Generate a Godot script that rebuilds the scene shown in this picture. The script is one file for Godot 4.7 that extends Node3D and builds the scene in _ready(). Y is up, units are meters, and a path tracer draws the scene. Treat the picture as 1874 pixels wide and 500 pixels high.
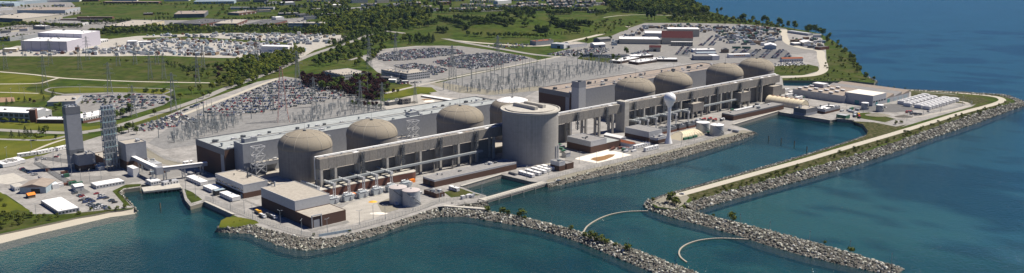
extends Node3D

# ---------------------------------------------------------------- camera model (1874 x 500 photograph)
const F := 1800.0
const CX := 937.0
const CY := 250.0
const CAM_H := 221.0
const PITCH := 0.2170802          # 12.44 degrees down
const PHI := 0.8354891            # heading of the long axis of the station
const WATER := -3.0
var U := Vector3(sin(PHI), 0, -cos(PHI))
var V := Vector3(cos(PHI), 0, sin(PHI))
var ORG := Vector3(-176.2, 0, -816.05)
var PYAW := PI / 2 - PHI
var used := {}
var M := {}
var rng := RandomNumberGenerator.new()
var noise := FastNoiseLite.new()
var hill_c: Vector3
var hill_c2: Vector3

func _ready():
	rng.seed = 7
	noise.seed = 3
	noise.frequency = 0.01
	# camera
	var cam := Camera3D.new()
	cam.name = "camera"
	cam.fov = rad_to_deg(2.0 * atan(250.0 / F))
	cam.position = Vector3(0, CAM_H, 0)
	cam.rotation = Vector3(-PITCH, 0, 0)
	cam.near = 1.0
	cam.far = 40000.0
	add_child(cam)
	cam.current = true
	# sky, exposure, haze
	var env := Environment.new()
	env.background_mode = Environment.BG_SKY
	var sk := ProceduralSkyMaterial.new()
	sk.sky_top_color = Color(0.07, 0.23, 0.58)
	sk.sky_horizon_color = Color(0.36, 0.62, 0.93)
	sk.sky_curve = 0.22
	sk.ground_bottom_color = Color(0.2, 0.25, 0.27)
	sk.ground_horizon_color = Color(0.36, 0.62, 0.93)
	sk.sky_energy_multiplier = 0.64
	var sky := Sky.new()
	sky.sky_material = sk
	env.sky = sky
	env.tonemap_mode = Environment.TONE_MAPPER_LINEAR
	env.tonemap_exposure = 1.5
	env.sdfgi_enabled = true
	env.ssao_enabled = true
	env.ssil_enabled = true
	env.fog_enabled = true
	env.fog_density = 0.000016
	env.fog_light_color = Color(0.62, 0.75, 0.88)
	env.volumetric_fog_enabled = true
	env.volumetric_fog_density = 0.0
	var we := WorldEnvironment.new()
	we.name = "world_environment"
	we.environment = env
	add_child(we)
	# sun: high, from the far end of the station, a little behind the scene
	var sun := DirectionalLight3D.new()
	sun.name = "sun"
	sun.light_energy = 1.6
	sun.light_color = Color(1.0, 0.965, 0.915)
	sun.light_angular_distance = 0.5
	sun.shadow_enabled = true
	var el := deg_to_rad(57.0)
	var az := deg_to_rad(110.0)
	var to_sun := Vector3(sin(az) * cos(el), sin(el), cos(az) * cos(el))
	sun.look_at_from_position(Vector3.ZERO, -to_sun, Vector3.UP)
	add_child(sun)
	make_materials()
	hill_c = G(965, 50)
	hill_c2 = G(860, 60)
	print("materials")
	ground()
	print("ground")
	zones()
	print("zones")
	breakwaters()
	print("breakwaters")
	plant()
	print("plant")
	plant_front()
	print("front")
	left_yard()
	right_yard()
	print("yards")
	mid_buildings()
	far_buildings()
	print("buildings")
	electric()
	print("electric")
	yard_stock()
	parking()
	print("cars")
	vegetation()
	print("trees")
	small_things()
	print("done")

# ---------------------------------------------------------------- positions
func G(x: float, y: float, h := 0.0) -> Vector3:
	var dx := (x - CX) / F
	var dy := -(y - CY) / F
	var Y := dy * cos(PITCH) - sin(PITCH)
	var Z := -cos(PITCH) - dy * sin(PITCH)
	var t := (h - CAM_H) / Y
	return Vector3(dx * t, h, Z * t)

func hill_h(p: Vector3) -> float:
	var a := Vector2((p.x - hill_c.x) / 175.0, (p.z - hill_c.z) / 145.0)
	var b := Vector2((p.x - hill_c2.x) / 120.0, (p.z - hill_c2.z) / 100.0)
	return 30.0 * maxf(0.0, exp(-a.length_squared() * 1.5) - 0.10) + 12.0 * maxf(0.0, exp(-b.length_squared() * 1.6) - 0.12)

func GT(x: float, y: float) -> Vector3:
	var h := 0.0
	var p := G(x, y)
	for i in 6:
		h = lerp(h, land_h(p), 0.8)
		p = G(x, y, h)
	p.y = land_h(p)
	return p

func land_h(p: Vector3) -> float:
	var h := hill_h(p)
	return h if h > 0.25 else 0.0

func P(s: float, t: float, h := 0.0) -> Vector3:
	return ORG + U * s + V * t + Vector3(0, h, 0)

func proj_y(p: Vector3) -> float:
	var Y := p.y - CAM_H
	var yc := Y * cos(PITCH) - p.z * sin(PITCH)
	var zc := Y * sin(PITCH) + p.z * cos(PITCH)
	return CY - F * yc / -zc

func HG(x: float, y: float, yt: float) -> float:
	var g := G(x, y)
	var lo := 0.0
	var hi := 150.0
	for i in 40:
		var m := (lo + hi) / 2
		if proj_y(g + Vector3(0, m, 0)) > yt: lo = m
		else: hi = m
	return lo

# ---------------------------------------------------------------- mesh builder
class MB:
	var v := PackedVector3Array()
	var n := PackedVector3Array()
	var c := PackedColorArray()
	var col := Color.WHITE
	var use_col := false
	func tri(a: Vector3, b: Vector3, d: Vector3, o: Vector3):
		var k := (d - a).cross(b - a)
		if k.length_squared() < 1e-14: return
		k = k.normalized()
		if k.dot(o) < 0:
			k = -k
			v.append(a); v.append(d); v.append(b)
		else:
			v.append(a); v.append(b); v.append(d)
		for i in 3: n.append(k)
		if use_col:
			for i in 3: c.append(col)
	func trin(a: Vector3, b: Vector3, d: Vector3, na: Vector3, nb: Vector3, nd: Vector3):
		var k := (d - a).cross(b - a)
		if k.length_squared() < 1e-14: return
		if k.dot(na + nb + nd) < 0:
			v.append(a); v.append(d); v.append(b)
			n.append(na); n.append(nd); n.append(nb)
		else:
			v.append(a); v.append(b); v.append(d)
			n.append(na); n.append(nb); n.append(nd)
		if use_col:
			for i in 3: c.append(col)
	func quad(a: Vector3, b: Vector3, d: Vector3, e: Vector3, o: Vector3):
		tri(a, b, d, o)
		tri(a, d, e, o)
	func box(p: Vector3, s: Vector3, bs := Basis.IDENTITY):
		var x := bs.x * s.x / 2
		var y := bs.y * s.y / 2
		var z := bs.z * s.z / 2
		for q in [[x, y, z], [y, z, x], [z, x, y]]:
			for g in [-1.0, 1.0]:
				var o: Vector3 = q[0] * g
				quad(p + o + q[1] + q[2], p + o - q[1] + q[2], p + o - q[1] - q[2], p + o + q[1] - q[2], o)
	func bx(x0: float, x1: float, y0: float, y1: float, z0: float, z1: float):
		box(Vector3(x0 + x1, y0 + y1, z0 + z1) / 2, Vector3(x1 - x0, y1 - y0, z1 - z0))
	func bar(a: Vector3, b: Vector3, w: float, w2 := -1.0):
		if w2 < 0: w2 = w
		var d := (b - a).normalized()
		var s := d.cross(Vector3.UP)
		if s.length() < 0.01: s = Vector3.RIGHT
		s = s.normalized()
		var t := s.cross(d).normalized()
		var A := [a + (s + t) * w / 2, a + (s - t) * w / 2, a - (s + t) * w / 2, a - (s - t) * w / 2]
		var B := [b + (s + t) * w2 / 2, b + (s - t) * w2 / 2, b - (s + t) * w2 / 2, b - (s - t) * w2 / 2]
		for i in 4:
			var j := (i + 1) % 4
			quad(A[i], A[j], B[j], B[i], (A[i] + A[j]) / 2 - a)
		quad(B[0], B[1], B[2], B[3], d)
	func tube(a: Vector3, b: Vector3, r0: float, r1: float, seg := 12, cap := true):
		var d := (b - a).normalized()
		var s := d.cross(Vector3.UP)
		if s.length() < 0.01: s = Vector3.RIGHT
		s = s.normalized()
		var t := s.cross(d).normalized()
		for i in seg:
			var p := TAU * i / seg
			var q := TAU * (i + 1) / seg
			var e := s * cos(p) + t * sin(p)
			var f := s * cos(q) + t * sin(q)
			trin(a + e * r0, a + f * r0, b + f * r1, e, f, f)
			trin(a + e * r0, b + f * r1, b + e * r1, e, f, e)
			if cap:
				tri(b, b + e * r1, b + f * r1, d)
				tri(a, a + e * r0, a + f * r0, -d)
	func lathe(pr: Array, seg := 32, at := Vector3.ZERO):
		# pr: Vector2(r, y) from bottom to top
		var ns := []
		for i in pr.size():
			var d: Vector2 = pr[min(i + 1, pr.size() - 1)] - pr[max(i - 1, 0)]
			ns.append(Vector2(d.y, -d.x).normalized())
		for i in pr.size() - 1:
			var A: Vector2 = pr[i]
			var B: Vector2 = pr[i + 1]
			var na: Vector2 = ns[i]
			var nb: Vector2 = ns[i + 1]
			var fl := Vector2(B.y - A.y, A.x - B.x).normalized()
			if na.dot(fl) < 0.8: na = fl
			if nb.dot(fl) < 0.8: nb = fl
			for k in seg:
				var p := TAU * k / seg
				var q := TAU * (k + 1) / seg
				var e := Vector3(cos(p), 0, sin(p))
				var f := Vector3(cos(q), 0, sin(q))
				var a0 := at + e * A.x + Vector3(0, A.y, 0)
				var a1 := at + f * A.x + Vector3(0, A.y, 0)
				var b0 := at + e * B.x + Vector3(0, B.y, 0)
				var b1 := at + f * B.x + Vector3(0, B.y, 0)
				var nae := e * na.x + Vector3(0, na.y, 0)
				var naf := f * na.x + Vector3(0, na.y, 0)
				var nbe := e * nb.x + Vector3(0, nb.y, 0)
				var nbf := f * nb.x + Vector3(0, nb.y, 0)
				trin(a0, a1, b1, nae, naf, nbf)
				trin(a0, b1, b0, nae, nbf, nbe)
	func prism(poly: PackedVector2Array, y0: float, y1: float):
		var ids := Geometry2D.triangulate_polygon(poly)
		for i in range(0, ids.size(), 3):
			var a := poly[ids[i]]
			var b := poly[ids[i + 1]]
			var d := poly[ids[i + 2]]
			tri(Vector3(a.x, y1, a.y), Vector3(b.x, y1, b.y), Vector3(d.x, y1, d.y), Vector3.UP)
		if y1 - y0 < 0.001: return
		var cw := Geometry2D.is_polygon_clockwise(poly)
		for i in poly.size():
			var a := poly[i]
			var b := poly[(i + 1) % poly.size()]
			var d := b - a
			var o := Vector3(d.y, 0, -d.x)
			if cw: o = -o
			quad(Vector3(a.x, y0, a.y), Vector3(b.x, y0, b.y), Vector3(b.x, y1, b.y), Vector3(a.x, y1, a.y), o)
	func mesh() -> ArrayMesh:
		var m := ArrayMesh.new()
		add_to(m)
		return m
	func add_to(m: ArrayMesh):
		var ar := []
		ar.resize(Mesh.ARRAY_MAX)
		ar[Mesh.ARRAY_VERTEX] = v
		ar[Mesh.ARRAY_NORMAL] = n
		if use_col: ar[Mesh.ARRAY_COLOR] = c
		m.add_surface_from_arrays(Mesh.PRIMITIVE_TRIANGLES, ar)

# ---------------------------------------------------------------- scene helpers
func nm(base: String) -> String:
	if not used.has(base):
		used[base] = 0
		return base
	used[base] += 1
	return "%s_%03d" % [base, used[base]]

func tag(o: Node, label: String, cat: String, group := "", kind := ""):
	if label != "": o.set_meta("label", label)
	if cat != "": o.set_meta("category", cat)
	if group != "": o.set_meta("group", group)
	if kind != "": o.set_meta("kind", kind)

func thing(called: String, label: String, cat: String, at := Vector3.ZERO, yaw := 0.0, group := "") -> Node3D:
	var o := Node3D.new()
	o.name = nm(called)
	add_child(o)
	o.position = at
	o.rotation.y = yaw
	tag(o, label, cat, group)
	return o

func obj(parent: Node, called: String, mesh: Mesh, mat: Material, at := Vector3.ZERO) -> MeshInstance3D:
	var o := MeshInstance3D.new()
	o.name = called if parent != self else nm(called)
	o.mesh = mesh
	if mat: o.material_override = mat
	o.position = at
	parent.add_child(o, true)
	return o

func part(parent: Node, called: String, b: MB, mat: Material) -> MeshInstance3D:
	return obj(parent, called, b.mesh(), mat)

func struct(called: String, b: MB, mat: Material, label := "") -> MeshInstance3D:
	var o := obj(self, called, b.mesh(), mat)
	o.set_meta("kind", "structure")
	if label != "": o.set_meta("label", label)
	return o

func boxmesh(w: float, h: float, d: float) -> Mesh:
	var key := "b%.2f_%.2f_%.2f" % [w, h, d]
	if not M.has(key):
		var b := MB.new()
		b.box(Vector3.ZERO, Vector3(w, h, d))
		M[key] = b.mesh()
	return M[key]

func pxpoly(pts: Array, h := 0.0) -> PackedVector2Array:
	var r := PackedVector2Array()
	for p in pts:
		var g := G(p[0], p[1], h)
		r.append(Vector2(g.x, g.z))
	return r

# ---------------------------------------------------------------- materials
func noise_tex(sz: int, lo: float, hi: float, freq: float, seed_: int, freq2 := 0.0, sx := 1.0, power := 1.0) -> ImageTexture:
	var fn := FastNoiseLite.new()
	fn.seed = seed_
	fn.frequency = freq
	fn.fractal_octaves = 4
	var a := fn.get_seamless_image(sz, sz)
	if sx != 1.0:
		a.resize(sz, int(sz / sx), Image.INTERPOLATE_LANCZOS)
		var b := Image.create(sz, sz, false, a.get_format())
		b.copy_from(a)
		b.resize(sz, sz, Image.INTERPOLATE_BILINEAR)
		a = b
	a.convert(Image.FORMAT_L8)
	var d := a.get_data()
	var e := PackedByteArray()
	if freq2 > 0.0:
		fn.frequency = freq2
		fn.seed = seed_ + 5
		var q := fn.get_seamless_image(sz, sz)
		q.convert(Image.FORMAT_L8)
		e = q.get_data()
	var out := PackedByteArray()
	out.resize(sz * sz)
	for i in sz * sz:
		var x := d[i] / 255.0
		if freq2 > 0.0: x = x * 0.55 + e[i] / 255.0 * 0.45
		x = pow(clampf((x - 0.2) / 0.6, 0, 1), power)
		var l := lerpf(lo, hi, x)
		out[i] = clampi(int(255.0 * pow(l, 1.0 / 2.2)), 0, 255)
	return ImageTexture.create_from_image(Image.create_from_data(sz, sz, false, Image.FORMAT_L8, out))

func weather_tex() -> ImageTexture:
	# rain streaks and pour lifts of weathered concrete
	var fn := FastNoiseLite.new()
	fn.seed = 88
	fn.frequency = 0.05
	fn.fractal_octaves = 4
	var n2 := FastNoiseLite.new()
	n2.seed = 4
	n2.frequency = 0.02
	var sz := 512
	var out := PackedByteArray()
	out.resize(sz * sz)
	var col := PackedFloat32Array()
	for x in sz: col.append(fn.get_noise_1d(x * 2.0))
	for y in sz:
		var lift := 0.06 if y % 26 < 2 else 0.0
		var lt := 0.05 * sin(floor(y / 26.0) * 12.9898)
		for x in sz:
			var v := 0.86 + 0.30 * minf(0.0, col[x] + 0.25 * n2.get_noise_2d(x * 3.0, y * 0.6)) + 0.10 * n2.get_noise_2d(x, y) + 0.05 * fn.get_noise_2d(x * 3.0, y * 3.0) - lift + lt
			out[y * sz + x] = clampi(int(255.0 * pow(clampf(v, 0.2, 1.0), 1.0 / 2.2)), 0, 255)
	return ImageTexture.create_from_image(Image.create_from_data(sz, sz, false, Image.FORMAT_L8, out))

func two_tone(sz: int, a: Color, b: Color, cc: Color, f1: float, f2: float, seed_: int) -> ImageTexture:
	var fn := FastNoiseLite.new()
	fn.seed = seed_
	fn.frequency = f1
	var i1 := fn.get_seamless_image(sz, sz)
	i1.convert(Image.FORMAT_L8)
	fn.seed = seed_ + 9
	fn.frequency = f2
	var i2 := fn.get_seamless_image(sz, sz)
	i2.convert(Image.FORMAT_L8)
	var d1 := i1.get_data()
	var d2 := i2.get_data()
	var out := PackedByteArray()
	out.resize(sz * sz * 3)
	for i in sz * sz:
		var x := smoothstep(0.3, 0.7, d1[i] / 255.0)
		var y := smoothstep(0.35, 0.85, d2[i] / 255.0)
		var k := a.lerp(b, x).lerp(cc, y * 0.6).linear_to_srgb()
		out[i * 3] = k.r8
		out[i * 3 + 1] = k.g8
		out[i * 3 + 2] = k.b8
	return ImageTexture.create_from_image(Image.create_from_data(sz, sz, false, Image.FORMAT_RGB8, out))

func mat(key: String, col: Color, rough := 0.9, tex: Texture2D = null, size := 20.0, metal := 0.0) -> StandardMaterial3D:
	var m := StandardMaterial3D.new()
	m.albedo_color = col.linear_to_srgb()
	m.roughness = rough
	m.metallic = metal
	if rough >= 0.8: m.metallic_specular = 0.15
	if tex:
		m.albedo_texture = tex
		m.uv1_triplanar = true
		m.uv1_world_triplanar = true
		m.uv1_scale = Vector3.ONE / size
	M[key] = m
	return m

func make_materials():
	var grain := noise_tex(512, 0.70, 1.0, 0.05, 11, 0.2)
	var blotch := noise_tex(512, 0.74, 1.0, 0.012, 21, 0.09)
	var fade := noise_tex(512, 0.82, 1.0, 0.045, 35, 0.0, 10.0)
	var streak := noise_tex(512, 0.55, 1.0, 0.045, 31, 0.0, 14.0)
	var fine := noise_tex(512, 0.80, 1.0, 0.16, 41)
	M.grain = grain
	M.blotch = blotch
	mat("concrete", Color(0.305, 0.29, 0.265), 0.92, streak, 34)
	mat("concrete_dome", Color(0.275, 0.245, 0.195), 0.95, noise_tex(512, 0.84, 1.0, 0.03, 17, 0.14), 34)
	mat("concrete_vac", Color(0.355, 0.345, 0.325), 0.95, weather_tex(), 64)
	mat("concrete_wall", Color(0.27, 0.255, 0.235), 0.95, M.concrete_vac.albedo_texture, 50)
	mat("concrete_pale", Color(0.47, 0.45, 0.40), 0.92, blotch, 30)
	mat("concrete_rib", Color(0.42, 0.385, 0.32), 0.92, fine, 20)
	mat("clad_grey", Color(0.25, 0.265, 0.295), 0.6, fade, 60)
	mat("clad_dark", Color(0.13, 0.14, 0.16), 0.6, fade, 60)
	mat("clad_light", Color(0.40, 0.415, 0.435), 0.6, fade, 50)
	mat("clad_white", Color(0.68, 0.68, 0.67), 0.6, fine, 30)
	mat("clad_lilac", Color(0.50, 0.48, 0.54), 0.6, fine, 30)
	mat("clad_blue", Color(0.33, 0.41, 0.46), 0.6, fade, 50)
	mat("clad_cream", Color(0.55, 0.48, 0.33), 0.7, fine, 30)
	mat("clad_beige", Color(0.45, 0.42, 0.34), 0.7, fade, 40)
	mat("brick", Color(0.115, 0.072, 0.056), 0.9, fine, 14)
	mat("brick_red", Color(0.165, 0.085, 0.066), 0.9, fine, 14)
	mat("roof_pale", Color(0.36, 0.385, 0.38), 0.85, blotch, 60)
	mat("roof_gravel", Color(0.40, 0.37, 0.32), 0.95, blotch, 26)
	mat("roof_grey", Color(0.27, 0.265, 0.26), 0.9, blotch, 30)
	mat("roof_dark", Color(0.12, 0.12, 0.125), 0.9, blotch, 30)
	mat("roof_brown", Color(0.31, 0.265, 0.225), 0.9, blotch, 40)
	mat("roof_white", Color(0.80, 0.80, 0.79), 0.7, fine, 30)
	mat("roof_maroon", Color(0.060, 0.020, 0.021), 0.8, fine, 20)
	mat("roof_rust", Color(0.27, 0.10, 0.055), 0.9, blotch, 8)
	mat("tent_cream", Color(0.72, 0.64, 0.46), 0.85, fine, 12)
	mat("steel", Color(0.40, 0.42, 0.44), 0.5, fine, 6, 0.2)
	mat("steel_pale", Color(0.62, 0.63, 0.63), 0.5, fine, 6, 0.1)
	mat("steel_dark", Color(0.12, 0.13, 0.14), 0.55, fine, 6, 0.2)
	mat("galv", Color(0.33, 0.36, 0.37), 0.55, fine, 5, 0.2)
	mat("pylon_grey", Color(0.22, 0.25, 0.25), 0.6, fine, 5)
	mat("pylon_red", Color(0.40, 0.16, 0.13), 0.6, fine, 5)
	mat("silver_tube", Color(0.36, 0.39, 0.43), 0.4, fine, 5, 0.3)
	mat("white_paint", Color(0.80, 0.81, 0.81), 0.4, fine, 12)
	mat("tank_grey", Color(0.44, 0.47, 0.49), 0.5, streak, 20, 0.1)
	mat("tank_top", Color(0.50, 0.455, 0.44), 0.8, blotch, 7)
	mat("transformer", Color(0.42, 0.46, 0.48), 0.5, fine, 5)
	mat("transformer_dark", Color(0.13, 0.15, 0.18), 0.5, fine, 5)
	mat("orange", Color(0.75, 0.22, 0.02), 0.6)
	mat("yellow", Color(0.72, 0.38, 0.03), 0.6)
	mat("green_box", Color(0.03, 0.12, 0.07), 0.6)
	mat("red_paint", Color(0.42, 0.03, 0.03), 0.5)
	mat("pale_teal", Color(0.25, 0.36, 0.38), 0.5)
	mat("teal_paint", Color(0.05, 0.24, 0.25), 0.5)
	mat("wood", Color(0.25, 0.19, 0.13), 0.9, fine, 5)
	mat("glass_dark", Color(0.03, 0.04, 0.05), 0.15)
	mat("black", Color(0.02, 0.02, 0.022), 0.7)
	mat("sign_print", Color(0.62, 0.30, 0.10), 0.8, blotch, 4)
	# ground
	var gr := two_tone(512, Color(0.0296, 0.0494, 0.0080), Color(0.0468, 0.0715, 0.0114), Color(0.0764, 0.0754, 0.0251), 0.02, 0.006, 51)
	var md := two_tone(512, Color(0.0320, 0.0455, 0.0091), Color(0.0492, 0.0662, 0.0125), Color(0.0812, 0.0727, 0.0319), 0.03, 0.008, 61)
	var lawn := two_tone(512, Color(0.0677, 0.0832, 0.0103), Color(0.0960, 0.1066, 0.0148), Color(0.1170, 0.1143, 0.0251), 0.015, 0.006, 71)
	mat("grass", Color.WHITE, 1.0, gr, 260)
	mat("meadow", Color.WHITE, 1.0, md, 210)
	mat("verge", Color.WHITE, 1.0, two_tone(512, Color(0.026, 0.034, 0.009), Color(0.050, 0.056, 0.016), Color(0.125, 0.105, 0.068), 0.03, 0.02, 81), 60)
	mat("lawn", Color.WHITE, 1.0, lawn, 300)
	mat("plant_yard", Color(0.335, 0.325, 0.308), 0.95, noise_tex(1024, 0.58, 1.0, 0.012, 121, 0.06), 240)
	mat("switch_gravel", Color(0.235, 0.235, 0.23), 0.95, noise_tex(1024, 0.66, 1.0, 0.02, 131, 0.09), 200)
	mat("asphalt_old", Color(0.235, 0.23, 0.22), 0.95, blotch, 80)
	mat("asphalt_dark", Color(0.15, 0.15, 0.15), 0.95, blotch, 60)
	mat("road", Color(0.30, 0.29, 0.27), 0.95, grain, 40)
	mat("gravel_pale", Color(0.40, 0.38, 0.34), 0.95, blotch, 70)
	mat("gravel_road", Color(0.48, 0.45, 0.375), 0.95, grain, 30)
	mat("sand", Color(0.46, 0.425, 0.35), 0.95, grain, 22)
	mat("sheet_white", Color(0.74, 0.70, 0.62), 0.9, fine, 16)
	mat("soil", Color(0.27, 0.16, 0.075), 0.95, blotch, 12)
	mat("soil_field", Color(0.30, 0.20, 0.14), 0.95, blotch, 40)
	mat("rubble_base", Color(0.14, 0.13, 0.115), 0.95, grain, 9)
	mat("scrub_gravel", Color(0.25, 0.235, 0.19), 0.95, blotch, 18)
	var rk := mat("rock", Color.WHITE, 0.95, fine, 3)
	rk.vertex_color_use_as_albedo = true
	var vc := mat("vcol", Color.WHITE, 0.55)
	vc.vertex_color_use_as_albedo = true
	var w := StandardMaterial3D.new()
	w.albedo_color = Color(Color(0.004, 0.038, 0.042).linear_to_srgb(), 0.56)
	w.transparency = BaseMaterial3D.TRANSPARENCY_ALPHA
	w.roughness = 0.12
	w.metallic_specular = 0.5
	var fw := FastNoiseLite.new()
	fw.seed = 5
	fw.frequency = 0.03
	fw.fractal_octaves = 5
	fw.fractal_gain = 0.6
	var wi := fw.get_seamless_image(512, 512)
	wi.convert(Image.FORMAT_RGBA8)
	wi.bump_map_to_normal_map(5.0)
	w.normal_enabled = true
	w.normal_texture = ImageTexture.create_from_image(wi)
	w.normal_scale = 1.0
	w.uv1_triplanar = true
	w.uv1_world_triplanar = true
	w.uv1_scale = Vector3.ONE / 70.0
	M.water = w

# ---------------------------------------------------------------- land, water
func ground():
	var shore := [[-700, 560], [-300, 486], [0, 428], [70, 413], [140, 398], [200, 387], [243, 382], [233, 369], [217, 354], [226, 347], [256, 343],
		[258, 338], [330, 338], [334, 352], [338, 366], [348, 378], [374, 370], [427, 394], [404, 405], [398, 418], [430, 417], [462, 411], [480, 417], [510, 425], [542, 432], [575, 437],
		[610, 435], [645, 427], [675, 420], [710, 411], [740, 401], [770, 390], [800, 379], [850, 374], [889, 369], [886, 357], [868, 352], [844, 342], [918, 320],
		[969, 332], [1002, 336], [1050, 323], [1130, 303], [1210, 284], [1260, 271], [1310, 258], [1350, 247], [1378, 241], [1366, 236], [1342, 229], [1425, 204],
		[1430, 206], [1520, 221], [1532, 217], [1564, 220], [1580, 228], [1589, 240], [1586, 249], [1560, 259], [1480, 284], [1400, 308], [1300, 336], [1250, 350], [1215, 360], [1190, 370],
		[1200, 380], [1236, 384], [1268, 368], [1330, 351], [1400, 332], [1480, 309], [1560, 286], [1640, 260.5], [1700, 237], [1800, 203.5], [1858, 188], [1857, 184], [1833, 175.5],
		[1764, 170.5], [1658, 165.5], [1600, 160], [1500, 158], [1434, 157], [1433, 147], [1480, 147.5], [1520, 149], [1560, 148], [1600, 152], [1603, 149], [1588, 142], [1578, 134],
		[1573, 122], [1565, 110], [1559, 98], [1542, 88], [1528, 76], [1515, 69], [1503, 62], [1480, 57], [1440, 50], [1400, 43], [1370, 38], [1330, 30], [1290, 18],
		[1268, 8], [1255, 0], [1240, -12], [1215, -40], [1190, -90], [-1800, -90], [-4500, 40]]
	var b := MB.new()
	var land := pxpoly(shore)
	b.prism(land, 0.0, 0.0)
	struct("ground", b, M.grass, "grassy flat land running down to the lake shore")
	b = MB.new()
	var cw := Geometry2D.is_polygon_clockwise(land)
	for i in land.size():
		var a := land[i]
		var c := land[(i + 1) % land.size()]
		var d := c - a
		var o := Vector3(d.y, 0, -d.x) * (-1.0 if cw else 1.0)
		b.quad(Vector3(a.x, -6, a.y), Vector3(c.x, -6, c.y), Vector3(c.x, 0, c.y), Vector3(a.x, 0, a.y), o)
	struct("shore_bank", b, M.scrub_gravel, "bare earth and stone bank at the edge of the land")
	# hill with shrubs beyond the car parks
	b = MB.new()
	var n := 70
	var c0 := (hill_c + hill_c2) / 2
	var sx := 900.0
	var sz := 1100.0
	var hp := func(i: int, j: int) -> Vector3:
		var p := c0 + Vector3((i / float(n) - 0.5) * sx, 0, (j / float(n) - 0.5) * sz)
		var h: float = hill_h(p)
		p.y = h + noise.get_noise_2d(p.x * 2.0, p.z * 2.0) * 1.2 * clampf(h / 6.0, 0, 1) - 0.25
		return p
	for i in n:
		for j in n:
			var q := [hp.call(i, j), hp.call(i + 1, j), hp.call(i + 1, j + 1), hp.call(i, j + 1)]
			if max(max(q[0].y, q[1].y), max(q[2].y, q[3].y)) < 0.02: continue
			b.quad(q[0], q[1], q[2], q[3], Vector3.UP)
	struct("hill", b, M.grass, "broad green grassy hill dotted with shrubs")
	# lake bed: sand with weed beds, seen through the water
	b = MB.new()
	b.use_col = true
	var step := 14.0
	var nx := 190
	var nz := 130
	var o := Vector3(-760, -7.0, -2080)
	var wf := FastNoiseLite.new()
	wf.seed = 12
	wf.frequency = 0.006
	wf.domain_warp_enabled = true
	wf.domain_warp_amplitude = 60.0
	wf.domain_warp_frequency = 0.008
	var cols := []
	var ps := []
	var shoal1 := G(90, 445, -7)
	var shoal2 := G(1440, 388, -7)
	for j in nz + 1:
		for i in nx + 1:
			var p := o + Vector3(i * step, 0, j * step)
			ps.append(p)
			var w := wf.get_noise_2d(p.x * 0.7, p.z * 1.0)
			var w2 := wf.get_noise_2d(p.x * 2.6 + 900.0, p.z * 3.2)
			var sandy := Color(0.13, 0.37, 0.31)
			var open := Color(0.065, 0.250, 0.310)
			var mud := Color(0.018, 0.125, 0.118)
			var weed := Color(0.005, 0.034, 0.056)
			var k := open
			var d1 := Vector2(p.x - shoal1.x, (p.z - shoal1.z) * 1.4).length() + w2 * 90.0
			var d2 := Vector2((p.x - shoal2.x) * 0.8, p.z - shoal2.z).length() + w2 * 80.0
			var ux: float = (p - ORG).dot(U)
			if p.z > -900.0 and ux < 260.0: k = mud
			k = k.lerp(sandy, 0.75 * smoothstep(170.0, 40.0, d1))
			k = k.lerp(sandy, 0.75 * smoothstep(165.0, 50.0, d2))
			k = k.lerp(sandy, clampf(w2 * 1.1 - 0.1, 0, 0.5))
			k = k.lerp(weed, 0.75 * smoothstep(0.10, 0.22, w))
			k = k.lerp(weed, 0.6 * smoothstep(0.30, 0.38, w2 - w * 0.3))
			cols.append(k)
	for j in nz:
		for i in nx:
			var a := j * (nx + 1) + i
			for t in [[a, a + 1, a + nx + 2], [a, a + nx + 2, a + nx + 1]]:
				for q in t:
					b.v.append(ps[q])
					b.n.append(Vector3.UP)
					b.c.append(cols[q])
	var bm: StandardMaterial3D = mat("bed", Color.WHITE, 1.0, M.grain, 60)
	bm.vertex_color_use_as_albedo = true
	struct("lake_bed", b, bm, "sandy lake bed with dark weed beds under shallow water")
	b = MB.new()
	b.quad(Vector3(-20000, -9, 2000), Vector3(20000, -9, 2000), Vector3(20000, -9, -30000), Vector3(-20000, -9, -30000), Vector3.UP)
	struct("deep_lake_bed", b, mat("deepbed", Color(0.065, 0.250, 0.310), 1.0, M.blotch, 900), "deep lake bed far from shore")
	b = MB.new()
	b.quad(Vector3(-20000, WATER, 2000), Vector3(20000, WATER, 2000), Vector3(20000, WATER, -30000), Vector3(-20000, WATER, -30000), Vector3.UP)
	struct("lake_water", b, M.water, "rippled teal and blue lake water")
	# sandy beach at the west shore
	b = MB.new()
	var top := [[-700, 552], [-300, 478], [0, 421], [70, 406], [140, 393], [200, 384], [244, 381], [248, 384]]
	var toe := [[-700, 585], [-300, 508], [0, 446], [70, 428], [140, 412], [200, 398], [244, 392], [251, 388]]
	for i in top.size() - 1:
		var m0 := G(toe[i][0], toe[i][1], WATER)
		var m1 := G(toe[i + 1][0], toe[i + 1][1], WATER)
		var t0 := G(top[i][0], top[i][1], 0.06)
		var t1 := G(top[i + 1][0], top[i + 1][1], 0.06)
		b.quad(t0, t1, m1, m0, Vector3.UP)
		b.quad(m0, m1, m1 + (m1 - t1) * 0.3 + Vector3(0, -4, 0), m0 + (m0 - t0) * 0.3 + Vector3(0, -4, 0), Vector3.UP)
	struct("beach", b, M.sand, "pale sandy beach along the west shore")

func zone(called: String, m: String, h: float, pts: Array, label: String):
	var b := MB.new()
	b.prism(pxpoly(pts), h, h)
	struct(called, b, M[m], label)

func strip_w(line: Array, w: float) -> Array:
	# world points of a ribbon of width w along a world polyline
	var L := []
	for i in line.size():
		var d: Vector3 = (line[min(i + 1, line.size() - 1)] - line[max(i - 1, 0)])
		d.y = 0
		var s := d.normalized().cross(Vector3.UP) * w / 2
		L.append([line[i] - s, line[i] + s])
	return L

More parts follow.
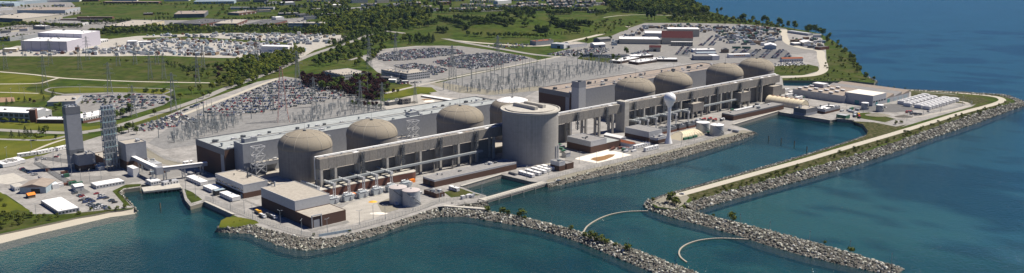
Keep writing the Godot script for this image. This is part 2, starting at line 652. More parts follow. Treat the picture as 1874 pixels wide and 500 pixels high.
func smooth_line(pts: Array, h: float, sub := 4) -> Array:
	var c := Curve3D.new()
	var g := []
	for p in pts: g.append(G(p[0], p[1], h))
	var out := []
	for i in g.size() - 1:
		var p0: Vector3 = g[max(i - 1, 0)]
		var p1: Vector3 = g[i]
		var p2: Vector3 = g[i + 1]
		var p3: Vector3 = g[min(i + 2, g.size() - 1)]
		for k in sub:
			out.append(p1.cubic_interpolate(p2, p0, p3, k / float(sub)))
	out.append(g[-1])
	return out

func road(called: String, m: String, h: float, pts: Array, w: float, label: String, kerb := false):
	var b := MB.new()
	var L := strip_w(smooth_line(pts, h), w)
	for i in L.size() - 1:
		b.quad(L[i][0], L[i][1], L[i + 1][1], L[i + 1][0], Vector3.UP)
	struct(called, b, M[m], label)

func zones():
	# industrial belt far behind
	zone("industrial_ground", "asphalt_old", 0.05, [[-60, 62], [60, 40], [60, 27], [-60, 22], [-60, 2], [130, 4], [150, 24], [100, 34], [170, 32], [150, 42], [240, 36], [420, 38], [560, 32], [560, 46], [200, 52], [60, 66]], "paved yards between the far warehouses")
	zone("stock_yard_ground", "gravel_pale", 0.10, [[-40, 103], [0, 92], [30, 84], [150, 84], [180, 74], [250, 66], [300, 64], [420, 60], [560, 62], [625, 64], [640, 68], [600, 84], [575, 92], [552, 106], [400, 106], [300, 102], [200, 103]], "pale gravel storage yard crowded with electrical equipment")
	zone("yard_grass_strip", "meadow", 0.15, [[260, 69], [340, 67], [450, 73], [550, 79], [540, 83], [420, 76], [300, 72], [262, 73]], "strip of rough grass inside the storage yard")
	# transmission corridor
	zone("corridor_meadow", "meadow", 0.05, [[-60, 106], [150, 103], [330, 107], [420, 112], [470, 118], [440, 135], [380, 150], [300, 150], [150, 143], [0, 130], [-60, 128]], "rough meadow under the power lines")
	zone("playing_field", "lawn", 0.10, [[-80, 134], [0, 133], [95, 142], [60, 152], [45, 165], [95, 176], [60, 184], [-80, 190]], "mown playing field beside the path")
	zone("ball_diamond", "soil_field", 0.15, [[-40, 180], [25, 178], [27, 186], [-40, 190]], "reddish bare soil of a ball diamond")
	zone("lawn_oval", "lawn", 0.10, [[92, 163], [130, 159], [300, 162], [312, 167], [300, 172], [130, 170], [100, 168]], "oval lawn north of the office car park")
	road("path", "gravel_road", 0.20, [[-60, 128], [0, 131.5], [60, 136.5], [110, 142.5], [170, 146], [260, 149.5], [405, 152]], 6.0, "pale gravel path crossing the meadow")
	road("side_path", "gravel_road", 0.22, [[105, 143], [88, 148], [60, 153], [-60, 154]], 5.0, "gravel path branching towards the playing field")
	road("loop_path", "asphalt_old", 0.22, [[125, 174], [90, 168], [84, 164], [100, 160], [150, 159], [250, 161], [308, 163], [310, 168], [290, 174]], 4.0, "narrow looping path around the oval lawn")
	road("field_path", "gravel_road", 0.18, [[-60, 169], [0, 169], [70, 171]], 4.0, "path at the edge of the playing field")
	# offices and car parks at the left
	zone("office_ground", "asphalt_old", 0.12, [[105, 190], [90, 180], [120, 172], [200, 169], [250, 170], [300, 173], [318, 180], [300, 192], [265, 203], [215, 218], [160, 226], [150, 205]], "asphalt office car park")
	zone("office_lawn", "lawn", 0.10, [[-60, 222], [20, 224], [120, 226], [160, 232], [250, 222], [300, 205], [320, 200], [290, 212], [250, 226], [180, 238], [120, 240], [20, 236], [-60, 236]], "lawn in front of the low office building")
	road("road", "road", 0.20, [[-80, 236], [0, 238], [60, 241], [125, 243], [180, 238], [230, 226], [280, 210], [330, 194], [370, 180], [410, 163], [440, 152], [500, 130], [560, 104], [600, 90], [640, 77], [680, 62]], 12.0, "asphalt road curving past the car parks")
	road("side_road", "road", 0.18, [[-80, 252], [40, 256], [90, 256], [125, 248], [160, 243]], 6.0, "narrow side road beside the lawn")
	zone("lawn", "lawn", 0.08, [[-60, 246], [40, 250], [120, 248], [125, 268], [80, 284], [40, 294], [0, 303], [-60, 314]], "sloping lawn above the trailers")
	road("gravel_walk", "gravel_road", 0.24, [[-20, 308], [20, 291], [60, 276], [95, 262], [125, 253]], 4.0, "pale walk rising across the lawn")
	# station ground
	zone("station_yard", "plant_yard", 0.04, [[-60, 342], [0, 308], [30, 290], [80, 284], [128, 266], [180, 250], [250, 234], [300, 214], [340, 196], [420, 168], [470, 150], [520, 140], [590, 150], [700, 186], [745, 190], [790, 172], [740, 150], [690, 132], [660, 104], [700, 90], [760, 84], [830, 84], [985, 112], [1040, 98], [1120, 84], [1160, 55], [1185, 42], [1300, 45], [1400, 50], [1440, 55], [1480, 62], [1505, 70], [1512, 92], [1515, 130], [1500, 143], [1432, 143],
		[1434, 157], [1500, 158], [1600, 161], [1655, 167], [1740, 172], [1800, 182], [1780, 195], [1700, 218], [1640, 236], [1600, 234], [1562, 221], [1532, 218], [1520, 221], [1430, 206], [1425, 204], [1342, 229], [1366, 236], [1378, 241], [1350, 247], [1260, 271], [1130, 303], [1050, 323], [1002, 336], [969, 332], [918, 320], [844, 342],
		[868, 352], [886, 357], [889, 369], [850, 374], [800, 379], [770, 390], [710, 411], [645, 427], [610, 435], [575, 437], [542, 432], [510, 425], [480, 417], [427, 394], [374, 370], [348, 378], [338, 366], [334, 352], [330, 338], [258, 338], [256, 343], [226, 347], [217, 354], [233, 369], [243, 380], [200, 384], [120, 392], [60, 392], [40, 376], [10, 356]], "bare concrete and gravel ground of the station")
	zone("switchyard_ground", "switch_gravel", 0.10, [[270, 262], [330, 218], [420, 200], [600, 185], [640, 186], [690, 190], [705, 200], [560, 228], [430, 252], [380, 262], [300, 274]], "grey gravel of the switchyard behind the station")
	zone("large_switchyard_ground", "switch_gravel", 0.10, [[780, 150], [860, 136], [990, 112], [1060, 100], [1130, 116], [1170, 128], [1140, 135], [1000, 158], [960, 178], [900, 176], [840, 168]], "grey gravel of the large switchyard")
	zone("car_park_ground", "asphalt_old", 0.11, [[232, 236], [262, 226], [330, 208], [385, 190], [450, 165], [505, 145], [535, 142], [590, 152], [655, 172], [640, 182], [560, 196], [480, 208], [400, 218], [330, 224], [262, 240]], "pale asphalt car park in a wedge beside the switchyard")
	zone("large_car_park_ground", "asphalt_old", 0.11, [[672, 104], [720, 92], [770, 86], [840, 84], [900, 92], [965, 104], [985, 110], [930, 122], [860, 134], [800, 146], [760, 140], [720, 124]], "pale asphalt of the large staff car park")
	road("car_park_kerb", "gravel_road", 0.26, [[300, 224], [350, 204], [420, 178], [470, 158], [508, 144]], 7.0, "pale strip along the car park edge")
	road("yard_road", "gravel_pale", 0.26, [[700, 172], [760, 158], [830, 142], [900, 128], [970, 114], [1030, 102]], 7.0, "pale road between car park and large switchyard")
	road("upper_road", "road", 0.22, [[640, 110], [690, 96], [740, 88], [800, 84], [850, 86]], 7.0, "curved drive around the large car park")
	road("highway", "road", 0.24, [[700, 56], [750, 62], [800, 68], [850, 78], [920, 90], [980, 100], [1040, 105]], 12.0, "wide access road below the hill")
	road("service_road", "gravel_road", 0.22, [[830, 74], [900, 80], [990, 84], [1060, 72], [1110, 60], [1150, 48]], 12.0, "dusty service road at the foot of the hill")
	zone("east_yard_ground", "asphalt_old", 0.08, [[1010, 98], [1060, 84], [1110, 70], [1150, 52], [1180, 42], [1260, 42], [1360, 44], [1440, 52], [1436, 62], [1440, 78], [1470, 84], [1508, 88], [1508, 96], [1440, 100], [1430, 116], [1300, 116], [1200, 116], [1120, 108]], "dusty pale ground of the contractor yard")
	road("yard_lane", "gravel_road", 0.20, [[1435, 54], [1436, 68], [1445, 80], [1470, 88], [1500, 93], [1503, 106], [1508, 120], [1506, 130], [1490, 137], [1460, 140], [1430, 141]], 13.0, "pale gravel lane curving down to the point")
	road("upper_lane", "gravel_road", 0.16, [[1105, 32], [1140, 28], [1190, 27], [1235, 29], [1290, 31]], 5.0, "pale lane across the meadow below the wood")
	zone("point_scrub", "meadow", 0.12, [[1410, 120], [1480, 118], [1498, 122], [1500, 130], [1470, 138], [1420, 139]], "scrubby patch inside the bend of the lane")
	zone("point_meadow", "meadow", 0.06, [[1512, 94], [1545, 92], [1558, 102], [1566, 115], [1572, 126], [1576, 138], [1590, 145], [1540, 147], [1480, 146], [1440, 144], [1470, 141], [1500, 136], [1514, 126]], "rough meadow on the point")
	zone("construction_ground", "gravel_pale", 0.13, [[690, 192], [740, 178], [770, 172], [800, 175], [850, 182], [820, 186], [760, 196], [710, 202]], "churned pale ground of a demolition site")
	zone("slope_grass", "lawn", 0.13, [[690, 168], [740, 158], [790, 160], [800, 168], [770, 172], [740, 176], [700, 180]], "green slope beside the demolition site")
	# spit
	zone("spit_grass", "verge", 0.09, [[1668, 168], [1740, 173], [1800, 180], [1815, 186], [1780, 192], [1720, 184], [1668, 178]], "grass along the inner side of the spit road")
	zone("spit_grass", "verge", 0.10, [[1560, 222], [1600, 224], [1640, 232], [1660, 228], [1640, 238], [1600, 252], [1560, 262], [1586, 248], [1589, 240], [1580, 228]], "grassy corner where the spit road meets the basin")
	zone("spit_verge", "verge", 0.10, [[1250, 352], [1400, 310], [1560, 262], [1700, 222], [1780, 197], [1815, 188], [1850, 184], [1852, 186], [1790, 204], [1700, 235], [1560, 283], [1400, 329], [1268, 366]], "grassy verge along the spit road")
	road("gravel_road", "gravel_road", 0.22, [[1238, 358], [1300, 341], [1400, 313], [1480, 291], [1560, 267], [1635, 245], [1717, 220], [1762, 206], [1812, 193], [1834, 185], [1832, 180], [1822, 177], [1800, 174], [1750, 170], [1657, 164.5]], 8.5, "pale gravel road running the length of the spit")
	zone("spit_corner", "scrub_gravel", 0.11, [[1190, 370], [1215, 360], [1250, 351], [1262, 362], [1252, 374], [1236, 383], [1205, 379]], "stony corner where the spit meets its breakwater")
	road("compound_track", "gravel_pale", 0.15, [[1560, 205], [1610, 214], [1660, 216], [1720, 206], [1770, 194], [1760, 186], [1700, 182]], 6.0, "gravel track round the white module compound")
	zone("headland_grass", "lawn", 0.10, [[404, 404], [415, 398], [440, 398], [468, 404], [474, 409], [462, 411], [430, 416], [400, 416]], "grassy headland beside the intake wall")
	zone("dock_grass", "meadow", 0.10, [[337, 346], [352, 352], [370, 366], [350, 372], [342, 362]], "small grassy bank beside the dock")
	zone("shore_grass", "meadow", 0.10, [[-60, 402], [0, 392], [30, 384], [70, 396], [130, 391], [200, 384], [244, 380], [200, 387], [140, 396], [70, 410], [0, 425], [-60, 436]], "scrubby bank above the beach")
	zone("yard_lawn", "lawn", 0.09, [[-60, 372], [0, 352], [30, 372], [55, 386], [30, 386], [0, 394], [-60, 404]], "lawn beside the contractor sheds")
	zone("yard_slab", "concrete_pale", 0.12, [[-5, 336], [-5, 322], [24, 317], [50, 330], [14, 338]], "pale concrete slab beside the contractor sheds")
	zone("membrane", "sheet_white", 0.14, [[1049, 291], [1112, 274], [1157, 284], [1092, 299]], "white membrane sheet around an excavation")
	zone("excavation_soil", "soil", 0.18, [[1080, 292], [1086, 289], [1104, 286], [1114, 283], [1126, 283], [1122, 287], [1108, 293], [1094, 296]], "brown bare soil of an excavation")
	zone("shore_gravel", "scrub_gravel", 0.09, [[1002, 336], [1000, 330], [1050, 316], [1130, 298], [1210, 279], [1260, 266], [1330, 246], [1360, 238], [1378, 241], [1350, 247], [1260, 271], [1130, 303]], "scrubby gravel strip behind the shore stones")
	zone("fore_gravel", "gravel_pale", 0.10, [[600, 396], [640, 372], [700, 356], [735, 352], [715, 372], [720, 384], [690, 398], [640, 412]], "pale gravel court in front of the transformers")
	for q in [["asphalt_dark", [[60, 300], [72, 297], [165, 352], [150, 356]], "dark fenced track across the yard by the slab tower"], ["asphalt_old", [[128, 322], [240, 322], [262, 300], [330, 312], [330, 322], [262, 330], [215, 340], [130, 336]], "worn asphalt apron in front of the slab tower"], ["scrub_gravel", [[255, 262], [300, 292], [340, 300], [366, 296], [366, 304], [330, 308], [280, 296], [250, 272]], "scrubby strip along the switchyard fence"], ["meadow", [[216, 352], [226, 345], [256, 341], [258, 337], [230, 338], [205, 350], [228, 376], [240, 378]], "weedy bank beside the intake pool"], ["asphalt_old", [[430, 360], [474, 380], [540, 410], [570, 424], [640, 408], [636, 404], [570, 420], [520, 398], [474, 376], [448, 366]], "worn asphalt lane round the box building"], ["scrub_gravel", [[690, 372], [720, 360], [735, 372], [728, 384], [700, 392]], "dark gravel bund around the rusty-topped tanks"], ["meadow", [[812, 352], [842, 345], [868, 354], [884, 359], [850, 362], [826, 362]], "weedy triangle beside the western forebay"], ["asphalt_old", [[1040, 300], [1060, 286], [1110, 270], [1170, 276], [1230, 266], [1300, 248], [1340, 238], [1320, 232], [1230, 256], [1160, 266], [1090, 268], [1030, 284]], "worn asphalt lane below the workshops"], ["asphalt_dark", [[170, 306], [128, 300], [60, 290], [64, 286], [130, 292], [175, 296]], "dark asphalt strip beside the site trailers"], ["scrub_gravel", [[840, 170], [900, 174], [985, 166], [1000, 160], [985, 158], [900, 166], [800, 150], [780, 152]], "scrubby bank between switchyard and turbine hall"], ["meadow", [[786, 150], [860, 134], [930, 121], [985, 111], [986, 113], [930, 124], [860, 138], [800, 152]], "grass verge beside the pale yard road"], ["asphalt_dark", [[1560, 196], [1640, 190], [1690, 200], [1640, 206], [1570, 204]], "dark asphalt yard in front of the ridged warehouse"], ["meadow", [[1560, 208], [1590, 206], [1640, 218], [1620, 224], [1570, 216]], "weedy patch beside the gravel heap"], ["asphalt_dark", [[1232, 101], [1262, 84], [1270, 84], [1262, 104]], "dark car rows below the maroon hall"], ["asphalt_dark", [[1336, 104], [1344, 91], [1440, 92], [1450, 104], [1430, 109]], "dark asphalt car park behind the far domes"], ["meadow", [[1056, 108], [1064, 101], [1140, 106], [1160, 112], [1120, 116]], "grass strip with trees by the dark-roofed offices"]]:
		zone("yard_patch", q[0], 0.125 + 0.004 * (used.get("yard_patch", 0) + 1), q[1], q[2])
	road("perimeter_road", "road", 0.15, [[430, 384], [480, 404], [540, 424], [575, 430], [640, 418], [700, 402], [760, 384], [812, 366], [890, 359]], 7.0, "perimeter road behind the shore fence")

# ---------------------------------------------------------------- rock armour
var rock_meshes := []

func make_rocks():
	var t := (1.0 + sqrt(5.0)) / 2.0
	var vs := [Vector3(-1, t, 0), Vector3(1, t, 0), Vector3(-1, -t, 0), Vector3(1, -t, 0), Vector3(0, -1, t), Vector3(0, 1, t), Vector3(0, -1, -t), Vector3(0, 1, -t), Vector3(t, 0, -1), Vector3(t, 0, 1), Vector3(-t, 0, -1), Vector3(-t, 0, 1)]
	var fs := [0,11,5, 0,5,1, 0,1,7, 0,7,10, 0,10,11, 1,5,9, 5,11,4, 11,10,2, 10,7,6, 7,1,8, 3,9,4, 3,4,2, 3,2,6, 3,6,8, 3,8,9, 4,9,5, 2,4,11, 6,2,10, 8,6,7, 9,8,1]
	for k in 6:
		var p := []
		var sc := Vector3(rng.randf_range(0.8, 1.25), rng.randf_range(0.55, 0.9), rng.randf_range(0.7, 1.0))
		for q in vs: p.append(q.normalized() * sc * rng.randf_range(0.75, 1.2) * 0.5)
		var b := MB.new()
		b.use_col = true
		for i in range(0, fs.size(), 3):
			b.tri(p[fs[i]], p[fs[i + 1]], p[fs[i + 2]], p[fs[i]] + p[fs[i + 1]] + p[fs[i + 2]])
		rock_meshes.append(b.mesh())

func multi(parent: Node, called: String, mesh: Mesh, m: Material, xf: Array, cols: Array = []) -> MultiMeshInstance3D:
	var mm := MultiMesh.new()
	mm.transform_format = MultiMesh.TRANSFORM_3D
	mm.use_colors = cols.size() > 0
	mm.mesh = mesh
	mm.instance_count = xf.size()
	for i in xf.size():
		mm.set_instance_transform(i, xf[i])
		if cols.size() > 0: mm.set_instance_color(i, cols[i])
	var o := MultiMeshInstance3D.new()
	o.name = called if parent != self else nm(called)
	o.multimesh = mm
	if m: o.material_override = m
	parent.add_child(o, true)
	o.set_meta("kind", "stuff")
	return o

func pave_rocks(parent: Node, quads: Array, per_m2: float, smin: float, smax: float):
	var xf := []
	var cl := []
	for k in 6:
		xf.append([])
		cl.append([])
	for q in quads:
		var area: float = ((q[1] - q[0]).cross(q[3] - q[0])).length() * 0.5 + ((q[2] - q[1]).cross(q[2] - q[3])).length() * 0.5
		var cnt := int(area * per_m2 + rng.randf())
		for i in cnt:
			var a := rng.randf()
			var c := rng.randf()
			var p: Vector3 = q[0].lerp(q[1], a).lerp(q[3].lerp(q[2], a), c)
			var s := lerpf(smin, smax * 1.15, pow(rng.randf(), 2.8))
			var bs := Basis.from_euler(Vector3(rng.randf_range(-0.7, 0.7), rng.randf() * TAU, rng.randf_range(-0.7, 0.7))).scaled(Vector3.ONE * s)
			var k := rng.randi() % 6
			xf[k].append(Transform3D(bs, p + Vector3(0, s * 0.16, 0)))
			var g := rng.randf_range(0.07, 0.24)
			if rng.randf() < 0.27: g = rng.randf_range(0.36, 0.62)
			var wm := rng.randf_range(0.80, 0.92)
			cl[k].append(Color(g, g * (0.96 + 0.04 * wm), g * wm))
	for k in 6:
		if xf[k].size() > 0: multi(parent, "armour_stones", rock_meshes[k], M.rock, xf[k], cl[k])

func dense(line: Array, n: int) -> Array:
	# resample a pixel polyline to n+1 points
	var len := [0.0]
	for i in line.size() - 1: len.append(len[-1] + Vector2(line[i][0], line[i][1]).distance_to(Vector2(line[i + 1][0], line[i + 1][1])))
	var r := []
	for k in n + 1:
		var d: float = len[-1] * k / n
		var i := 0
		while i < line.size() - 2 and len[i + 1] < d: i += 1
		var f: float = (d - len[i]) / max(len[i + 1] - len[i], 0.001)
		r.append(Vector2(line[i][0], line[i][1]).lerp(Vector2(line[i + 1][0], line[i + 1][1]), f))
	return r

func riprap(called: String, label: String, crest: Array, toe: Array, per_m2: float, smin: float, smax: float):
	var t := thing(called, label, "riprap")
	var b := MB.new()
	var qs := []
	var n := 40
	var A := dense(crest, n)
	var B := dense(toe, n)
	for i in n:
		var a0 := G(A[i].x, A[i].y, 0.1)
		var a1 := G(A[i + 1].x, A[i + 1].y, 0.1)
		var b0 := G(B[i].x, B[i].y, WATER)
		var b1 := G(B[i + 1].x, B[i + 1].y, WATER)
		var c0 := b0 + (b0 - a0) * 0.5
		var c1 := b1 + (b1 - a1) * 0.5
		b.quad(a0, a1, c1, c0, Vector3.UP)
		qs.append([a0, a1, b1 + (b1 - a1) * 0.12, b0 + (b0 - a0) * 0.12])
	part(t, "slope", b, M.rubble_base)
	pave_rocks(t, qs, per_m2, smin, smax)

func breakwater(called: String, label: String, near: Array, far: Array, hc: float, n: int, ends: bool) -> Array:
	var t := thing(called, label, "breakwater")
	var b := MB.new()
	var qs := []
	var A := dense(near, n)
	var B := dense(far, n)
	var mids := []
	var prev := []
	for i in n + 1:
		var a := G(A[i].x, A[i].y, WATER)
		var f := G(B[i].x, B[i].y, WATER)
		var d := f - a
		var hh := hc + noise.get_noise_2d(a.x * 4.0, a.z * 4.0) * 0.6
		var e := 0.0 if ends and i == n else 1.0
		var sec := [a - d * 0.2 + Vector3(0, -2.5, 0), a, a + d * 0.34 + Vector3(0, (hh - WATER) * e, 0), a + d * 0.62 + Vector3(0, (hh - WATER) * e, 0), f, f + d * 0.2 + Vector3(0, -2.5, 0)]
		mids.append((sec[2] + sec[3]) / 2)
		if i > 0:
			for k in 5:
				b.quad(prev[k], sec[k], sec[k + 1], prev[k + 1], Vector3.UP)
				if k >= 1 and k < 4: qs.append([prev[k], sec[k], sec[k + 1], prev[k + 1]])
		prev = sec
	part(t, "core", b, M.rubble_base)
	pave_rocks(t, qs, 0.85, 0.6, 2.4)
	return mids

var bw1 := []
var bw2 := []
func breakwaters():
	make_rocks()
	riprap("shore_armour", "grey stone armour slope below the perimeter fence and box building",
		[[398, 417], [430, 416], [462, 411], [480, 417], [510, 425], [542, 432], [575, 437], [610, 435], [645, 427], [675, 420], [710, 411], [740, 401], [770, 390], [800, 379]],
		[[392, 425], [430, 427], [455, 427], [482, 438], [510, 449], [535, 455], [565, 458], [610, 452], [650, 441], [690, 430], [720, 419], [750, 409], [775, 402], [808, 396]], 0.55, 0.9, 2.3)
	riprap("channel_armour", "pale stone armour bank lining the channel below the water tower",
		[[1003, 334], [1050, 322], [1130, 302], [1210, 283], [1260, 270], [1310, 257], [1350, 246], [1378, 240]],
		[[1003, 344], [1050, 333], [1100, 322], [1150, 312], [1215, 297], [1270, 282], [1320, 267], [1360, 255], [1386, 244]], 0.55, 0.7, 1.9)
	riprap("seawall_armour", "stone armour heaped against the end of the seawall",
		[[826, 372], [850, 372], [872, 369], [893, 369]], [[830, 382], [855, 382], [880, 380], [894, 376]], 0.6, 0.8, 2.2)
	riprap("dock_armour", "rocky bank beside the dock footbridge",
		[[330, 340], [335, 352], [340, 366], [352, 374], [374, 368]], [[328, 346], [331, 358], [336, 371], [346, 381], [376, 373]], 0.6, 0.7, 1.8)
	riprap("pool_armour", "rocky edge of the intake pool below the long white shed",
		[[243, 380], [234, 368], [218, 354], [226, 346], [256, 342]], [[252, 387], [240, 372], [224, 357], [231, 350], [258, 347]], 0.4, 0.6, 1.6)
	riprap("spit_armour", "long stone armour slope on the lake side of the spit",
		[[1252, 374], [1292, 361], [1400, 331], [1480, 308.5], [1560, 285.5], [1640, 260], [1700, 237], [1780, 209], [1857, 187.5]],
		[[1272, 386], [1312, 373], [1400, 348], [1480, 326], [1560, 303], [1640, 277], [1700, 254], [1780, 227], [1872, 194]], 0.5, 0.9, 2.7)
	riprap("spit_tip_armour", "stone armour round the far tip of the spit",
		[[1858, 189], [1858, 184], [1833, 175.5], [1764, 170.5], [1658, 165.5]], [[1875, 195], [1874, 186], [1842, 174], [1766, 168.8], [1658, 164]], 0.3, 0.8, 2.2)
	riprap("spit_inner_armour", "narrow stone edge on the basin side of the spit road",
		[[1190, 370], [1215, 360], [1250, 350], [1300, 336], [1400, 308], [1480, 284], [1560, 259], [1586, 249]],
		[[1182, 370], [1208, 359], [1246, 348], [1298, 333.5], [1398, 305.5], [1478, 282], [1557, 257.5], [1590, 246]], 0.4, 0.6, 1.6)
	riprap("point_armour", "stone fringe at the tip of the point across the inlet",
		[[1480, 146], [1540, 147.5], [1575, 147], [1600, 150], [1602, 148], [1586, 141]], [[1480, 148.5], [1540, 150.5], [1575, 150.5], [1600, 154], [1607, 150], [1590, 141]], 0.3, 0.8, 2.2)
	bw1 = breakwater("breakwater", "rubble stone breakwater running out from the station shore",
		[[806, 397], [850, 397], [900, 405], [950, 414], [985, 421], [1030, 434], [1060, 444], [1110, 464], [1160, 485], [1215, 508], [1262, 528]],
		[[812, 379], [880, 386], [918, 391], [962, 400], [1005, 411], [1040, 420], [1085, 433], [1135, 449], [1180, 464], [1230, 483], [1300, 508]], -0.6, 60, false)
	bw2 = breakwater("spit_breakwater", "rubble stone breakwater arm running out from the spit corner",
		[[1177, 377], [1185, 384], [1230, 399], [1290, 414], [1350, 431], [1400, 448], [1470, 468], [1540, 485], [1600, 498], [1640, 503]],
		[[1190, 367], [1228, 374], [1270, 388], [1310, 399], [1360, 411], [1410, 423], [1480, 442], [1550, 462], [1615, 481], [1656, 493]], -0.6, 60, true)

# ---------------------------------------------------------------- buildings
func fr_st(s0: float, s1: float, t0: float, t1: float, h: float) -> Dictionary:
	return {pos = P((s0 + s1) / 2, (t0 + t1) / 2), yaw = PYAW, w = s1 - s0, d = t1 - t0, h = h}

func fr_px(bx: float, by: float, topy: float, lx: float, ly: float, rx: float, ry: float) -> Dictionary:
	# station-aligned box from its near ground corner, the roof height there and the two next roof corners
	var h := HG(bx, by, topy)
	var p := G(bx, by)
	var lu: float = max((G(rx, ry, h) - p).dot(U), 1.5)
	var lv: float = max((p - G(lx, ly, h)).dot(V), 1.5)
	return {pos = p + U * lu / 2 - V * lv / 2, yaw = PYAW, w = lu, d = lv, h = h}

func fr_q(ax: float, ay: float, bx: float, by: float, d: float, h: float) -> Dictionary:
	# box whose front foot runs between two ground pixels
	var a := GT(ax, ay)
	var b := GT(bx, by)
	var m := (a + b) / 2
	a.y = 0; b.y = 0
	var e := (b - a).normalized()
	var yaw := atan2(-e.z, e.x)
	var z := Vector3(-e.z, 0, e.x)
	return {pos = m - z * d / 2, yaw = yaw, w = a.distance_to(b), d = d, h = h}

func bld(called: String, label: String, cat: String, f: Dictionary, o := {}, group := "") -> Node3D:
	var t := thing(called, label, cat, f.pos, f.yaw, group)
	body(t, f.w, f.d, f.h, o)
	return t

func body(t: Node3D, w: float, d: float, h: float, o: Dictionary, ox := 0.0, oz := 0.0):
	var par: float = o.get("par", 0.7)
	var bh: float = o.get("bh", 0.0)
	var wm: Material = M[o.get("wall", "clad_grey")]
	var b := MB.new()
	b.bx(ox - w / 2, ox + w / 2, bh - (0.3 if bh == 0.0 else 0.0), h - par, oz - d / 2, oz + d / 2)
	part(t, "wall", b, wm)
	if bh > 0.0:
		b = MB.new()
		b.bx(ox - w / 2 - 0.12, ox + w / 2 + 0.12, -0.3, bh - 0.02, oz - d / 2 - 0.12, oz + d / 2 + 0.12)
		part(t, "plinth", b, M[o.get("base", "brick")])
	var gable: float = o.get("gable", 0.0)
	if gable > 0.0:
		# ridge along x or z
		b = MB.new()
		var y := h - par + 0.02
		var e := 0.4
		var X0 := ox - w / 2 - e
		var X1 := ox + w / 2 + e
		var Z0 := oz - d / 2 - e
		var Z1 := oz + d / 2 + e
		if o.get("ridge", "x") == "x":
			var r0 := Vector3(X0, y + gable, oz)
			var r1 := Vector3(X1, y + gable, oz)
			b.quad(Vector3(X0, y, Z1), Vector3(X1, y, Z1), r1, r0, Vector3(0, 1, 1))
			b.quad(Vector3(X0, y, Z0), Vector3(X1, y, Z0), r1, r0, Vector3(0, 1, -1))
			b.tri(Vector3(X0, y, Z0), Vector3(X0, y, Z1), r0, Vector3.LEFT)
			b.tri(Vector3(X1, y, Z0), Vector3(X1, y, Z1), r1, Vector3.RIGHT)
		else:
			var r0 := Vector3(ox, y + gable, Z0)
			var r1 := Vector3(ox, y + gable, Z1)
			b.quad(Vector3(X1, y, Z0), Vector3(X1, y, Z1), r1, r0, Vector3(1, 1, 0))
			b.quad(Vector3(X0, y, Z0), Vector3(X0, y, Z1), r1, r0, Vector3(-1, 1, 0))
			b.tri(Vector3(X0, y, Z0), Vector3(X1, y, Z0), r0, Vector3.FORWARD)
			b.tri(Vector3(X0, y, Z1), Vector3(X1, y, Z1), r1, Vector3.BACK)
		b.quad(Vector3(X0, y, Z0), Vector3(X1, y, Z0), Vector3(X1, y, Z1), Vector3(X0, y, Z1), Vector3.DOWN)
		part(t, "roof", b, M[o.get("roof", "roof_grey")])
	else:
		b = MB.new()
		b.bx(ox - w / 2 + 0.35, ox + w / 2 - 0.35, h - par + 0.01, h - par + 0.2, oz - d / 2 + 0.35, oz + d / 2 - 0.35)
		var rf := part(t, "roof", b, M[o.get("roof", "roof_gravel")])
		if par > 0.25:
			b = MB.new()
			var y0 := h - par + 0.01
			b.bx(ox - w / 2 - 0.06, ox + w / 2 + 0.06, y0, h, oz + d / 2 - 0.34, oz + d / 2 + 0.06)
			b.bx(ox - w / 2 - 0.06, ox + w / 2 + 0.06, y0, h, oz - d / 2 - 0.06, oz - d / 2 + 0.34)
			b.bx(ox - w / 2 - 0.06, ox - w / 2 + 0.34, y0, h, oz - d / 2 + 0.345, oz + d / 2 - 0.345)
			b.bx(ox + w / 2 - 0.34, ox + w / 2 + 0.06, y0, h, oz - d / 2 + 0.345, oz + d / 2 - 0.345)
			part(t, "parapet", b, M[o.get("trim", o.get("wall", "clad_grey"))])
		var un: int = o.get("units", 0)
		for i in un:
			var us := rng.randf_range(0.6, 1.5)
			var px := ox + rng.randf_range(-0.42, 0.42) * w
			var pz := oz + rng.randf_range(-0.36, 0.36) * d
			var q := obj(rf, "roof_unit", unit_mesh(i % 3), M[["galv", "steel_pale", "steel_dark"][rng.randi() % 3]], Vector3(px, h - par + 0.2, pz))
			q.scale = Vector3(us * rng.randf_range(0.8, 1.6), us, us)
			q.rotation.y = [0.0, PI / 2][rng.randi() % 2]
	# windows: [rows, front columns, side columns, first sill, storey height, window height]
	if o.has("win"):
		var W: Array = o.win
		for r in W[0]:
			var y: float = W[3] + r * W[4] + W[5] / 2
			if W[1] > 0:
				var st: float = w / W[1]
				for k in W[1]: obj(t, "window", boxmesh(snappedf(st * W[6], 0.1), W[5], 0.16), M.glass_dark, Vector3(ox - w / 2 + (k + 0.5) * st, y, oz + d / 2 + 0.02))
			if W[2] > 0:
				var st: float = d / W[2]
				for k in W[2]:
					for g in o.get("sides", [-1]):
						obj(t, "window", boxmesh(0.16, W[5], snappedf(st * W[6], 0.1)), M.glass_dark, Vector3(ox + g * (w / 2 + 0.02), y, oz - d / 2 + (k + 0.5) * st))
	for dr in o.get("doors", []):
		# [side, position 0..1, width, height, material]
		var dm: Material = M[dr[4]]
		var off := 0.16 if bh > 0.0 else 0.05
		if dr[0] == "f": obj(t, "door", boxmesh(dr[2], dr[3], 0.2), dm, Vector3(ox - w / 2 + dr[1] * w, dr[3] / 2, oz + d / 2 + off))
		elif dr[0] == "l": obj(t, "door", boxmesh(0.2, dr[3], dr[2]), dm, Vector3(ox - w / 2 - off, dr[3] / 2, oz - d / 2 + dr[1] * d))
		else: obj(t, "door", boxmesh(0.2, dr[3], dr[2]), dm, Vector3(ox + w / 2 + off, dr[3] / 2, oz - d / 2 + dr[1] * d))

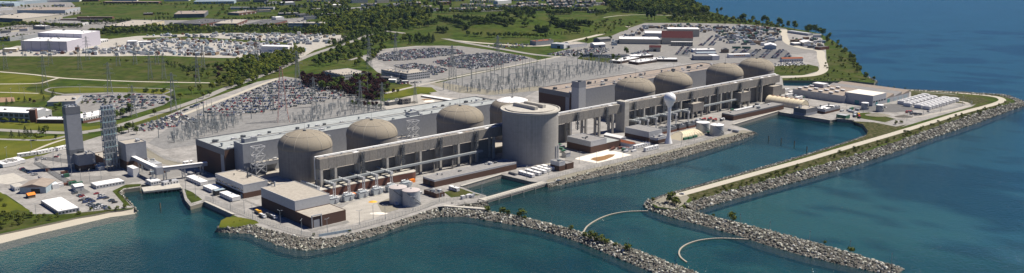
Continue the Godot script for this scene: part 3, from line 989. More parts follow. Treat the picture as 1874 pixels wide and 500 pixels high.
func unit_mesh(k: int) -> Mesh:
	var key := "unit%d" % k
	if not M.has(key):
		var b := MB.new()
		if k == 0:
			b.bx(-1.2, 1.2, 0, 1.3, -0.9, 0.9)
			b.bx(-1.35, 1.35, 1.3, 1.5, -1.05, 1.05)
			b.tube(Vector3(-0.5, 1.5, 0), Vector3(-0.5, 1.8, 0), 0.5, 0.5, 8)
		elif k == 1:
			b.tube(Vector3(0, 0, 0), Vector3(0, 1.3, 0), 0.45, 0.45, 8)
			b.tube(Vector3(0, 1.3, 0), Vector3(0, 1.9, 0), 1.0, 0.55, 8)
		else:
			b.bx(-0.8, 0.8, 0, 0.9, -0.8, 0.8)
			b.bx(0.8, 2.2, 0.2, 0.8, -0.5, 0.5)
			b.bx(-0.9, 0.9, 0.9, 1.05, -0.9, 0.9)
		M[key] = b.mesh()
	return M[key]

# ---------------------------------------------------------------- the station
func dome_profile() -> Array:
	var pr := []
	for i in 17:
		var a := PI / 2 * i / 16.0
		pr.append(Vector2(23.0 * pow(cos(a), 0.82) if i < 16 else 0.0, 33.0 + 13.0 * pow(sin(a), 0.92)))
	return pr

func reactor(s: float, label: String, white_cap := false):
	var t := thing("reactor_building", label, "reactor building", P(s, 0), PYAW, "domed reactor buildings in a row")
	if not M.has("rw"):
		var b := MB.new()
		b.lathe([Vector2(22.7, -0.3), Vector2(22.7, 33.0)], 64)
		M.rw = b.mesh()
		b = MB.new()
		b.lathe([Vector2(22.7, 32.6), Vector2(23.0, 32.7)] + dome_profile(), 64)
		M.rd = b.mesh()
		b = MB.new()
		var pr := dome_profile()
		for i in 13:
			var a: Vector2 = pr[i]
			var c: Vector2 = pr[i + 1]
			b.bar(Vector3(a.x + 0.02, a.y + 0.02, 0), Vector3(c.x + 0.02, c.y + 0.02, 0), 0.3)
		M.rr = b.mesh()
		b = MB.new()
		var rr: Vector2 = pr[9]
		for i in 64:
			var p := TAU * i / 64
			var q := TAU * (i + 1) / 64
			b.bar(Vector3(cos(p) * rr.x, rr.y + 0.03, sin(p) * rr.x), Vector3(cos(q) * rr.x, rr.y + 0.03, sin(q) * rr.x), 0.32)
		M.rring = b.mesh()
		b = MB.new()
		b.tube(Vector3(0, 45.8, 0), Vector3(0, 47.0, 0), 1.4, 1.2, 12)
		b.tube(Vector3(0, 47.0, 0), Vector3(0, 57.0, 0), 0.13, 0.05, 6)
		for a in 4:
			var e := Vector3(cos(a * PI / 2), 0, sin(a * PI / 2)) * 2.6
			b.bar(e + Vector3(0, 45.7, 0), e + Vector3(0, 47.1, 0), 0.1)
		M.rmast = b.mesh()
		b = MB.new()
		var cap := []
		for q in range(9, 17): cap.append(pr[q] + Vector2(0.05 if q < 16 else 0.0, 0.10))
		b.lathe(cap, 48)
		M.rcap = b.mesh()
	obj(t, "wall", M.rw, M.concrete_wall)
	var dm := obj(t, "dome", M.rd, M.concrete_dome)
	for i in 12:
		var r := obj(dm, "dome_rib", M.rr, M.concrete_rib)
		r.rotation.y = TAU * i / 12 + 0.12
	obj(dm, "ring_rib", M.rring, M.concrete_rib)
	obj(t, "mast", M.rmast, M.steel_dark)
	if white_cap: obj(dm, "white_cover", M.rcap, M.roof_white)

func steel_brace(s: float, label: String):
	var t := thing("steel_brace", label, "steel frame", P(s, -33), PYAW, "white steel braces behind the domes")
	var b := MB.new()
	var w := 5.0
	for x in [-w, w]:
		for z in [-4.0, 4.0]:
			b.bar(Vector3(x, 7, z), Vector3(x, 31, z), 0.5)
	part(t, "post_frame", b, M.steel)
	b = MB.new()
	for k in 3:
		var y0 := 8.0 + k * 7.6
		var y1 := y0 + 7.6
		for z in [-4.0, 4.0]:
			b.bar(Vector3(-w, y0, z), Vector3(w, y1, z), 0.45)
			b.bar(Vector3(w, y0, z), Vector3(-w, y1, z), 0.45)
			b.bar(Vector3(-w, y1, z), Vector3(w, y1, z), 0.5)
		for x in [-w, w]:
			b.bar(Vector3(x, y0, -4), Vector3(x, y1, 4), 0.4)
			b.bar(Vector3(x, y1, -4), Vector3(x, y1, 4), 0.5)
	part(t, "diagonal_brace", b, M.steel_pale)
	b = MB.new()
	b.bx(-w + 0.4, w - 0.4, 0, 12, -3.5, 3.5)
	part(t, "base_house", b, M.clad_dark)

func duct(s0: float, s1: float, cols: Array, stacks: Array, label: String):
	var t := thing("relief_duct", label, "duct", P(0, 37), PYAW, "elevated concrete ducts in front of the domes")
	var b := MB.new()
	b.bx(s0 + 0.15, s1 - 0.15, 21.2, 29.8, -3.8, 3.8)
	part(t, "core", b, M.concrete_wall)
	var n := int(round((s1 - s0) / 8.0))
	var st := (s1 - s0) / n
	var seg := MB.new()
	seg.bx(-st / 2 + 0.09, st / 2 - 0.09, 21.0, 30.0, -4.0, 4.0)
	var sm := seg.mesh()
	for i in n:
		obj(t, "duct_segment", sm, M.concrete if i % 3 else M.concrete_pale2, Vector3(s0 + (i + 0.5) * st, 0.0, 0))
	# roof hatches and the pale pipe on top
	for i in n:
		if rng.randf() < 0.35: obj(t, "roof_hatch", boxmesh(5.0, 0.25, 3.2), M.roof_white if rng.randf() < 0.5 else M.roof_brown, Vector3(s0 + (i + 0.5) * st, 30.14, 1.2))
	b = MB.new()
	b.tube(Vector3(s0 + 2, 31.1, -2.6), Vector3(s1 - 1, 31.1, -2.6), 0.62, 0.62, 10)
	b.tube(Vector3(s0 + 2, 30.7, -1.1), Vector3(s1 - 1, 30.7, -1.1), 0.3, 0.3, 8)
	b.tube(Vector3(s0 + 2, 31.1, -2.6), Vector3(s0 - 0.9, 31.1, -2.6), 0.62, 0.62, 10)
	b.tube(Vector3(s0 - 0.9, 31.1, -2.6), Vector3(s0 - 0.9, 12, -2.6), 0.5, 0.5, 10)
	part(t, "roof_pipe", b, M.steel_pale)
	for i in int((s1 - s0) / 16.0): obj(t, "pipe_saddle", boxmesh(0.6, 1.2, 3.4), M.steel, Vector3(s0 + 8 + i * 16.0, 30.6, -2.2))
	var cm := MB.new()
	cm.bx(-1.1, 1.1, -0.3, 21.0, -1.1, 1.1)
	var cmesh := cm.mesh()
	for s in cols:
		obj(t, "column", cmesh, M.concrete_pale, Vector3(s, 0, 2.85))
		obj(t, "column", cmesh, M.concrete_pale, Vector3(s, 0, -2.85))
		obj(t, "cross_beam", boxmesh(1.6, 1.4, 3.4), M.concrete_pale, Vector3(s, 12.0, 0))
	for s in stacks:
		var k := MB.new()
		for x in [-1.5, 1.5]:
			for z in [4.4, 6.4]: k.bar(Vector3(x, 13, z), Vector3(x, 31, z), 0.28)
		for y in range(14, 32, 2):
			k.bar(Vector3(-1.5, y, 6.4), Vector3(1.5, y, 6.4), 0.22)
			k.bar(Vector3(-1.5, y - 2, 6.4), Vector3(1.5, y, 6.4), 0.2)
			k.bar(Vector3(-1.5, y, 4.4), Vector3(-1.5, y, 6.4), 0.22)
			k.bar(Vector3(1.5, y, 4.4), Vector3(1.5, y, 6.4), 0.22)
		k.tube(Vector3(0, 12, 5.3), Vector3(0, 30, 5.3), 0.7, 0.7, 8)
		k.box(Vector3(0, 26, 5.3), Vector3(2.2, 3.0, 1.6))
		k.box(Vector3(0.2, 19, 5.3), Vector3(2.0, 1.6, 1.6))
		k.mesh()
		var q := obj(t, "valve_stack", k.mesh(), M.steel_dark, Vector3(s, 0, 0))
		q.set_meta("label", "dark steel ladder and valve cluster on the duct face")
	return t

func gantry(s: float, t0: float, t1: float, h: float, label: String, group: String):
	var t := thing("gantry", label, "gantry", P(s, (t0 + t1) / 2), PYAW, group)
	var L := (t1 - t0) / 2
	var b := MB.new()
	b.bx(-1.15, 1.15, h - 1.9, h, -L, L)
	part(t, "beam", b, M.galv)
	b = MB.new()
	for i in 8:
		var z := -L + (i + 0.5) * L / 4
		b.bx(-0.6, 0.6, h, h + 0.35, z - 0.8, z + 0.8)
	part(t, "cable_tray", b, M.steel_pale)
	for x in [-0.9, 0.9]:
		b = MB.new()
		b.bx(x - 0.28, x + 0.28, -0.3, h - 1.9, L - 0.9, L - 0.3)
		part(t, "leg", b, M.steel_pale)
	b = MB.new()
	for i in 5:
		var y0 := 0.3 + i * (h - 2.0) / 5
		b.bar(Vector3(-0.8, y0, L - 0.6), Vector3(0.8, y0 + (h - 2.0) / 5, L - 0.6), 0.2)
	b.bx(-1.2, 1.2, h - 2.2, h + 0.5, L - 0.1, L + 0.5)
	part(t, "bracing", b, M.steel_pale)
	b = MB.new()
	b.bx(-0.8, 0.8, -0.3, h - 1.5, -L, -L + 1.2)
	part(t, "rear_post", b, M.concrete_pale)

func plant():
	mat("concrete_pale2", Color(0.34, 0.32, 0.285), 0.92, noise_tex(512, 0.5, 1.0, 0.06, 77, 0.0, 16.0), 38)
	# turbine halls
	var hallA := fr_st(-46, 285, -114, -57.6, 27)
	var t := bld("turbine_hall", "long low turbine hall with pale grey roof and dark brick end beside the conveyor bridge", "turbine hall", hallA, {wall = "brick", roof = "roof_pale", trim = "clad_dark", par = 0.9}, "turbine halls")
	hall_extras(t, hallA, 34)
	var hallB := fr_st(378, 692, -108, -55.6, 27)
	t = bld("turbine_hall", "long turbine hall with dull brown roof behind the four uncovered eastern domes", "turbine hall", hallB, {wall = "brick", roof = "roof_brown", trim = "clad_dark", par = 0.9}, "turbine halls")
	hall_extras(t, hallB, 30)
	# grey auxiliary bays in front of the halls
	bld("auxiliary_bay", "tall grey metal-clad bay behind the western domes, taller than the turbine hall roof", "industrial block", fr_st(-37, 285, -57.5, -41, 33), {wall = "clad_grey", roof = "roof_pale", par = 0.8, units = 16})
	bld("auxiliary_bay", "tall grey metal-clad bay behind the eastern domes, beside the lift tower", "industrial block", fr_st(391, 692, -55.5, -43, 32), {wall = "clad_grey", roof = "roof_brown", par = 0.8, units = 12})
	for q in [[-26, "beside the brick hall end"], [150, "behind the third dome"]]:
		bld("roof_penthouse", "small grey plant room on the pale hall roof " + q[1], "plant room", {pos = P(q[0], -50, 32.3), yaw = PYAW, w = 12.0, d = 7.0, h = 3.6}, {wall = "clad_grey", roof = "roof_pale", units = 1})
	var lift := bld("lift_tower", "slender dark grey lift tower at the brick end of the brown-roofed hall", "tower", fr_st(379, 390.5, -54.5, -43, 41), {wall = "clad_grey", roof = "roof_grey", par = 1.0, bh = 34.0, base = "clad_light", units = 1})
	lift.set_meta("kind", "thing")
	# low annexes around the dome feet
	bld("dome_annex", "low flat-roofed annex wrapped around the feet of the western domes", "annex", fr_st(-36, 268, -40.8, 27, 6.5), {wall = "concrete_wall", roof = "roof_gravel", units = 20})
	bld("dome_annex", "low flat-roofed annex wrapped around the feet of the eastern domes", "annex", fr_st(392, 692, -42.8, 27, 7.0), {wall = "concrete_wall", roof = "roof_gravel", units = 20})
	for s in [34.0, 118.0, 204.0]:
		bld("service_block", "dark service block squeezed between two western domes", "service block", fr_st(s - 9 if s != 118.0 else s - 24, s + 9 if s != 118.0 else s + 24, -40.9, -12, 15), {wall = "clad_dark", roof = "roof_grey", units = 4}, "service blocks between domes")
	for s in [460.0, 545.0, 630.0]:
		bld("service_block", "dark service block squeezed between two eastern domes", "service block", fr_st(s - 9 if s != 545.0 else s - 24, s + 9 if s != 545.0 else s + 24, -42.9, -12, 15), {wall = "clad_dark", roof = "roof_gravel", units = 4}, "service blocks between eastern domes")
	for q in [[-8, 186, "western"], [236, 288, "middle"], [368, 650, "eastern"]]:
		bld("pipe_gallery", "concrete pipe gallery behind the %s duct columns" % q[2], "gallery", fr_st(q[0], q[1], 27.2, 32.6, 17.5), {wall = "concrete_wall", roof = "roof_gravel", par = 0.3, units = 6}, "pipe galleries under the ducts")
	# domes
	var dl := ["beige concrete domed reactor building beside the brick hall end", "beige concrete domed reactor building, second from the brick hall end", "beige concrete domed reactor building, third from the brick hall end",
		"concrete domed reactor building with a white covered top, behind the round windowless tower", "beige concrete dome beside the slender lift tower", "beige concrete dome second beyond the slender lift tower",
		"beige concrete dome third beyond the slender lift tower", "beige concrete dome at the far end of the row by the inlet"]
	var ds := [0, 68, 170, 238, 426, 494, 596, 664]
	for i in 8: reactor(ds[i], dl[i], i == 3)
	for q in [[-27, "beside the first dome by the brick hall end"], [38, "between the first two domes by the brick hall end"], [138, "in the wide gap before the third dome"], [210, "beside the dome with the white cover"]]:
		steel_brace(q[0], "white steel cross-braced frame " + q[1])
	for q in [[-16, "by the first dome"], [120, "in the wide gap between domes"]]:
		bld("wall_gallery", "grey cantilevered gallery along the grey wall " + q[1], "gallery", {pos = P(q[0], -37.6, 13), yaw = PYAW, w = 24.0, d = 6.0, h = 3.0}, {wall = "clad_grey", roof = "roof_gravel", par = 0.4, units = 2}, "galleries on the grey wall")
	# round vacuum building
	t = thing("vacuum_building", "huge round windowless concrete tower with flat roof and two roof ridges", "tower", P(200.5, 66.5), PYAW)
	var b := MB.new()
	b.lathe([Vector2(26.3, -0.3), Vector2(26.3, 47.6)], 96)
	part(t, "wall", b, M.concrete_vac)
	b = MB.new()
	b.lathe([Vector2(26.3, 47.5), Vector2(27.9, 48.0), Vector2(27.9, 49.6), Vector2(26.6, 49.8), Vector2(26.6, 49.0)], 96)
	part(t, "roof_rim", b, M.concrete_pale)
	b = MB.new()
	b.lathe([Vector2(26.6, 49.0), Vector2(23.4, 49.1), Vector2(23.4, 50.0), Vector2(22.6, 50.1), Vector2(0, 50.6)], 96)
	part(t, "roof", b, M.concrete_pale)
	for q in [[-5.5, 9.0, 30.0], [6.5, 3.5, 26.0]]:
		b = MB.new()
		b.bx(q[0] - 2.0, q[0] + 2.0, 50.0, 53.2, -q[2] / 2 - 1.0, q[2] / 2 - 1.0)
		b.bx(q[0] - 1.5, q[0] + 1.5, 53.2, 53.5, -q[2] / 2 - 0.5, q[2] / 2 - 1.5)
		part(t, "roof_ridge", b, M.concrete_pale)
	b = MB.new()
	b.lathe([Vector2(27.3, -0.3), Vector2(27.3, 1.0), Vector2(26.3, 1.2)], 96)
	part(t, "footing", b, M.concrete_pale)
	for i in 3:
		b = MB.new()
		var a := 0.9 + i * 0.16
		b.tube(Vector3(cos(a) * 26.8, 0, sin(a) * 26.8), Vector3(cos(a) * 26.8, 16, sin(a) * 26.8), 0.5, 0.5, 8)
		part(t, "vertical_pipe", b, M.steel_pale)
	# pressure relief ducts on columns
	duct(-11, 224, [-9.5, 4, 28, 56, 70, 91.5, 114, 135, 157, 178, 214], [29.5, 71, 113, 155], "concrete duct on tall columns from the first dome to the round tower")
	duct(228, 656, [240, 262, 281, 304, 324, 345, 366, 395, 414, 438, 459, 488, 512, 534, 555, 577, 591, 618, 647], [289, 333, 377, 425, 475, 524, 570, 612], "concrete duct on tall columns from the round tower to the far dome")
	bld("duct_pylon", "massive concrete pylon rising beside the duct near the water tower", "pylon", fr_st(357, 364, 33.0, 46, 33), {wall = "concrete_pale", roof = "concrete_pale", par = 0.2})
	for q in [[572, 12.0, "near the shelter tent"], [640, 12.0, "at the far end of the duct"], [480, 10.0, "behind the two pale storage tanks"]]:
		bld("duct_house", "grey concrete house hung under the duct " + q[2], "annex", {pos = P(q[0], 42, 8), yaw = PYAW, w = 20.0, d = 14.0, h = q[1] - 1}, {wall = "concrete_wall", roof = "roof_gravel", units = 1, bh = 4.0, base = "concrete"}, "houses under the duct")
		for k in [-8.5, 8.5]:
			bld("support_leg", "square concrete leg under the duct house " + q[2], "column", {pos = P(q[0] + k, 47.5), yaw = PYAW, w = 2.0, d = 2.0, h = 7.9}, {wall = "concrete_pale", roof = "concrete_pale", par = 0.2}, "legs under the duct houses")
	# lower pipe bridges behind the columns
	for q in [[-8.0, 160.0, "western"], [370.0, 560.0, "eastern"]]:
		t = thing("pipe_bridge", "grey horizontal pipe bridge running behind the %s duct columns" % q[2], "pipe bridge", P(q[0], 44.5), PYAW)
		b = MB.new()
		b.bx(0, q[1] - q[0], 10.2, 11.9, -1.2, 1.2)
		part(t, "casing", b, M.galv)
		for i in int((q[1] - q[0]) / 21.0):
			b = MB.new()
			b.bx(6 + i * 21.0, 7 + i * 21.0, -0.3, 10.2, -0.6, 0.6)
			part(t, "post", b, M.concrete)
	# gantries and brick screen in front of the western transformers
	for s in [-35, -21, -6, 8, 22.5, 35.5, 50.5]:
		gantry(s, 28, 54, 11.6, "steel cable gantry beam over the brick screen wall and pale transformers", "gantries by the brick screen")
	for s in [370, 384, 398, 418, 432, 454]:
		gantry(s, 30, 56, 12.0, "steel cable gantry beam above the dark transformers behind the water tower", "gantries behind the water tower")
	t = thing("brick_screen", "long red-brown brick annex with pale roof and rounded end under the gantries", "annex", P(0, 0), PYAW)
	var poly := PackedVector2Array([Vector2(-36, 49.5), Vector2(-36, 39), Vector2(60, 39), Vector2(74, 39)])
	for i in 9:
		var a := -PI / 2 + PI * i / 8.0
		poly.append(Vector2(74 + cos(a) * 6.5, 45.5 + sin(a) * 6.5))
	poly.append(Vector2(60, 50.5))
	b = MB.new()
	b.prism(poly, -0.3, 6.4)
	part(t, "brick_wall", b, M.brick_red)
	var cap := PackedVector2Array()
	for p in poly: cap.append(p + (p - Vector2(20, 45)).normalized() * 0.15)
	b = MB.new()
	b.prism(cap, 6.42, 6.9)
	part(t, "roof", b, M.concrete_pale)

func hall_extras(t: Node3D, f: Dictionary, n: int):
	# dark cladding band and panels at the end wall, vents along the roof
	var b := MB.new()
	var w: float = f.w
	var d: float = f.d
	b.bx(-w / 2 - 0.25, -w / 2 - 0.02, 21.5, 27.05, -d / 2, d / 2 + 0.2)
	part(t, "upper_band", b, M.clad_dark)
	b = MB.new()
	b.bx(-w / 2 - 0.2, -w / 2 - 0.02, 0, 21.48, d / 2 - 7.5, d / 2 - 1.5)
	part(t, "light_panel", b, M.clad_grey)
	for i in n:
		for k in 3:
			if rng.randf() < 0.25: continue
			var u := obj(t, "roof_vent", unit_mesh((i + k) % 3), M[["steel_dark", "galv", "steel_pale"][(i * 7 + k) % 3]], Vector3(-w / 2 + (i + 0.5) * w / n + rng.randf_range(-3, 3), 26.3, [-d * 0.12, d * 0.22, d * 0.42][k] + rng.randf_range(-2, 2)))
			u.scale = Vector3.ONE * rng.randf_range(1.0, 1.9)
			u.rotation.y = rng.randf_range(-0.2, 0.2)
	b = MB.new()
	b.bx(-w / 2 + 1, w / 2 - 1, 26.3, 26.75, -d * 0.06 - 0.6, -d * 0.06 + 0.6)
	part(t, "roof_kerb", b, M.roof_grey)

func trailer(f: Dictionary, label: String, group: String, called := "trailer"):
	var t := thing(called, label, "trailer", f.pos, f.yaw, group)
	var w: float = f.w
	var d: float = f.d
	var h: float = f.h
	var b := MB.new()
	b.bx(-w / 2, w / 2, 0.5, h - 0.15, -d / 2, d / 2)
	part(t, "body", b, M.clad_white)
	b = MB.new()
	b.bx(-w / 2 - 0.1, w / 2 + 0.1, h - 0.14, h, -d / 2 - 0.1, d / 2 + 0.1)
	part(t, "roof", b, M.roof_white)
	b = MB.new()
	b.bx(-w / 2 + 0.3, w / 2 - 0.3, -0.2, 0.48, -d / 2 + 0.2, d / 2 - 0.2)
	part(t, "skirt", b, M.steel_dark)
	var lx: bool = w > d
	var n := int(max(2, (w if lx else d) / 3.5))
	for i in n:
		if lx: obj(t, "window", boxmesh(1.0, 0.9, 0.1), M.glass_dark, Vector3(-w / 2 + (i + 0.5) * w / n, h * 0.6, d / 2 + 0.03))
		else: obj(t, "window", boxmesh(0.1, 0.9, 1.0), M.glass_dark, Vector3(-w / 2 - 0.03, h * 0.6, -d / 2 + (i + 0.5) * d / n))
	obj(t, "roof_unit", boxmesh(1.2, 0.6, 1.0), M.galv, Vector3(w * 0.2, h + 0.3, 0))

func tank(at: Vector3, r: float, h: float, label: String, group: String, wallm := "tank_grey", topm := "roof_white"):
	var t := thing("storage_tank", label, "tank", at, PYAW, group)
	var b := MB.new()
	b.lathe([Vector2(r, -0.3), Vector2(r, h)], 36)
	part(t, "shell", b, M[wallm])
	b = MB.new()
	b.lathe([Vector2(r + 0.12, h - 0.3), Vector2(r + 0.12, h + 0.02), Vector2(r * 0.5, h + r * 0.10), Vector2(0, h + r * 0.14)], 36)
	part(t, "top", b, M[topm])
	for k in int(h / 3.0):
		b = MB.new()
		b.lathe([Vector2(r + 0.01, 2.5 + k * 3.0), Vector2(r + 0.09, 2.55 + k * 3.0), Vector2(r + 0.09, 2.7 + k * 3.0), Vector2(r + 0.01, 2.75 + k * 3.0)], 36)
		part(t, "band", b, M[wallm])
	b = MB.new()
	for i in 14:
		var a0 := 0.6 + i * 0.16
		var a1 := a0 + 0.16
		b.bar(Vector3(cos(a0) * (r + 0.5), h * i / 14.0, sin(a0) * (r + 0.5)), Vector3(cos(a1) * (r + 0.5), h * (i + 1) / 14.0, sin(a1) * (r + 0.5)), 0.4)
	part(t, "spiral_stair", b, M.steel_dark)
	b = MB.new()
	b.tube(Vector3(0, h + r * 0.12, 0), Vector3(0, h + r * 0.14 + 0.8, 0), 0.5, 0.5, 8)
	part(t, "vent", b, M.steel)

func transformer(at: Vector3, sc: float, m: String, label: String, group: String):
	var t := thing("transformer", label, "transformer", at, PYAW, group)
	t.scale = Vector3.ONE * sc
	var b := MB.new()
	b.bx(-2.4, 2.4, 0.3, 4.2, -1.8, 1.8)
	b.bx(-2.6, 2.6, 4.2, 4.45, -2.0, 2.0)
	part(t, "tank_body", b, M[m])
	for g in [-1, 1]:
		b = MB.new()
		for i in 6: b.bx(g * 3.0 - 0.5, g * 3.0 + 0.5, 0.7, 3.9, -1.9 + i * 0.68, -1.5 + i * 0.68)
		b.bx(g * 3.0 - 0.3, g * 3.0 + 0.3, 3.4, 3.8, -1.9, 1.9)
		part(t, "radiator", b, M[m])
	for i in 3:
		b = MB.new()
		b.tube(Vector3(-1.5 + i * 1.5, 4.4, 0), Vector3(-1.7 + i * 1.7, 6.4, 0.3), 0.28, 0.14, 8)
		part(t, "bushing", b, M.steel_pale)
	b = MB.new()
	b.tube(Vector3(-2.2, 5.2, -1.3), Vector3(1.2, 5.2, -1.3), 0.55, 0.55, 10)
	part(t, "conservator", b, M.steel_pale)
	b = MB.new()
	b.bx(-3.8, 3.8, -0.2, 0.3, -2.6, 2.6)
	part(t, "pad", b, M.concrete_pale)
	b = MB.new()
	b.bx(1.0, 2.3, 1.2, 3.2, 1.82, 2.4)
	part(t, "control_box", b, M.clad_light)

func frame_q(px: float, py: float, w: float, d: float, h: float) -> Dictionary:
	return {pos = G(px, py), yaw = PYAW, w = w, d = d, h = h}

func plant_front():
	# brick and metal boxes at the western corner
	var t := thing("box_building", "large two-tone building of grey cladding over dark brick with lower brick wing", "industrial building", P(-49, 77), PYAW)
	body(t, 30, 52, 16.2, {wall = "clad_light", bh = 8.6, base = "brick", roof = "roof_gravel", par = 0.5}, 0, -11)
	body(t, 30, 22, 8.4, {wall = "brick", roof = "roof_gravel", par = 0.4, doors = [["f", 0.16, 5.0, 6.0, "clad_grey"], ["r", 0.6, 2.2, 2.6, "clad_white"]]}, 0, 26.12)
	var b := MB.new()
	b.tube(Vector3(-5, 16, -33), Vector3(-5, 20, -33), 0.6, 0.6, 10)
	part(t, "flue", b, M.steel)
	b = MB.new()
	b.bx(-14.6, -14.0, 0, 9.2, 37.2, 37.8)
	b.bx(-6.6, -6.0, 0, 9.2, 37.2, 37.8)
	b.bx(-14.6, -6.0, 9.2, 9.8, 37.0, 38.0)
	part(t, "door_frame", b, M.steel)
	t = bld("grey_building", "grey-clad building on brick plinth with gravel roof behind the white trailers", "industrial building", fr_st(-63, -41, -42, 8, 11.6), {wall = "clad_light", bh = 4.6, base = "brick", roof = "roof_gravel", units = 2, win = [1, 0, 9, 6.0, 3.0, 1.4, 0.7], doors = [["l", 0.93, 3.0, 3.4, "clad_blue"]]})
	b = MB.new()
	b.tube(Vector3(3, 11, 6), Vector3(3, 20, 6), 0.55, 0.5, 10)
	part(t, "flue", b, M.steel_dark)
	bld("link_building", "low grey link building between the grey-clad building and the first dome", "annex", fr_st(-40.8, -22, -8, 20, 9.0), {wall = "clad_grey", roof = "roof_gravel", units = 3})
	# white trailers by the intake wall
	trailer(fr_px(367, 341, 334, 342, 322, 379, 331), "long white trailer on the quay near the conveyor bridge", "white trailers on the quay")
	bld("quay_shed", "low flat blue-grey roofed shed at the foot of the brick hall end", "shed", fr_px(380, 337, 331, 346, 314, 396, 326), {wall = "clad_light", roof = "roof_grey", par = 0.3, units = 3})
	trailer(fr_px(387.5, 354, 347, 369, 340, 406, 342), "white trailer beside a small dark shed on the quay", "white trailers on the quay")
	bld("dark_shed", "small black flat-roofed shed between two white trailers", "shed", fr_px(394, 359, 350, 391, 347, 412, 345), {wall = "black", roof = "clad_blue", par = 0.2})
	trailer(fr_px(425, 370, 362, 405, 351, 440, 359), "short beige and white trailer nearest the grassy headland", "white trailers on the quay")
	# transformers
	for s in [-18, -4, 10, 24, 38.5, 53]:
		transformer(P(s, 70), 1.25, "transformer", "pale grey power transformer with finned radiators in front of the brick screen", "pale transformers by the brick screen")
		transformer(P(s + 6.5, 66), 0.85, "clad_white", "small white auxiliary transformer between larger pale transformers", "white auxiliary transformers")
	for s in [384, 398, 414, 430, 446]:
		bld("transformer_cell", "dark fire-walled transformer cell behind the cream tent", "transformer cell", fr_st(s - 6, s + 6, 70, 79, 5.0), {wall = "clad_dark", bh = 2.4, base = "brick_red", roof = "steel_dark", par = 0.4, units = 5}, "dark transformer cells")
	for q in [[645, 360, "between pale transformers"], [754, 334, "near the rounded brick end"]]:
		bld("orange_container", "small bright orange container " + q[2], "container", frame_q(q[0], q[1], 5.0, 3.0, 3.0), {wall = "orange", roof = "orange", par = 0.2})
	# storage tanks
	tank(P(23.5, 101), 7.1, 13.0, "round grey storage tank with rusty top, nearer the brick screen", "rusty-topped tanks", "tank_grey", "tank_top")
	tank(P(27.3, 113.5), 7.1, 12.4, "round grey storage tank with rusty top, nearer the perimeter fence", "rusty-topped tanks", "tank_grey", "tank_top")
	tank(P(421, 100), 7.0, 10.8, "pale round tank with white top behind the cream tent", "white-topped tanks")
	tank(P(421.5, 118), 7.0, 10.8, "pale round tank with white top nearer the channel bank", "white-topped tanks")
	# pump houses
	t = bld("pump_house", "long low brick pump house with grey fascia beside the western forebay", "pump house", fr_st(72.5, 166, 69, 85, 6.6), {wall = "clad_light", bh = 5.0, base = "brick", roof = "roof_grey", par = 0.4, units = 6, doors = [["l", 0.55, 3.5, 3.6, "black"]]})
	t = bld("pump_house", "long low brick pump house with white roof pipes beside the eastern forebay", "pump house", fr_st(496, 597, 70, 86, 6.6), {wall = "clad_dark", bh = 5.0, base = "brick", roof = "roof_grey", par = 0.4, units = 5})
	for z in [-4.0, -6.5]:
		b = MB.new()
		b.tube(Vector3(-30, 7.4, z), Vector3(30 + z * 3, 7.4, z), 0.55, 0.55, 8)
		part(t, "roof_pipe", b, M.white_paint)
	bld("brick_hut", "small flat-roofed brick hut beside the rusty-topped tanks", "hut", fr_px(799, 363, 355, 777, 347, 812, 351), {wall = "brick", roof = "roof_dark", units = 3, par = 0.4, doors = [["f", 0.7, 1.4, 2.2, "clad_grey"]]})
	trailer(fr_px(836, 352, 345, 822, 340, 842, 344), "single white trailer on the grass by the western forebay", "")
	for q in [[974, 326, 952, 312], [986, 322.5, 960, 309.5], [996, 319, 968, 307], [1003, 316, 976, 305], [1010, 313, 984, 303]]:
		trailer(fr_px(q[0], q[1], q[1] - 6, q[2], q[3], q[0] + 5.5, q[1] - 7.2), "long white box trailer parked in a rank by the round tower", "rank of white trailers")
	bld("dark_container", "dark flatbed container beside the rank of white trailers", "container", fr_px(943, 322, 318, 932, 314, 952, 319), {wall = "clad_dark", roof = "roof_dark", par = 0.2})
	# buildings between the round tower and the water tower
	var f := fr_px(1023.5, 314, 297, 1002.5, 294, 1036, 295)
	bld("screen_house", "small brick building with grey upper cladding beside the rank of white trailers", "building", f, {wall = "clad_light", bh = f.h * 0.55, base = "brick", roof = "roof_grey", units = 2})
	bld("screen_house_wing", "low dark brick wing with flat roof next to the white membrane sheet", "building", fr_px(1037, 311, 300, 1025, 295, 1058, 299), {wall = "brick", roof = "roof_grey", par = 0.4})
	f = fr_px(1081, 281, 259, 1037, 249.5, 1109, 252.5)
	bld("workshop", "brick workshop with broad grey fascia above the white membrane sheet", "workshop", f, {wall = "clad_light", bh = f.h * 0.55, base = "brick", roof = "roof_grey", units = 3})
	bld("workshop_wing", "low brick wing of the workshop beside the rust-roofed shed", "workshop", fr_px(1110, 274.5, 262, 1085, 255, 1134, 256), {wall = "brick", roof = "roof_pale", par = 0.4})
	bld("pale_shed", "long pale grey shed with shallow pitched roof behind the workshop", "shed", fr_px(1136, 260, 253, 1105, 246.5, 1146, 251), {wall = "clad_light", roof = "roof_white", gable = 1.6, ridge = "z", par = 0.1})
	bld("rust_shed", "white shed with rust-red pitched roof beside the workshop", "shed", fr_px(1156, 273, 264, 1133, 259, 1167, 263), {wall = "clad_white", roof = "roof_rust", gable = 1.8, ridge = "z", par = 0.1})
	f = fr_px(1187.5, 260, 241.5, 1142, 233, 1211, 236)
	bld("switch_building", "grey-clad building on brick plinth beside the foot of the water tower", "building", f, {wall = "clad_light", bh = f.h * 0.42, base = "brick", roof = "roof_grey", par = 0.4})
	f = fr_px(1201, 264, 253, 1192, 250, 1217, 248)
	bld("switch_hut", "small brick hut with grey top next to the water tower foot", "hut", f, {wall = "clad_light", bh = f.h * 0.6, base = "brick", roof = "roof_grey", units = 2})
	trailer(fr_px(1162, 274, 267, 1159, 266, 1187, 260), "white trailer in the yard between workshop and water tower", "trailers by the water tower")
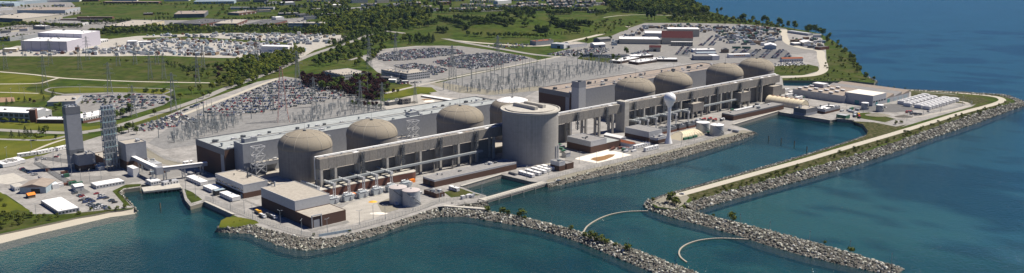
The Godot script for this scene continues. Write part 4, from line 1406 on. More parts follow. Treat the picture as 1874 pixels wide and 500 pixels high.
	trailer(fr_px(1182, 278.5, 271, 1178, 270, 1205, 265), "white trailer by the fence below the water tower", "trailers by the water tower")
	bld("round_shelter", "small grey octagonal shelter between round tower and workshop", "hut", frame_q(1036, 287, 6, 6, 4.5), {wall = "clad_light", roof = "roof_grey", gable = 1.2, par = 0.1})
	# water tower
	t = thing("water_tower", "white spheroid water tower on a slender flared column", "water tower", P(351.5, 110), PYAW)
	b = MB.new()
	b.lathe([Vector2(4.2, -0.3), Vector2(3.7, 1.5), Vector2(2.7, 4.5), Vector2(1.9, 8.0), Vector2(1.75, 12.0), Vector2(1.75, 35.5), Vector2(2.3, 38.0)], 32)
	part(t, "column", b, M.white_paint)
	var pr := [Vector2(2.3, 38.0), Vector2(3.6, 39.3)]
	for i in 15:
		var a := -0.75 + (PI / 2 + 0.75) * i / 14.0
		pr.append(Vector2(6.1 * cos(a) if i < 14 else 0.0, 46.2 + 5.9 * sin(a)))
	b = MB.new()
	b.lathe(pr, 40)
	part(t, "spheroid", b, M.white_paint)
	# faded brown emblem on the spheroid
	for q in [[-0.26, -0.06, 0.34], [-0.16, 0.10, 0.30], [-0.05, -0.02, 0.40], [0.07, 0.08, 0.34], [0.17, -0.05, 0.3], [0.26, 0.05, 0.26]]:
		b = MB.new()
		var ca: float = 0.80 + q[0]
		for k in 5:
			var e0: float = q[1] - q[2] / 2 + q[2] * k / 5.0 - 0.08
			var e1: float = q[1] - q[2] / 2 + q[2] * (k + 1) / 5.0 - 0.08
			var c0: float = ca + 0.035 * sin(k * 1.9 + q[0] * 20.0)
			var c1: float = ca + 0.035 * sin((k + 1) * 1.9 + q[0] * 20.0)
			var R := 6.14
			var f0 := Vector3(cos(c0) * cos(e0), sin(e0), sin(c0) * cos(e0)) * R + Vector3(0, 46.2, 0)
			var f1 := Vector3(cos(c1) * cos(e1), sin(e1), sin(c1) * cos(e1)) * R + Vector3(0, 46.2, 0)
			b.bar(f0, f1, 0.3)
		part(t, "faded_emblem", b, M.sign_print)
	b = MB.new()
	b.tube(Vector3(0, 52, 0), Vector3(0, 53.2, 0), 0.5, 0.4, 8)
	part(t, "vent", b, M.steel)
	# cream tent
	t = thing("storage_tent", "long cream fabric tent with hipped ends beside the water tower", "tent", (G(1232, 254) + G(1283, 247)) / 2, PYAW)
	tent_mesh(t, 42, 15, 7.0, 9.0)
	for q in [[1254, 256], [1263, 254.5], [1272, 252]]:
		bld("green_container", "small dark green container against the cream tent", "container", frame_q(q[0], q[1], 6, 2.4, 2.4), {wall = "green_box", roof = "green_box", par = 0.15}, "green containers by the tent")
	# curved shelter by the eastern forebay
	t = thing("arched_shelter", "long arched cream fabric shelter beside the eastern forebay", "shelter", (G(1408, 188.5) + G(1473, 199)) / 2, PYAW)
	var L := (G(1473, 199) - G(1408, 188.5)).length()
	b = MB.new()
	var rr := 9.0
	var hh := 10.0
	for i in 14:
		var a0 := PI * i / 14
		var a1 := PI * (i + 1) / 14
		var p0 := Vector3(cos(a0) * rr, sin(a0) * hh, 0)
		var p1 := Vector3(cos(a1) * rr, sin(a1) * hh, 0)
		b.trin(p0 + Vector3(0, 0, -L / 2), p1 + Vector3(0, 0, -L / 2), p1 + Vector3(0, 0, L / 2), p0.normalized(), p1.normalized(), p1.normalized())
		b.trin(p0 + Vector3(0, 0, -L / 2), p1 + Vector3(0, 0, L / 2), p0 + Vector3(0, 0, L / 2), p0.normalized(), p1.normalized(), p0.normalized())
		for g in [-1.0, 1.0]: b.tri(Vector3(0, 0, g * L / 2), p0 + Vector3(0, 0, g * L / 2), p1 + Vector3(0, 0, g * L / 2), Vector3(0, 0, g))
	part(t, "cover", b, M.tent_cream)
	for k in 9:
		b = MB.new()
		for i in 14:
			var a0 := PI * i / 14
			var a1 := PI * (i + 1) / 14
			b.bar(Vector3(cos(a0) * (rr + 0.05), sin(a0) * (hh + 0.05), -L / 2 + L * k / 8.0), Vector3(cos(a1) * (rr + 0.05), sin(a1) * (hh + 0.05), -L / 2 + L * k / 8.0), 0.25)
		part(t, "rib", b, M.clad_cream)
	for k in 7:
		b = MB.new()
		b.box(Vector3(0.5, hh + 0.2, -L * 0.4 + k * L * 0.13), Vector3(2.4, 0.35, 3.0))
		part(t, "roof_patch", b, M.roof_rust)
	# quay buildings in the eastern forebay
	bld("quay_house", "dark grey flat-roofed quay house projecting over the eastern forebay", "building", fr_px(1475, 213, 200, 1457, 195.5, 1495, 195), {wall = "clad_dark", roof = "roof_gravel", bh = 3.0, base = "clad_grey", units = 2})
	bld("quay_house", "grey quay house with white machinery on its roof", "building", fr_px(1510, 209, 200, 1496, 195.5, 1528, 192), {wall = "clad_grey", roof = "roof_white", bh = 2.5, base = "brick", units = 12})
	bld("quay_hut", "small green hut at the end of the forebay quay", "hut", fr_px(1548, 219, 212, 1536, 208, 1556, 210), {wall = "green_box", roof = "clad_light", par = 0.3})
	# forebay walls and seawall bridge
	for q in [["quay_wall", "concrete quay wall along the eastern pump house", [1342, 229], [1425, 204]], ["quay_wall", "concrete quay wall under the dark quay houses", [1428, 206], [1520, 221]], ["quay_wall", "short concrete quay end below the green hut", [1532, 218], [1564, 220.5]], ["quay_wall", "concrete wall of the western forebay below the pump house", [844, 342], [918, 320]], ["quay_wall", "sheet-pile quay wall below the white trailers", [374, 370], [427, 394]]]:
		var a := G(q[2][0], q[2][1])
		var c := G(q[3][0], q[3][1])
		var m := (a + c) / 2
		var e := (c - a).normalized()
		t = thing(q[0], q[1], "quay wall", m, atan2(-e.z, e.x))
		var hl := a.distance_to(c) / 2
		b = MB.new()
		b.bx(-hl, hl, -6, 0.5, -1.0, 0.6)
		part(t, "wall", b, M.concrete)
		b = MB.new()
		b.bx(-hl, hl, 0.5, 0.9, -1.2, 0.9)
		part(t, "cap", b, M.concrete_pale)
	var a1 := G(889, 364)
	var a2 := G(992, 335)
	var e1 := (a2 - a1).normalized()
	t = thing("seawall_bridge", "long concrete seawall bridge closing the western forebay", "bridge", (a1 + a2) / 2, atan2(-e1.z, e1.x))
	var hl2 := a1.distance_to(a2) / 2 + 3
	b = MB.new()
	b.bx(-hl2, hl2, -0.9, 0.25, -3.2, 3.2)
	part(t, "deck", b, M.concrete_pale)
	b = MB.new()
	b.bx(-hl2, hl2, -2.6, -0.9, 2.0, 3.0)
	part(t, "front_wall", b, M.concrete)
	for i in 6:
		b = MB.new()
		b.bx(-hl2 + i * hl2 * 0.4 - 0.6, -hl2 + i * hl2 * 0.4 + 0.6, -7, -0.9, -2.8, 3.4)
		part(t, "pier", b, M.concrete)
	for z in [-3.0, 3.0]:
		b = MB.new()
		b.bar(Vector3(-hl2, 1.3, z), Vector3(hl2, 1.3, z), 0.12)
		for i in 30: b.bar(Vector3(-hl2 + i * hl2 / 15, 0.2, z), Vector3(-hl2 + i * hl2 / 15, 1.3, z), 0.1)
		part(t, "railing", b, M.steel_dark)
	b = MB.new()
	b.prism(PackedVector2Array([Vector2(hl2 - 1, 3.3), Vector2(hl2 + 9, 4.2), Vector2(hl2 + 9, 5.2), Vector2(hl2 - 1, 4.4)]), -5, 0.3)
	part(t, "wing_wall", b, M.concrete_pale)
	b = MB.new()
	b.bx(-hl2 - 2.5, -hl2, -6, 0.6, -3.5, 4.5)
	part(t, "abutment", b, M.concrete_pale)
	# landing slab at the root of the breakwater
	a1 = G(812, 378); a2 = G(890, 384)
	e1 = (a2 - a1).normalized()
	t = thing("landing_slab", "flat concrete slab path at the root of the breakwater", "slab", (a1 + a2) / 2, atan2(-e1.z, e1.x))
	b = MB.new()
	b.bx(-a1.distance_to(a2) / 2, a1.distance_to(a2) / 2, -1.2, 0.9, -2.0, 2.0)
	part(t, "slab", b, M.concrete_pale)

func tent_mesh(t: Node3D, w: float, d: float, h: float, hip: float):
	var b := MB.new()
	var n := 8
	var ring := func(k: int) -> Array:
		# section across z at arc step k: y, z
		var a := PI * k / n
		return [pow(sin(a), 0.8) * h, -cos(a) * d / 2]
	for k in n:
		var A: Array = ring.call(k)
		var B: Array = ring.call(k + 1)
		var ha: float = w / 2 - hip * A[0] / h
		var hb: float = w / 2 - hip * B[0] / h
		var m := 8
		for i in m:
			var x0a := lerpf(-ha, ha, i / float(m))
			var x1a := lerpf(-ha, ha, (i + 1) / float(m))
			var x0b := lerpf(-hb, hb, i / float(m))
			var x1b := lerpf(-hb, hb, (i + 1) / float(m))
			b.quad(Vector3(x0a, A[0], A[1]), Vector3(x1a, A[0], A[1]), Vector3(x1b, B[0], B[1]), Vector3(x0b, B[0], B[1]), Vector3(0, 1, A[1] + B[1]))
		for g in [-1.0, 1.0]:
			b.tri(Vector3(g * ha, A[0], A[1]), Vector3(g * hb, B[0], B[1]), Vector3(g * w / 2, 0, 0), Vector3(g, 0.5, 0))
	part(t, "cover", b, M.tent_cream)
	for i in 9:
		b = MB.new()
		var f := -1.0 + i * 0.25
		for k in n:
			var A: Array = ring.call(k)
			var B: Array = ring.call(k + 1)
			b.bar(Vector3(f * (w / 2 - hip * A[0] / h), A[0] + 0.05, A[1] * 1.005), Vector3(f * (w / 2 - hip * B[0] / h), B[0] + 0.05, B[1] * 1.005), 0.22)
		part(t, "seam", b, M.clad_cream)

# ---------------------------------------------------------------- yard at the left
func left_yard():
	# tall slab tower with its lower block
	var t := thing("exhaust_tower", "tall grey metal-clad slab tower with dark top band", "tower", G(140, 307), PYAW)
	body(t, 12.5, 9.0, 57, {wall = "clad_grey", roof = "roof_grey", par = 1.2, trim = "clad_dark", units = 3})
	var b := MB.new()
	b.bx(-6.4, 6.4, 50.5, 56.5, -4.65, 4.65)
	part(t, "top_band", b, M.clad_dark)
	b = MB.new()
	b.bx(-6.35, 6.35, 13.0, 18.0, -4.6, 4.6)
	part(t, "lower_band", b, M.clad_dark)
	for i in 4:
		b = MB.new()
		b.tube(Vector3(-4.5 + i * 3.0, 56, 0), Vector3(-4.5 + i * 3.0, 58.6, 0), 1.0, 1.0, 10)
		part(t, "flue", b, M.silver_tube)
	bld("tower_base_block", "grey-clad block on brick plinth at the foot of the tall slab tower", "industrial block", fr_px(145, 314, 285, 129.5, 280, 170.5, 279), {wall = "clad_grey", bh = 5.0, base = "brick", roof = "roof_grey", units = 3})
	# bundle of silver exhaust stacks
	t = thing("exhaust_stack", "bundle of tall silver exhaust tubes in a steel frame", "exhaust stack", G(205, 309), PYAW)
	for i in 4:
		for j in 2:
			b = MB.new()
			b.tube(Vector3(-4.2 + i * 2.8, 4, -1.5 + j * 3.0), Vector3(-4.2 + i * 2.8, 57.5, -1.5 + j * 3.0), 1.05, 1.05, 12)
			b.tube(Vector3(-4.2 + i * 2.8, 57.5, -1.5 + j * 3.0), Vector3(-4.2 + i * 2.8, 58.3, -1.5 + j * 3.0), 1.25, 1.25, 12)
			part(t, "exhaust_tube", b, M.silver_tube)
	for i in 5:
		for z in [-3.1, 3.1]:
			b = MB.new()
			b.bx(-5.9 + i * 2.85, -5.5 + i * 2.85, -0.3, 56, z - 0.2, z + 0.2)
			part(t, "frame_post", b, M.galv)
	for k in 10:
		b = MB.new()
		var y := 4.0 + k * 5.7
		for z in [-3.1, 3.1]: b.bx(-6.0, 6.0, y - 0.3, y + 0.3, z - 0.25, z + 0.25)
		for x in [-5.9, 5.9]: b.bx(x - 0.25, x + 0.25, y - 0.3, y + 0.3, -3.1, 3.1)
		if k < 9:
			for i in 4: b.bar(Vector3(-5.7 + i * 2.85, y, 3.2), Vector3(-5.7 + (i + 1) * 2.85, y + 5.7, 3.2), 0.22)
			b.bar(Vector3(-5.9, y, -3), Vector3(-5.9, y + 5.7, 3), 0.22)
		part(t, "frame_level", b, M.pale_teal if k % 2 else M.galv)
	t = bld("generator_hall", "grey box building on brick base behind the silver exhaust stacks", "industrial building", fr_px(233, 312, 264, 216.5, 257.5, 265.5, 258), {wall = "clad_grey", bh = 8.0, base = "brick", roof = "roof_gravel", units = 1})
	bld("generator_annex", "low brick annex between slab tower and silver exhaust stacks", "annex", fr_px(190, 306, 290, 170, 280, 222, 284), {wall = "brick", roof = "roof_gravel", units = 2})
	for q in [[181, 313, 306, 168, 303, 193, 305]]:
		bld("silencer_house", "low white-grey silencer house in front of the slab tower block", "shed", fr_px(q[0], q[1], q[2], q[3], q[4], q[5], q[6]), {wall = "clad_light", roof = "clad_white", par = 0.3, units = 4})
	# conveyor bridge with its supports
	t = thing("conveyor_bridge", "elevated enclosed conveyor bridge with white roof crossing to the brick hall end", "bridge", Vector3.ZERO, 0)
	var pts := [G(226, 300, 0), G(291, 332, 0), G(380, 321, 0)]
	var hs := [10.5, 10.5, 10.5]
	for i in 2:
		var a: Vector3 = pts[i] + Vector3(0, hs[i], 0)
		var c: Vector3 = pts[i + 1] + Vector3(0, hs[i + 1], 0)
		var e := (c - a).normalized()
		var s := e.cross(Vector3.UP).normalized()
		var bs := Basis(e, Vector3.UP, -s)
		b = MB.new()
		b.box((a + c) / 2, Vector3(a.distance_to(c), 3.0, 3.6), bs)
		part(t, "casing", b, M.clad_grey)
		b = MB.new()
		b.box((a + c) / 2 + Vector3(0, 1.62, 0), Vector3(a.distance_to(c), 0.22, 3.9), bs)
		part(t, "roof", b, M.roof_white)
		for k in 3:
			var m := a.lerp(c, 0.12 + 0.38 * k)
			b = MB.new()
			for g in [-1.5, 1.5]:
				for l in [-1.2, 1.2]:
					var foot: Vector3 = m + s * g + e * l
					b.bar(Vector3(foot.x, -0.3, foot.z), foot + Vector3(0, -1.4, 0), 0.35)
				b.bar(Vector3(m.x, 1, m.z) + s * g - e * 1.2, Vector3(m.x, 8, m.z) + s * g + e * 1.2, 0.22)
			b.bar(Vector3(m.x, 2, m.z) - s * 1.5, Vector3(m.x, 8, m.z) + s * 1.5, 0.22)
			part(t, "trestle", b, M.steel)
	b = MB.new()
	b.box(pts[1] + Vector3(0, 9.6, 0), Vector3(6, 6.2, 6), Basis(Vector3.UP, PYAW))
	part(t, "transfer_house", b, M.clad_grey)
	# dock and its huts
	t = thing("dock", "concrete dock on piles at the head of the intake pool", "dock", (G(262, 344) + G(331, 339)) / 2, 0.0)
	var da := G(262, 351)
	var dc := G(332, 343)
	var de := (dc - da).normalized()
	t.position = (da + dc) / 2
	t.rotation.y = atan2(-de.z, de.x)
	var dl := da.distance_to(dc) / 2
	b = MB.new()
	b.bx(-dl, dl, -1.0, 0.4, -14, 1)
	part(t, "deck", b, M.concrete_pale)
	for i in 9:
		b = MB.new()
		b.tube(Vector3(-dl + 1 + i * (dl - 1) / 4, -7, 0.2), Vector3(-dl + 1 + i * (dl - 1) / 4, -1, 0.2), 0.5, 0.5, 8)
		part(t, "pile", b, M.steel_dark)
	bld("dock_hut", "flat white hut on the dock under the conveyor bridge", "hut", fr_px(276, 340, 333, 268, 328, 293, 329), {wall = "clad_white", roof = "roof_white", par = 0.2, units = 1, win = [1, 4, 2, 1.2, 3, 1.0, 0.5]}, "")
	bld("dock_hut", "longer white hut with pale roof on the dock", "hut", fr_px(300, 341, 334, 297, 331, 326, 329), {wall = "clad_white", roof = "clad_light", par = 0.2, units = 1, win = [1, 5, 1, 1.2, 3, 1.0, 0.5]}, "")
	bld("white_shed", "tall white windowless shed at the landward end of the conveyor bridge", "shed", fr_px(244, 325, 309, 230, 304, 253, 307), {wall = "clad_white", roof = "roof_white", par = 0.3})
	bld("white_store", "low wide white store building beside the conveyor bridge", "store", fr_px(275, 313, 302, 258, 296, 297, 299), {wall = "clad_white", roof = "clad_light", par = 0.3, units = 5})
	trailer(fr_px(338, 303, 297, 336, 295, 357, 296), "lone white trailer on the gravel behind the conveyor bridge", "")
	bld("long_white_shed", "long white flat shed beside the intake pool", "shed", fr_px(176, 347, 340, 167, 334, 225.5, 330), {wall = "clad_light", roof = "roof_white", par = 0.25, win = [1, 9, 2, 1.4, 3, 1.0, 0.4]})
	bld("canopy_shed", "small white canopy shed near the contractor car park", "shed", fr_px(138, 351, 342, 127, 338, 152, 339), {wall = "clad_light", roof = "roof_white", gable = 1.2, par = 0.2})
	bld("white_roof_store", "long store with bright white roof and grey walls near the beach", "store", fr_px(106, 394, 387, 73, 367, 143, 379), {wall = "clad_grey", roof = "roof_white", par = 0.2, win = [1, 6, 10, 0.8, 3, 1.2, 0.5]})
	bld("blue_shed", "blue-grey metal shed with dark gable roof in the contractor yard", "shed", fr_q(36, 355, 84, 354, 22, 5.5), {wall = "clad_blue", roof = "roof_brown", gable = 2.6, ridge = "z", par = 0.1, doors = [["f", 0.6, 7.0, 4.0, "black"]]})
	bld("grey_hut", "narrow grey flat hut behind the blue-grey shed", "hut", fr_px(74, 333, 325, 63, 323, 82, 329), {wall = "clad_grey", roof = "roof_brown", par = 0.3})
	bld("white_hut", "long white flat-roofed hut beside the blue-grey shed", "hut", fr_px(96, 347, 338, 78, 330, 107, 336), {wall = "clad_white", roof = "roof_white", par = 0.2, win = [1, 0, 5, 1.2, 3, 1.0, 0.4]})
	bld("flat_hut", "low white hut with beige roof on the lawn edge", "hut", fr_px(27, 351, 343, 14, 338, 46, 342), {wall = "clad_white", roof = "concrete_pale", par = 0.2, win = [1, 4, 2, 1.0, 3, 1.0, 0.4]})
	bld("orange_tent", "orange and white canopy in front of the blue-grey shed", "canopy", fr_px(52, 364, 358, 44, 355, 66, 357), {wall = "wood", roof = "orange", gable = 1.4, par = 0.1})
	for q in [[33, 289, 67, 284.5, "first from the pale walk"], [70, 284, 101, 277.5, "second from the pale walk"], [106, 277, 128, 271.5, "against the slab tower"]]:
		trailer(fr_q(q[0], q[1], q[2], q[3], 4.5, 3.6), "long white site trailer on the lawn edge, " + q[4], "row of site trailers")
	for q in [[0, 303, 13, 299], [7, 301, 24, 297], [17, 298, 34, 294]]:
		trailer(fr_q(q[0] - 8, q[1], q[0] + 5, q[1] + 5, 12, 3.6), "short white site trailer clustered at the foot of the pale walk", "clustered site trailers")

# ---------------------------------------------------------------- eastern buildings
func right_yard():
	var f := fr_px(1546, 189, 176, 1469, 158.5, 1600, 166)
	f.d = (G(1546, 189) - G(1469, 171)).dot(V)
	f.pos = G(1546, 189) + U * f.w / 2 - V * f.d / 2
	var t := bld("storage_warehouse", "broad low grey warehouse with rows of white roof ventilators by the inlet", "warehouse", f, {wall = "clad_light", roof = "roof_brown", par = 0.5})
	for i in 5:
		for j in 4:
			if (i * 3 + j) % 7 == 5: continue
			var q := obj(t, "roof_ventilator", boxmesh(3.2, 1.0, 5.4), M.roof_white, Vector3(-f.w * 0.42 + j * f.w * 0.22, f.h + 1.4, -f.d * 0.4 + i * f.d * 0.2))
			obj(q, "ventilator_base", boxmesh(2.6, 1.4, 4.6), M.steel_dark, Vector3(0, -1.15, 0))
	bld("roof_plant_room", "small white plant room on the broad warehouse roof", "plant room", {pos = f.pos + Vector3(0, f.h - 0.4, 0) + U * f.w * 0.15 - V * f.d * 0.30, yaw = PYAW, w = 12.0, d = 16.0, h = 5.0}, {wall = "clad_light", roof = "roof_white", par = 0.3})
	bld("process_hall", "taller grey hall with flat beige roof at the corner of the broad warehouse", "hall", fr_px(1597, 195, 175.5, 1548.5, 168, 1621, 169.5), {wall = "clad_light", roof = "sheet_white", par = 0.3, doors = [["l", 0.45, 6.0, 5.0, "teal_paint"], ["f", 0.3, 5.0, 4.0, "teal_paint"]], win = [1, 5, 0, 4.5, 3, 1.6, 0.7]})
	f = fr_px(1621, 189, 180, 1590, 172, 1667, 170)
	f.d = 95.0
	f.pos = G(1621, 189) + U * f.w / 2 - V * f.d / 2
	t = thing("ridged_warehouse", "pale warehouse with three stepped roof ridges beside the white modules", "warehouse", f.pos, PYAW)
	body(t, f.w, f.d, f.h, {wall = "clad_light", roof = "roof_brown", par = 0.2, doors = [["f", 0.12, 6, 4.5, "teal_paint"], ["f", 0.4, 8, 4.0, "clad_blue"], ["f", 0.62, 8, 4.0, "clad_blue"], ["f", 0.85, 8, 4.0, "clad_blue"]]})
	for k in 3:
		var b := MB.new()
		var x0: float = -f.w / 2 + k * f.w / 3
		var x1: float = x0 + f.w / 3
		var z := f.d as float / 2
		b.quad(Vector3(x0, f.h, z), Vector3(x1, f.h + 3.6, z), Vector3(x1, f.h + 3.6, -z), Vector3(x0, f.h, -z), Vector3.UP)
		b.quad(Vector3(x1 - 0.02, f.h, z), Vector3(x1 - 0.02, f.h + 3.6, z), Vector3(x1 - 0.02, f.h + 3.6, -z), Vector3(x1 - 0.02, f.h, -z), Vector3.RIGHT)
		b.tri(Vector3(x0, f.h, z), Vector3(x1, f.h + 3.6, z), Vector3(x1, f.h, z), Vector3.BACK)
		b.tri(Vector3(x0, f.h, -z), Vector3(x1, f.h + 3.6, -z), Vector3(x1, f.h, -z), Vector3.FORWARD)
		part(t, "roof_ridge", b, M.roof_brown if k != 1 else M.roof_grey)
	tank(G(1583, 200), 4.2, 8.0, "small round grey tank in front of the taller grey hall", "", "tank_grey", "roof_white")
	tank(G(1610, 204), 4.2, 8.0, "small round grey tank beside a gravel heap", "", "tank_grey", "roof_white")
	# rows of white generator modules
	var rows := [[1651, 191, 1694, 178.5, 7], [1662, 195, 1708, 182, 8], [1682, 198, 1731, 184, 9], [1697, 200.5, 1747, 186, 9]]
	var rank := ["first", "second", "third", "fourth"]
	for r in rows:
		for i in r[4]:
			var p := G(r[0], r[1]).lerp(G(r[2], r[3]), i / float(r[4] - 1))
			var m := thing("white_module", "white storage module in the %s rank counted from the ridged warehouse" % rank[rows.find(r)], "storage module", p, PYAW, "ranks of white modules")
			if not M.has("modm"):
				var b := MB.new()
				b.bx(-2.6, 2.6, 0.5, 4.2, -4.6, 4.6)
				M.modm = b.mesh()
				b = MB.new()
				b.bx(-2.75, 2.75, 4.2, 4.5, -4.8, 4.8)
				b.bx(-1.2, 1.2, 4.5, 5.1, -3.2, 3.2)
				M.modr = b.mesh()
				b = MB.new()
				b.bx(-2.4, 2.4, -0.2, 0.5, -4.4, 4.4)
				M.modb = b.mesh()
			obj(m, "module_body", M.modm, M.clad_white)
			obj(m, "module_roof", M.modr, M.roof_white)
			obj(m, "plinth", M.modb, M.concrete)
			obj(m, "door", boxmesh(2.2, 2.8, 0.12), M.clad_light, Vector3(0, 2.1, 4.65))
	# heaps
	heap(G(1606, 211), 15, 10, 3.2, "scrub_gravel", "grey gravel heap beside the two small tanks")
	heap(G(1655, 214), 11, 7, 2.6, "rubble_base", "dark heap of scrap beside parked trucks on the spit")
	heap(G(682, 370), 4, 3, 1.6, "yellow", "small orange sand heap in front of the transformers")
	heap(G(692, 391), 8, 4, 0.8, "sheet_white", "white tarpaulin mound near the perimeter fence")
	for q in [[1664, 207, "red_paint"], [1672, 210, "clad_grey"], [1681, 211, "steel_dark"]]: truck(G(q[0], q[1]), PYAW + 2.6, q[2], "flatbed truck parked beside the dark scrap heap", "trucks by the scrap heap")
	for q in [[1572, 212, "yellow"], [1565, 214, "white_paint"], [1573, 216, "red_paint"]]: truck(G(q[0], q[1]), PYAW + 0.6, q[2], "work truck parked near the green hut on the quay", "trucks on the quay")
	for q in [[472, 391, "yellow"], [480, 398, "white_paint"], [492, 397, "steel_dark"], [500, 400, "white_paint"]]: truck(G(q[0], q[1]), PYAW - PI / 2, q[2], "truck parked in the shade of the box building", "trucks beside the box building")
	for q in [[1288, 221, "red_paint"], [1299, 220, "red_paint"], [1308, 222, "red_paint"], [1322, 221, "white_paint"]]: truck(G(q[0], q[1]), PYAW + 0.2, q[2], "red or white truck beside the eastern pump house", "trucks by the eastern pump house")
	for q in [[1444, 177], [1450, 172], [1438, 168], [1462, 182]]:
		trailer({pos = G(q[0], q[1]), yaw = PYAW, w = 14.0, d = 3.4, h = 3.8}, "white trailer between the arched shelter and the broad warehouse", "trailers by the arched shelter")

func heap(at: Vector3, rx: float, rz: float, h: float, m: String, label: String):
	var b := MB.new()
	var n := 14
	var pf := func(i: int, j: int) -> Vector3:
		var x := -1.0 + 2.0 * i / n
		var z := -1.0 + 2.0 * j / n
		var r := sqrt(x * x + z * z)
		var y: float = h * clampf(1.0 - r, 0, 1) * (1.0 + 0.35 * noise.get_noise_2d((at.x + x * rx) * 12.0, (at.z + z * rz) * 12.0)) + 0.5 * noise.get_noise_2d((at.x + x * rx) * 30.0, z * rz * 30.0) * clampf(1.0 - r, 0, 1)
		return Vector3(x * rx, y - 0.05, z * rz)
	for i in n:
		for j in n: b.quad(pf.call(i, j), pf.call(i + 1, j), pf.call(i + 1, j + 1), pf.call(i, j + 1), Vector3.UP)
	var o := obj(self, "heap", b.mesh(), M[m], at)
	tag(o, label, "heap")

func truck(at: Vector3, yaw: float, m: String, label: String, group: String):
	var t := thing("truck", label, "truck", at, yaw, group)
	var b := MB.new()
	b.bx(-4.2, 1.8, 1.0, 1.4, -1.25, 1.25)
	b.bx(-4.2, 1.8, 1.4, 2.4, -1.25, -1.1)
	b.bx(-4.2, 1.8, 1.4, 2.4, 1.1, 1.25)
	b.bx(-4.2, -4.0, 1.4, 2.4, -1.1, 1.1)
	part(t, "bed", b, M.steel_dark)
	b = MB.new()
	b.prism(PackedVector2Array([Vector2(2.0, -1.2), Vector2(4.4, -1.2), Vector2(4.4, 1.2), Vector2(2.0, 1.2)]), 0.8, 2.0)
	b.bx(2.0, 3.6, 2.0, 3.0, -1.15, 1.15)
	part(t, "cab", b, M[m])
	obj(t, "windscreen", boxmesh(0.12, 0.7, 2.0), M.glass_dark, Vector3(3.62, 2.5, 0))
	obj(t, "load", boxmesh(3.4, 1.4, 1.9), M[m], Vector3(-1.4, 2.1, 0))
	for x in [-3.2, -1.9, 3.2]:
		for z in [-1.1, 1.1]:
			b = MB.new()
			b.tube(Vector3(x, 0.5, z - 0.18), Vector3(x, 0.5, z + 0.18), 0.5, 0.5, 10)
			part(t, "wheel", b, M.black)

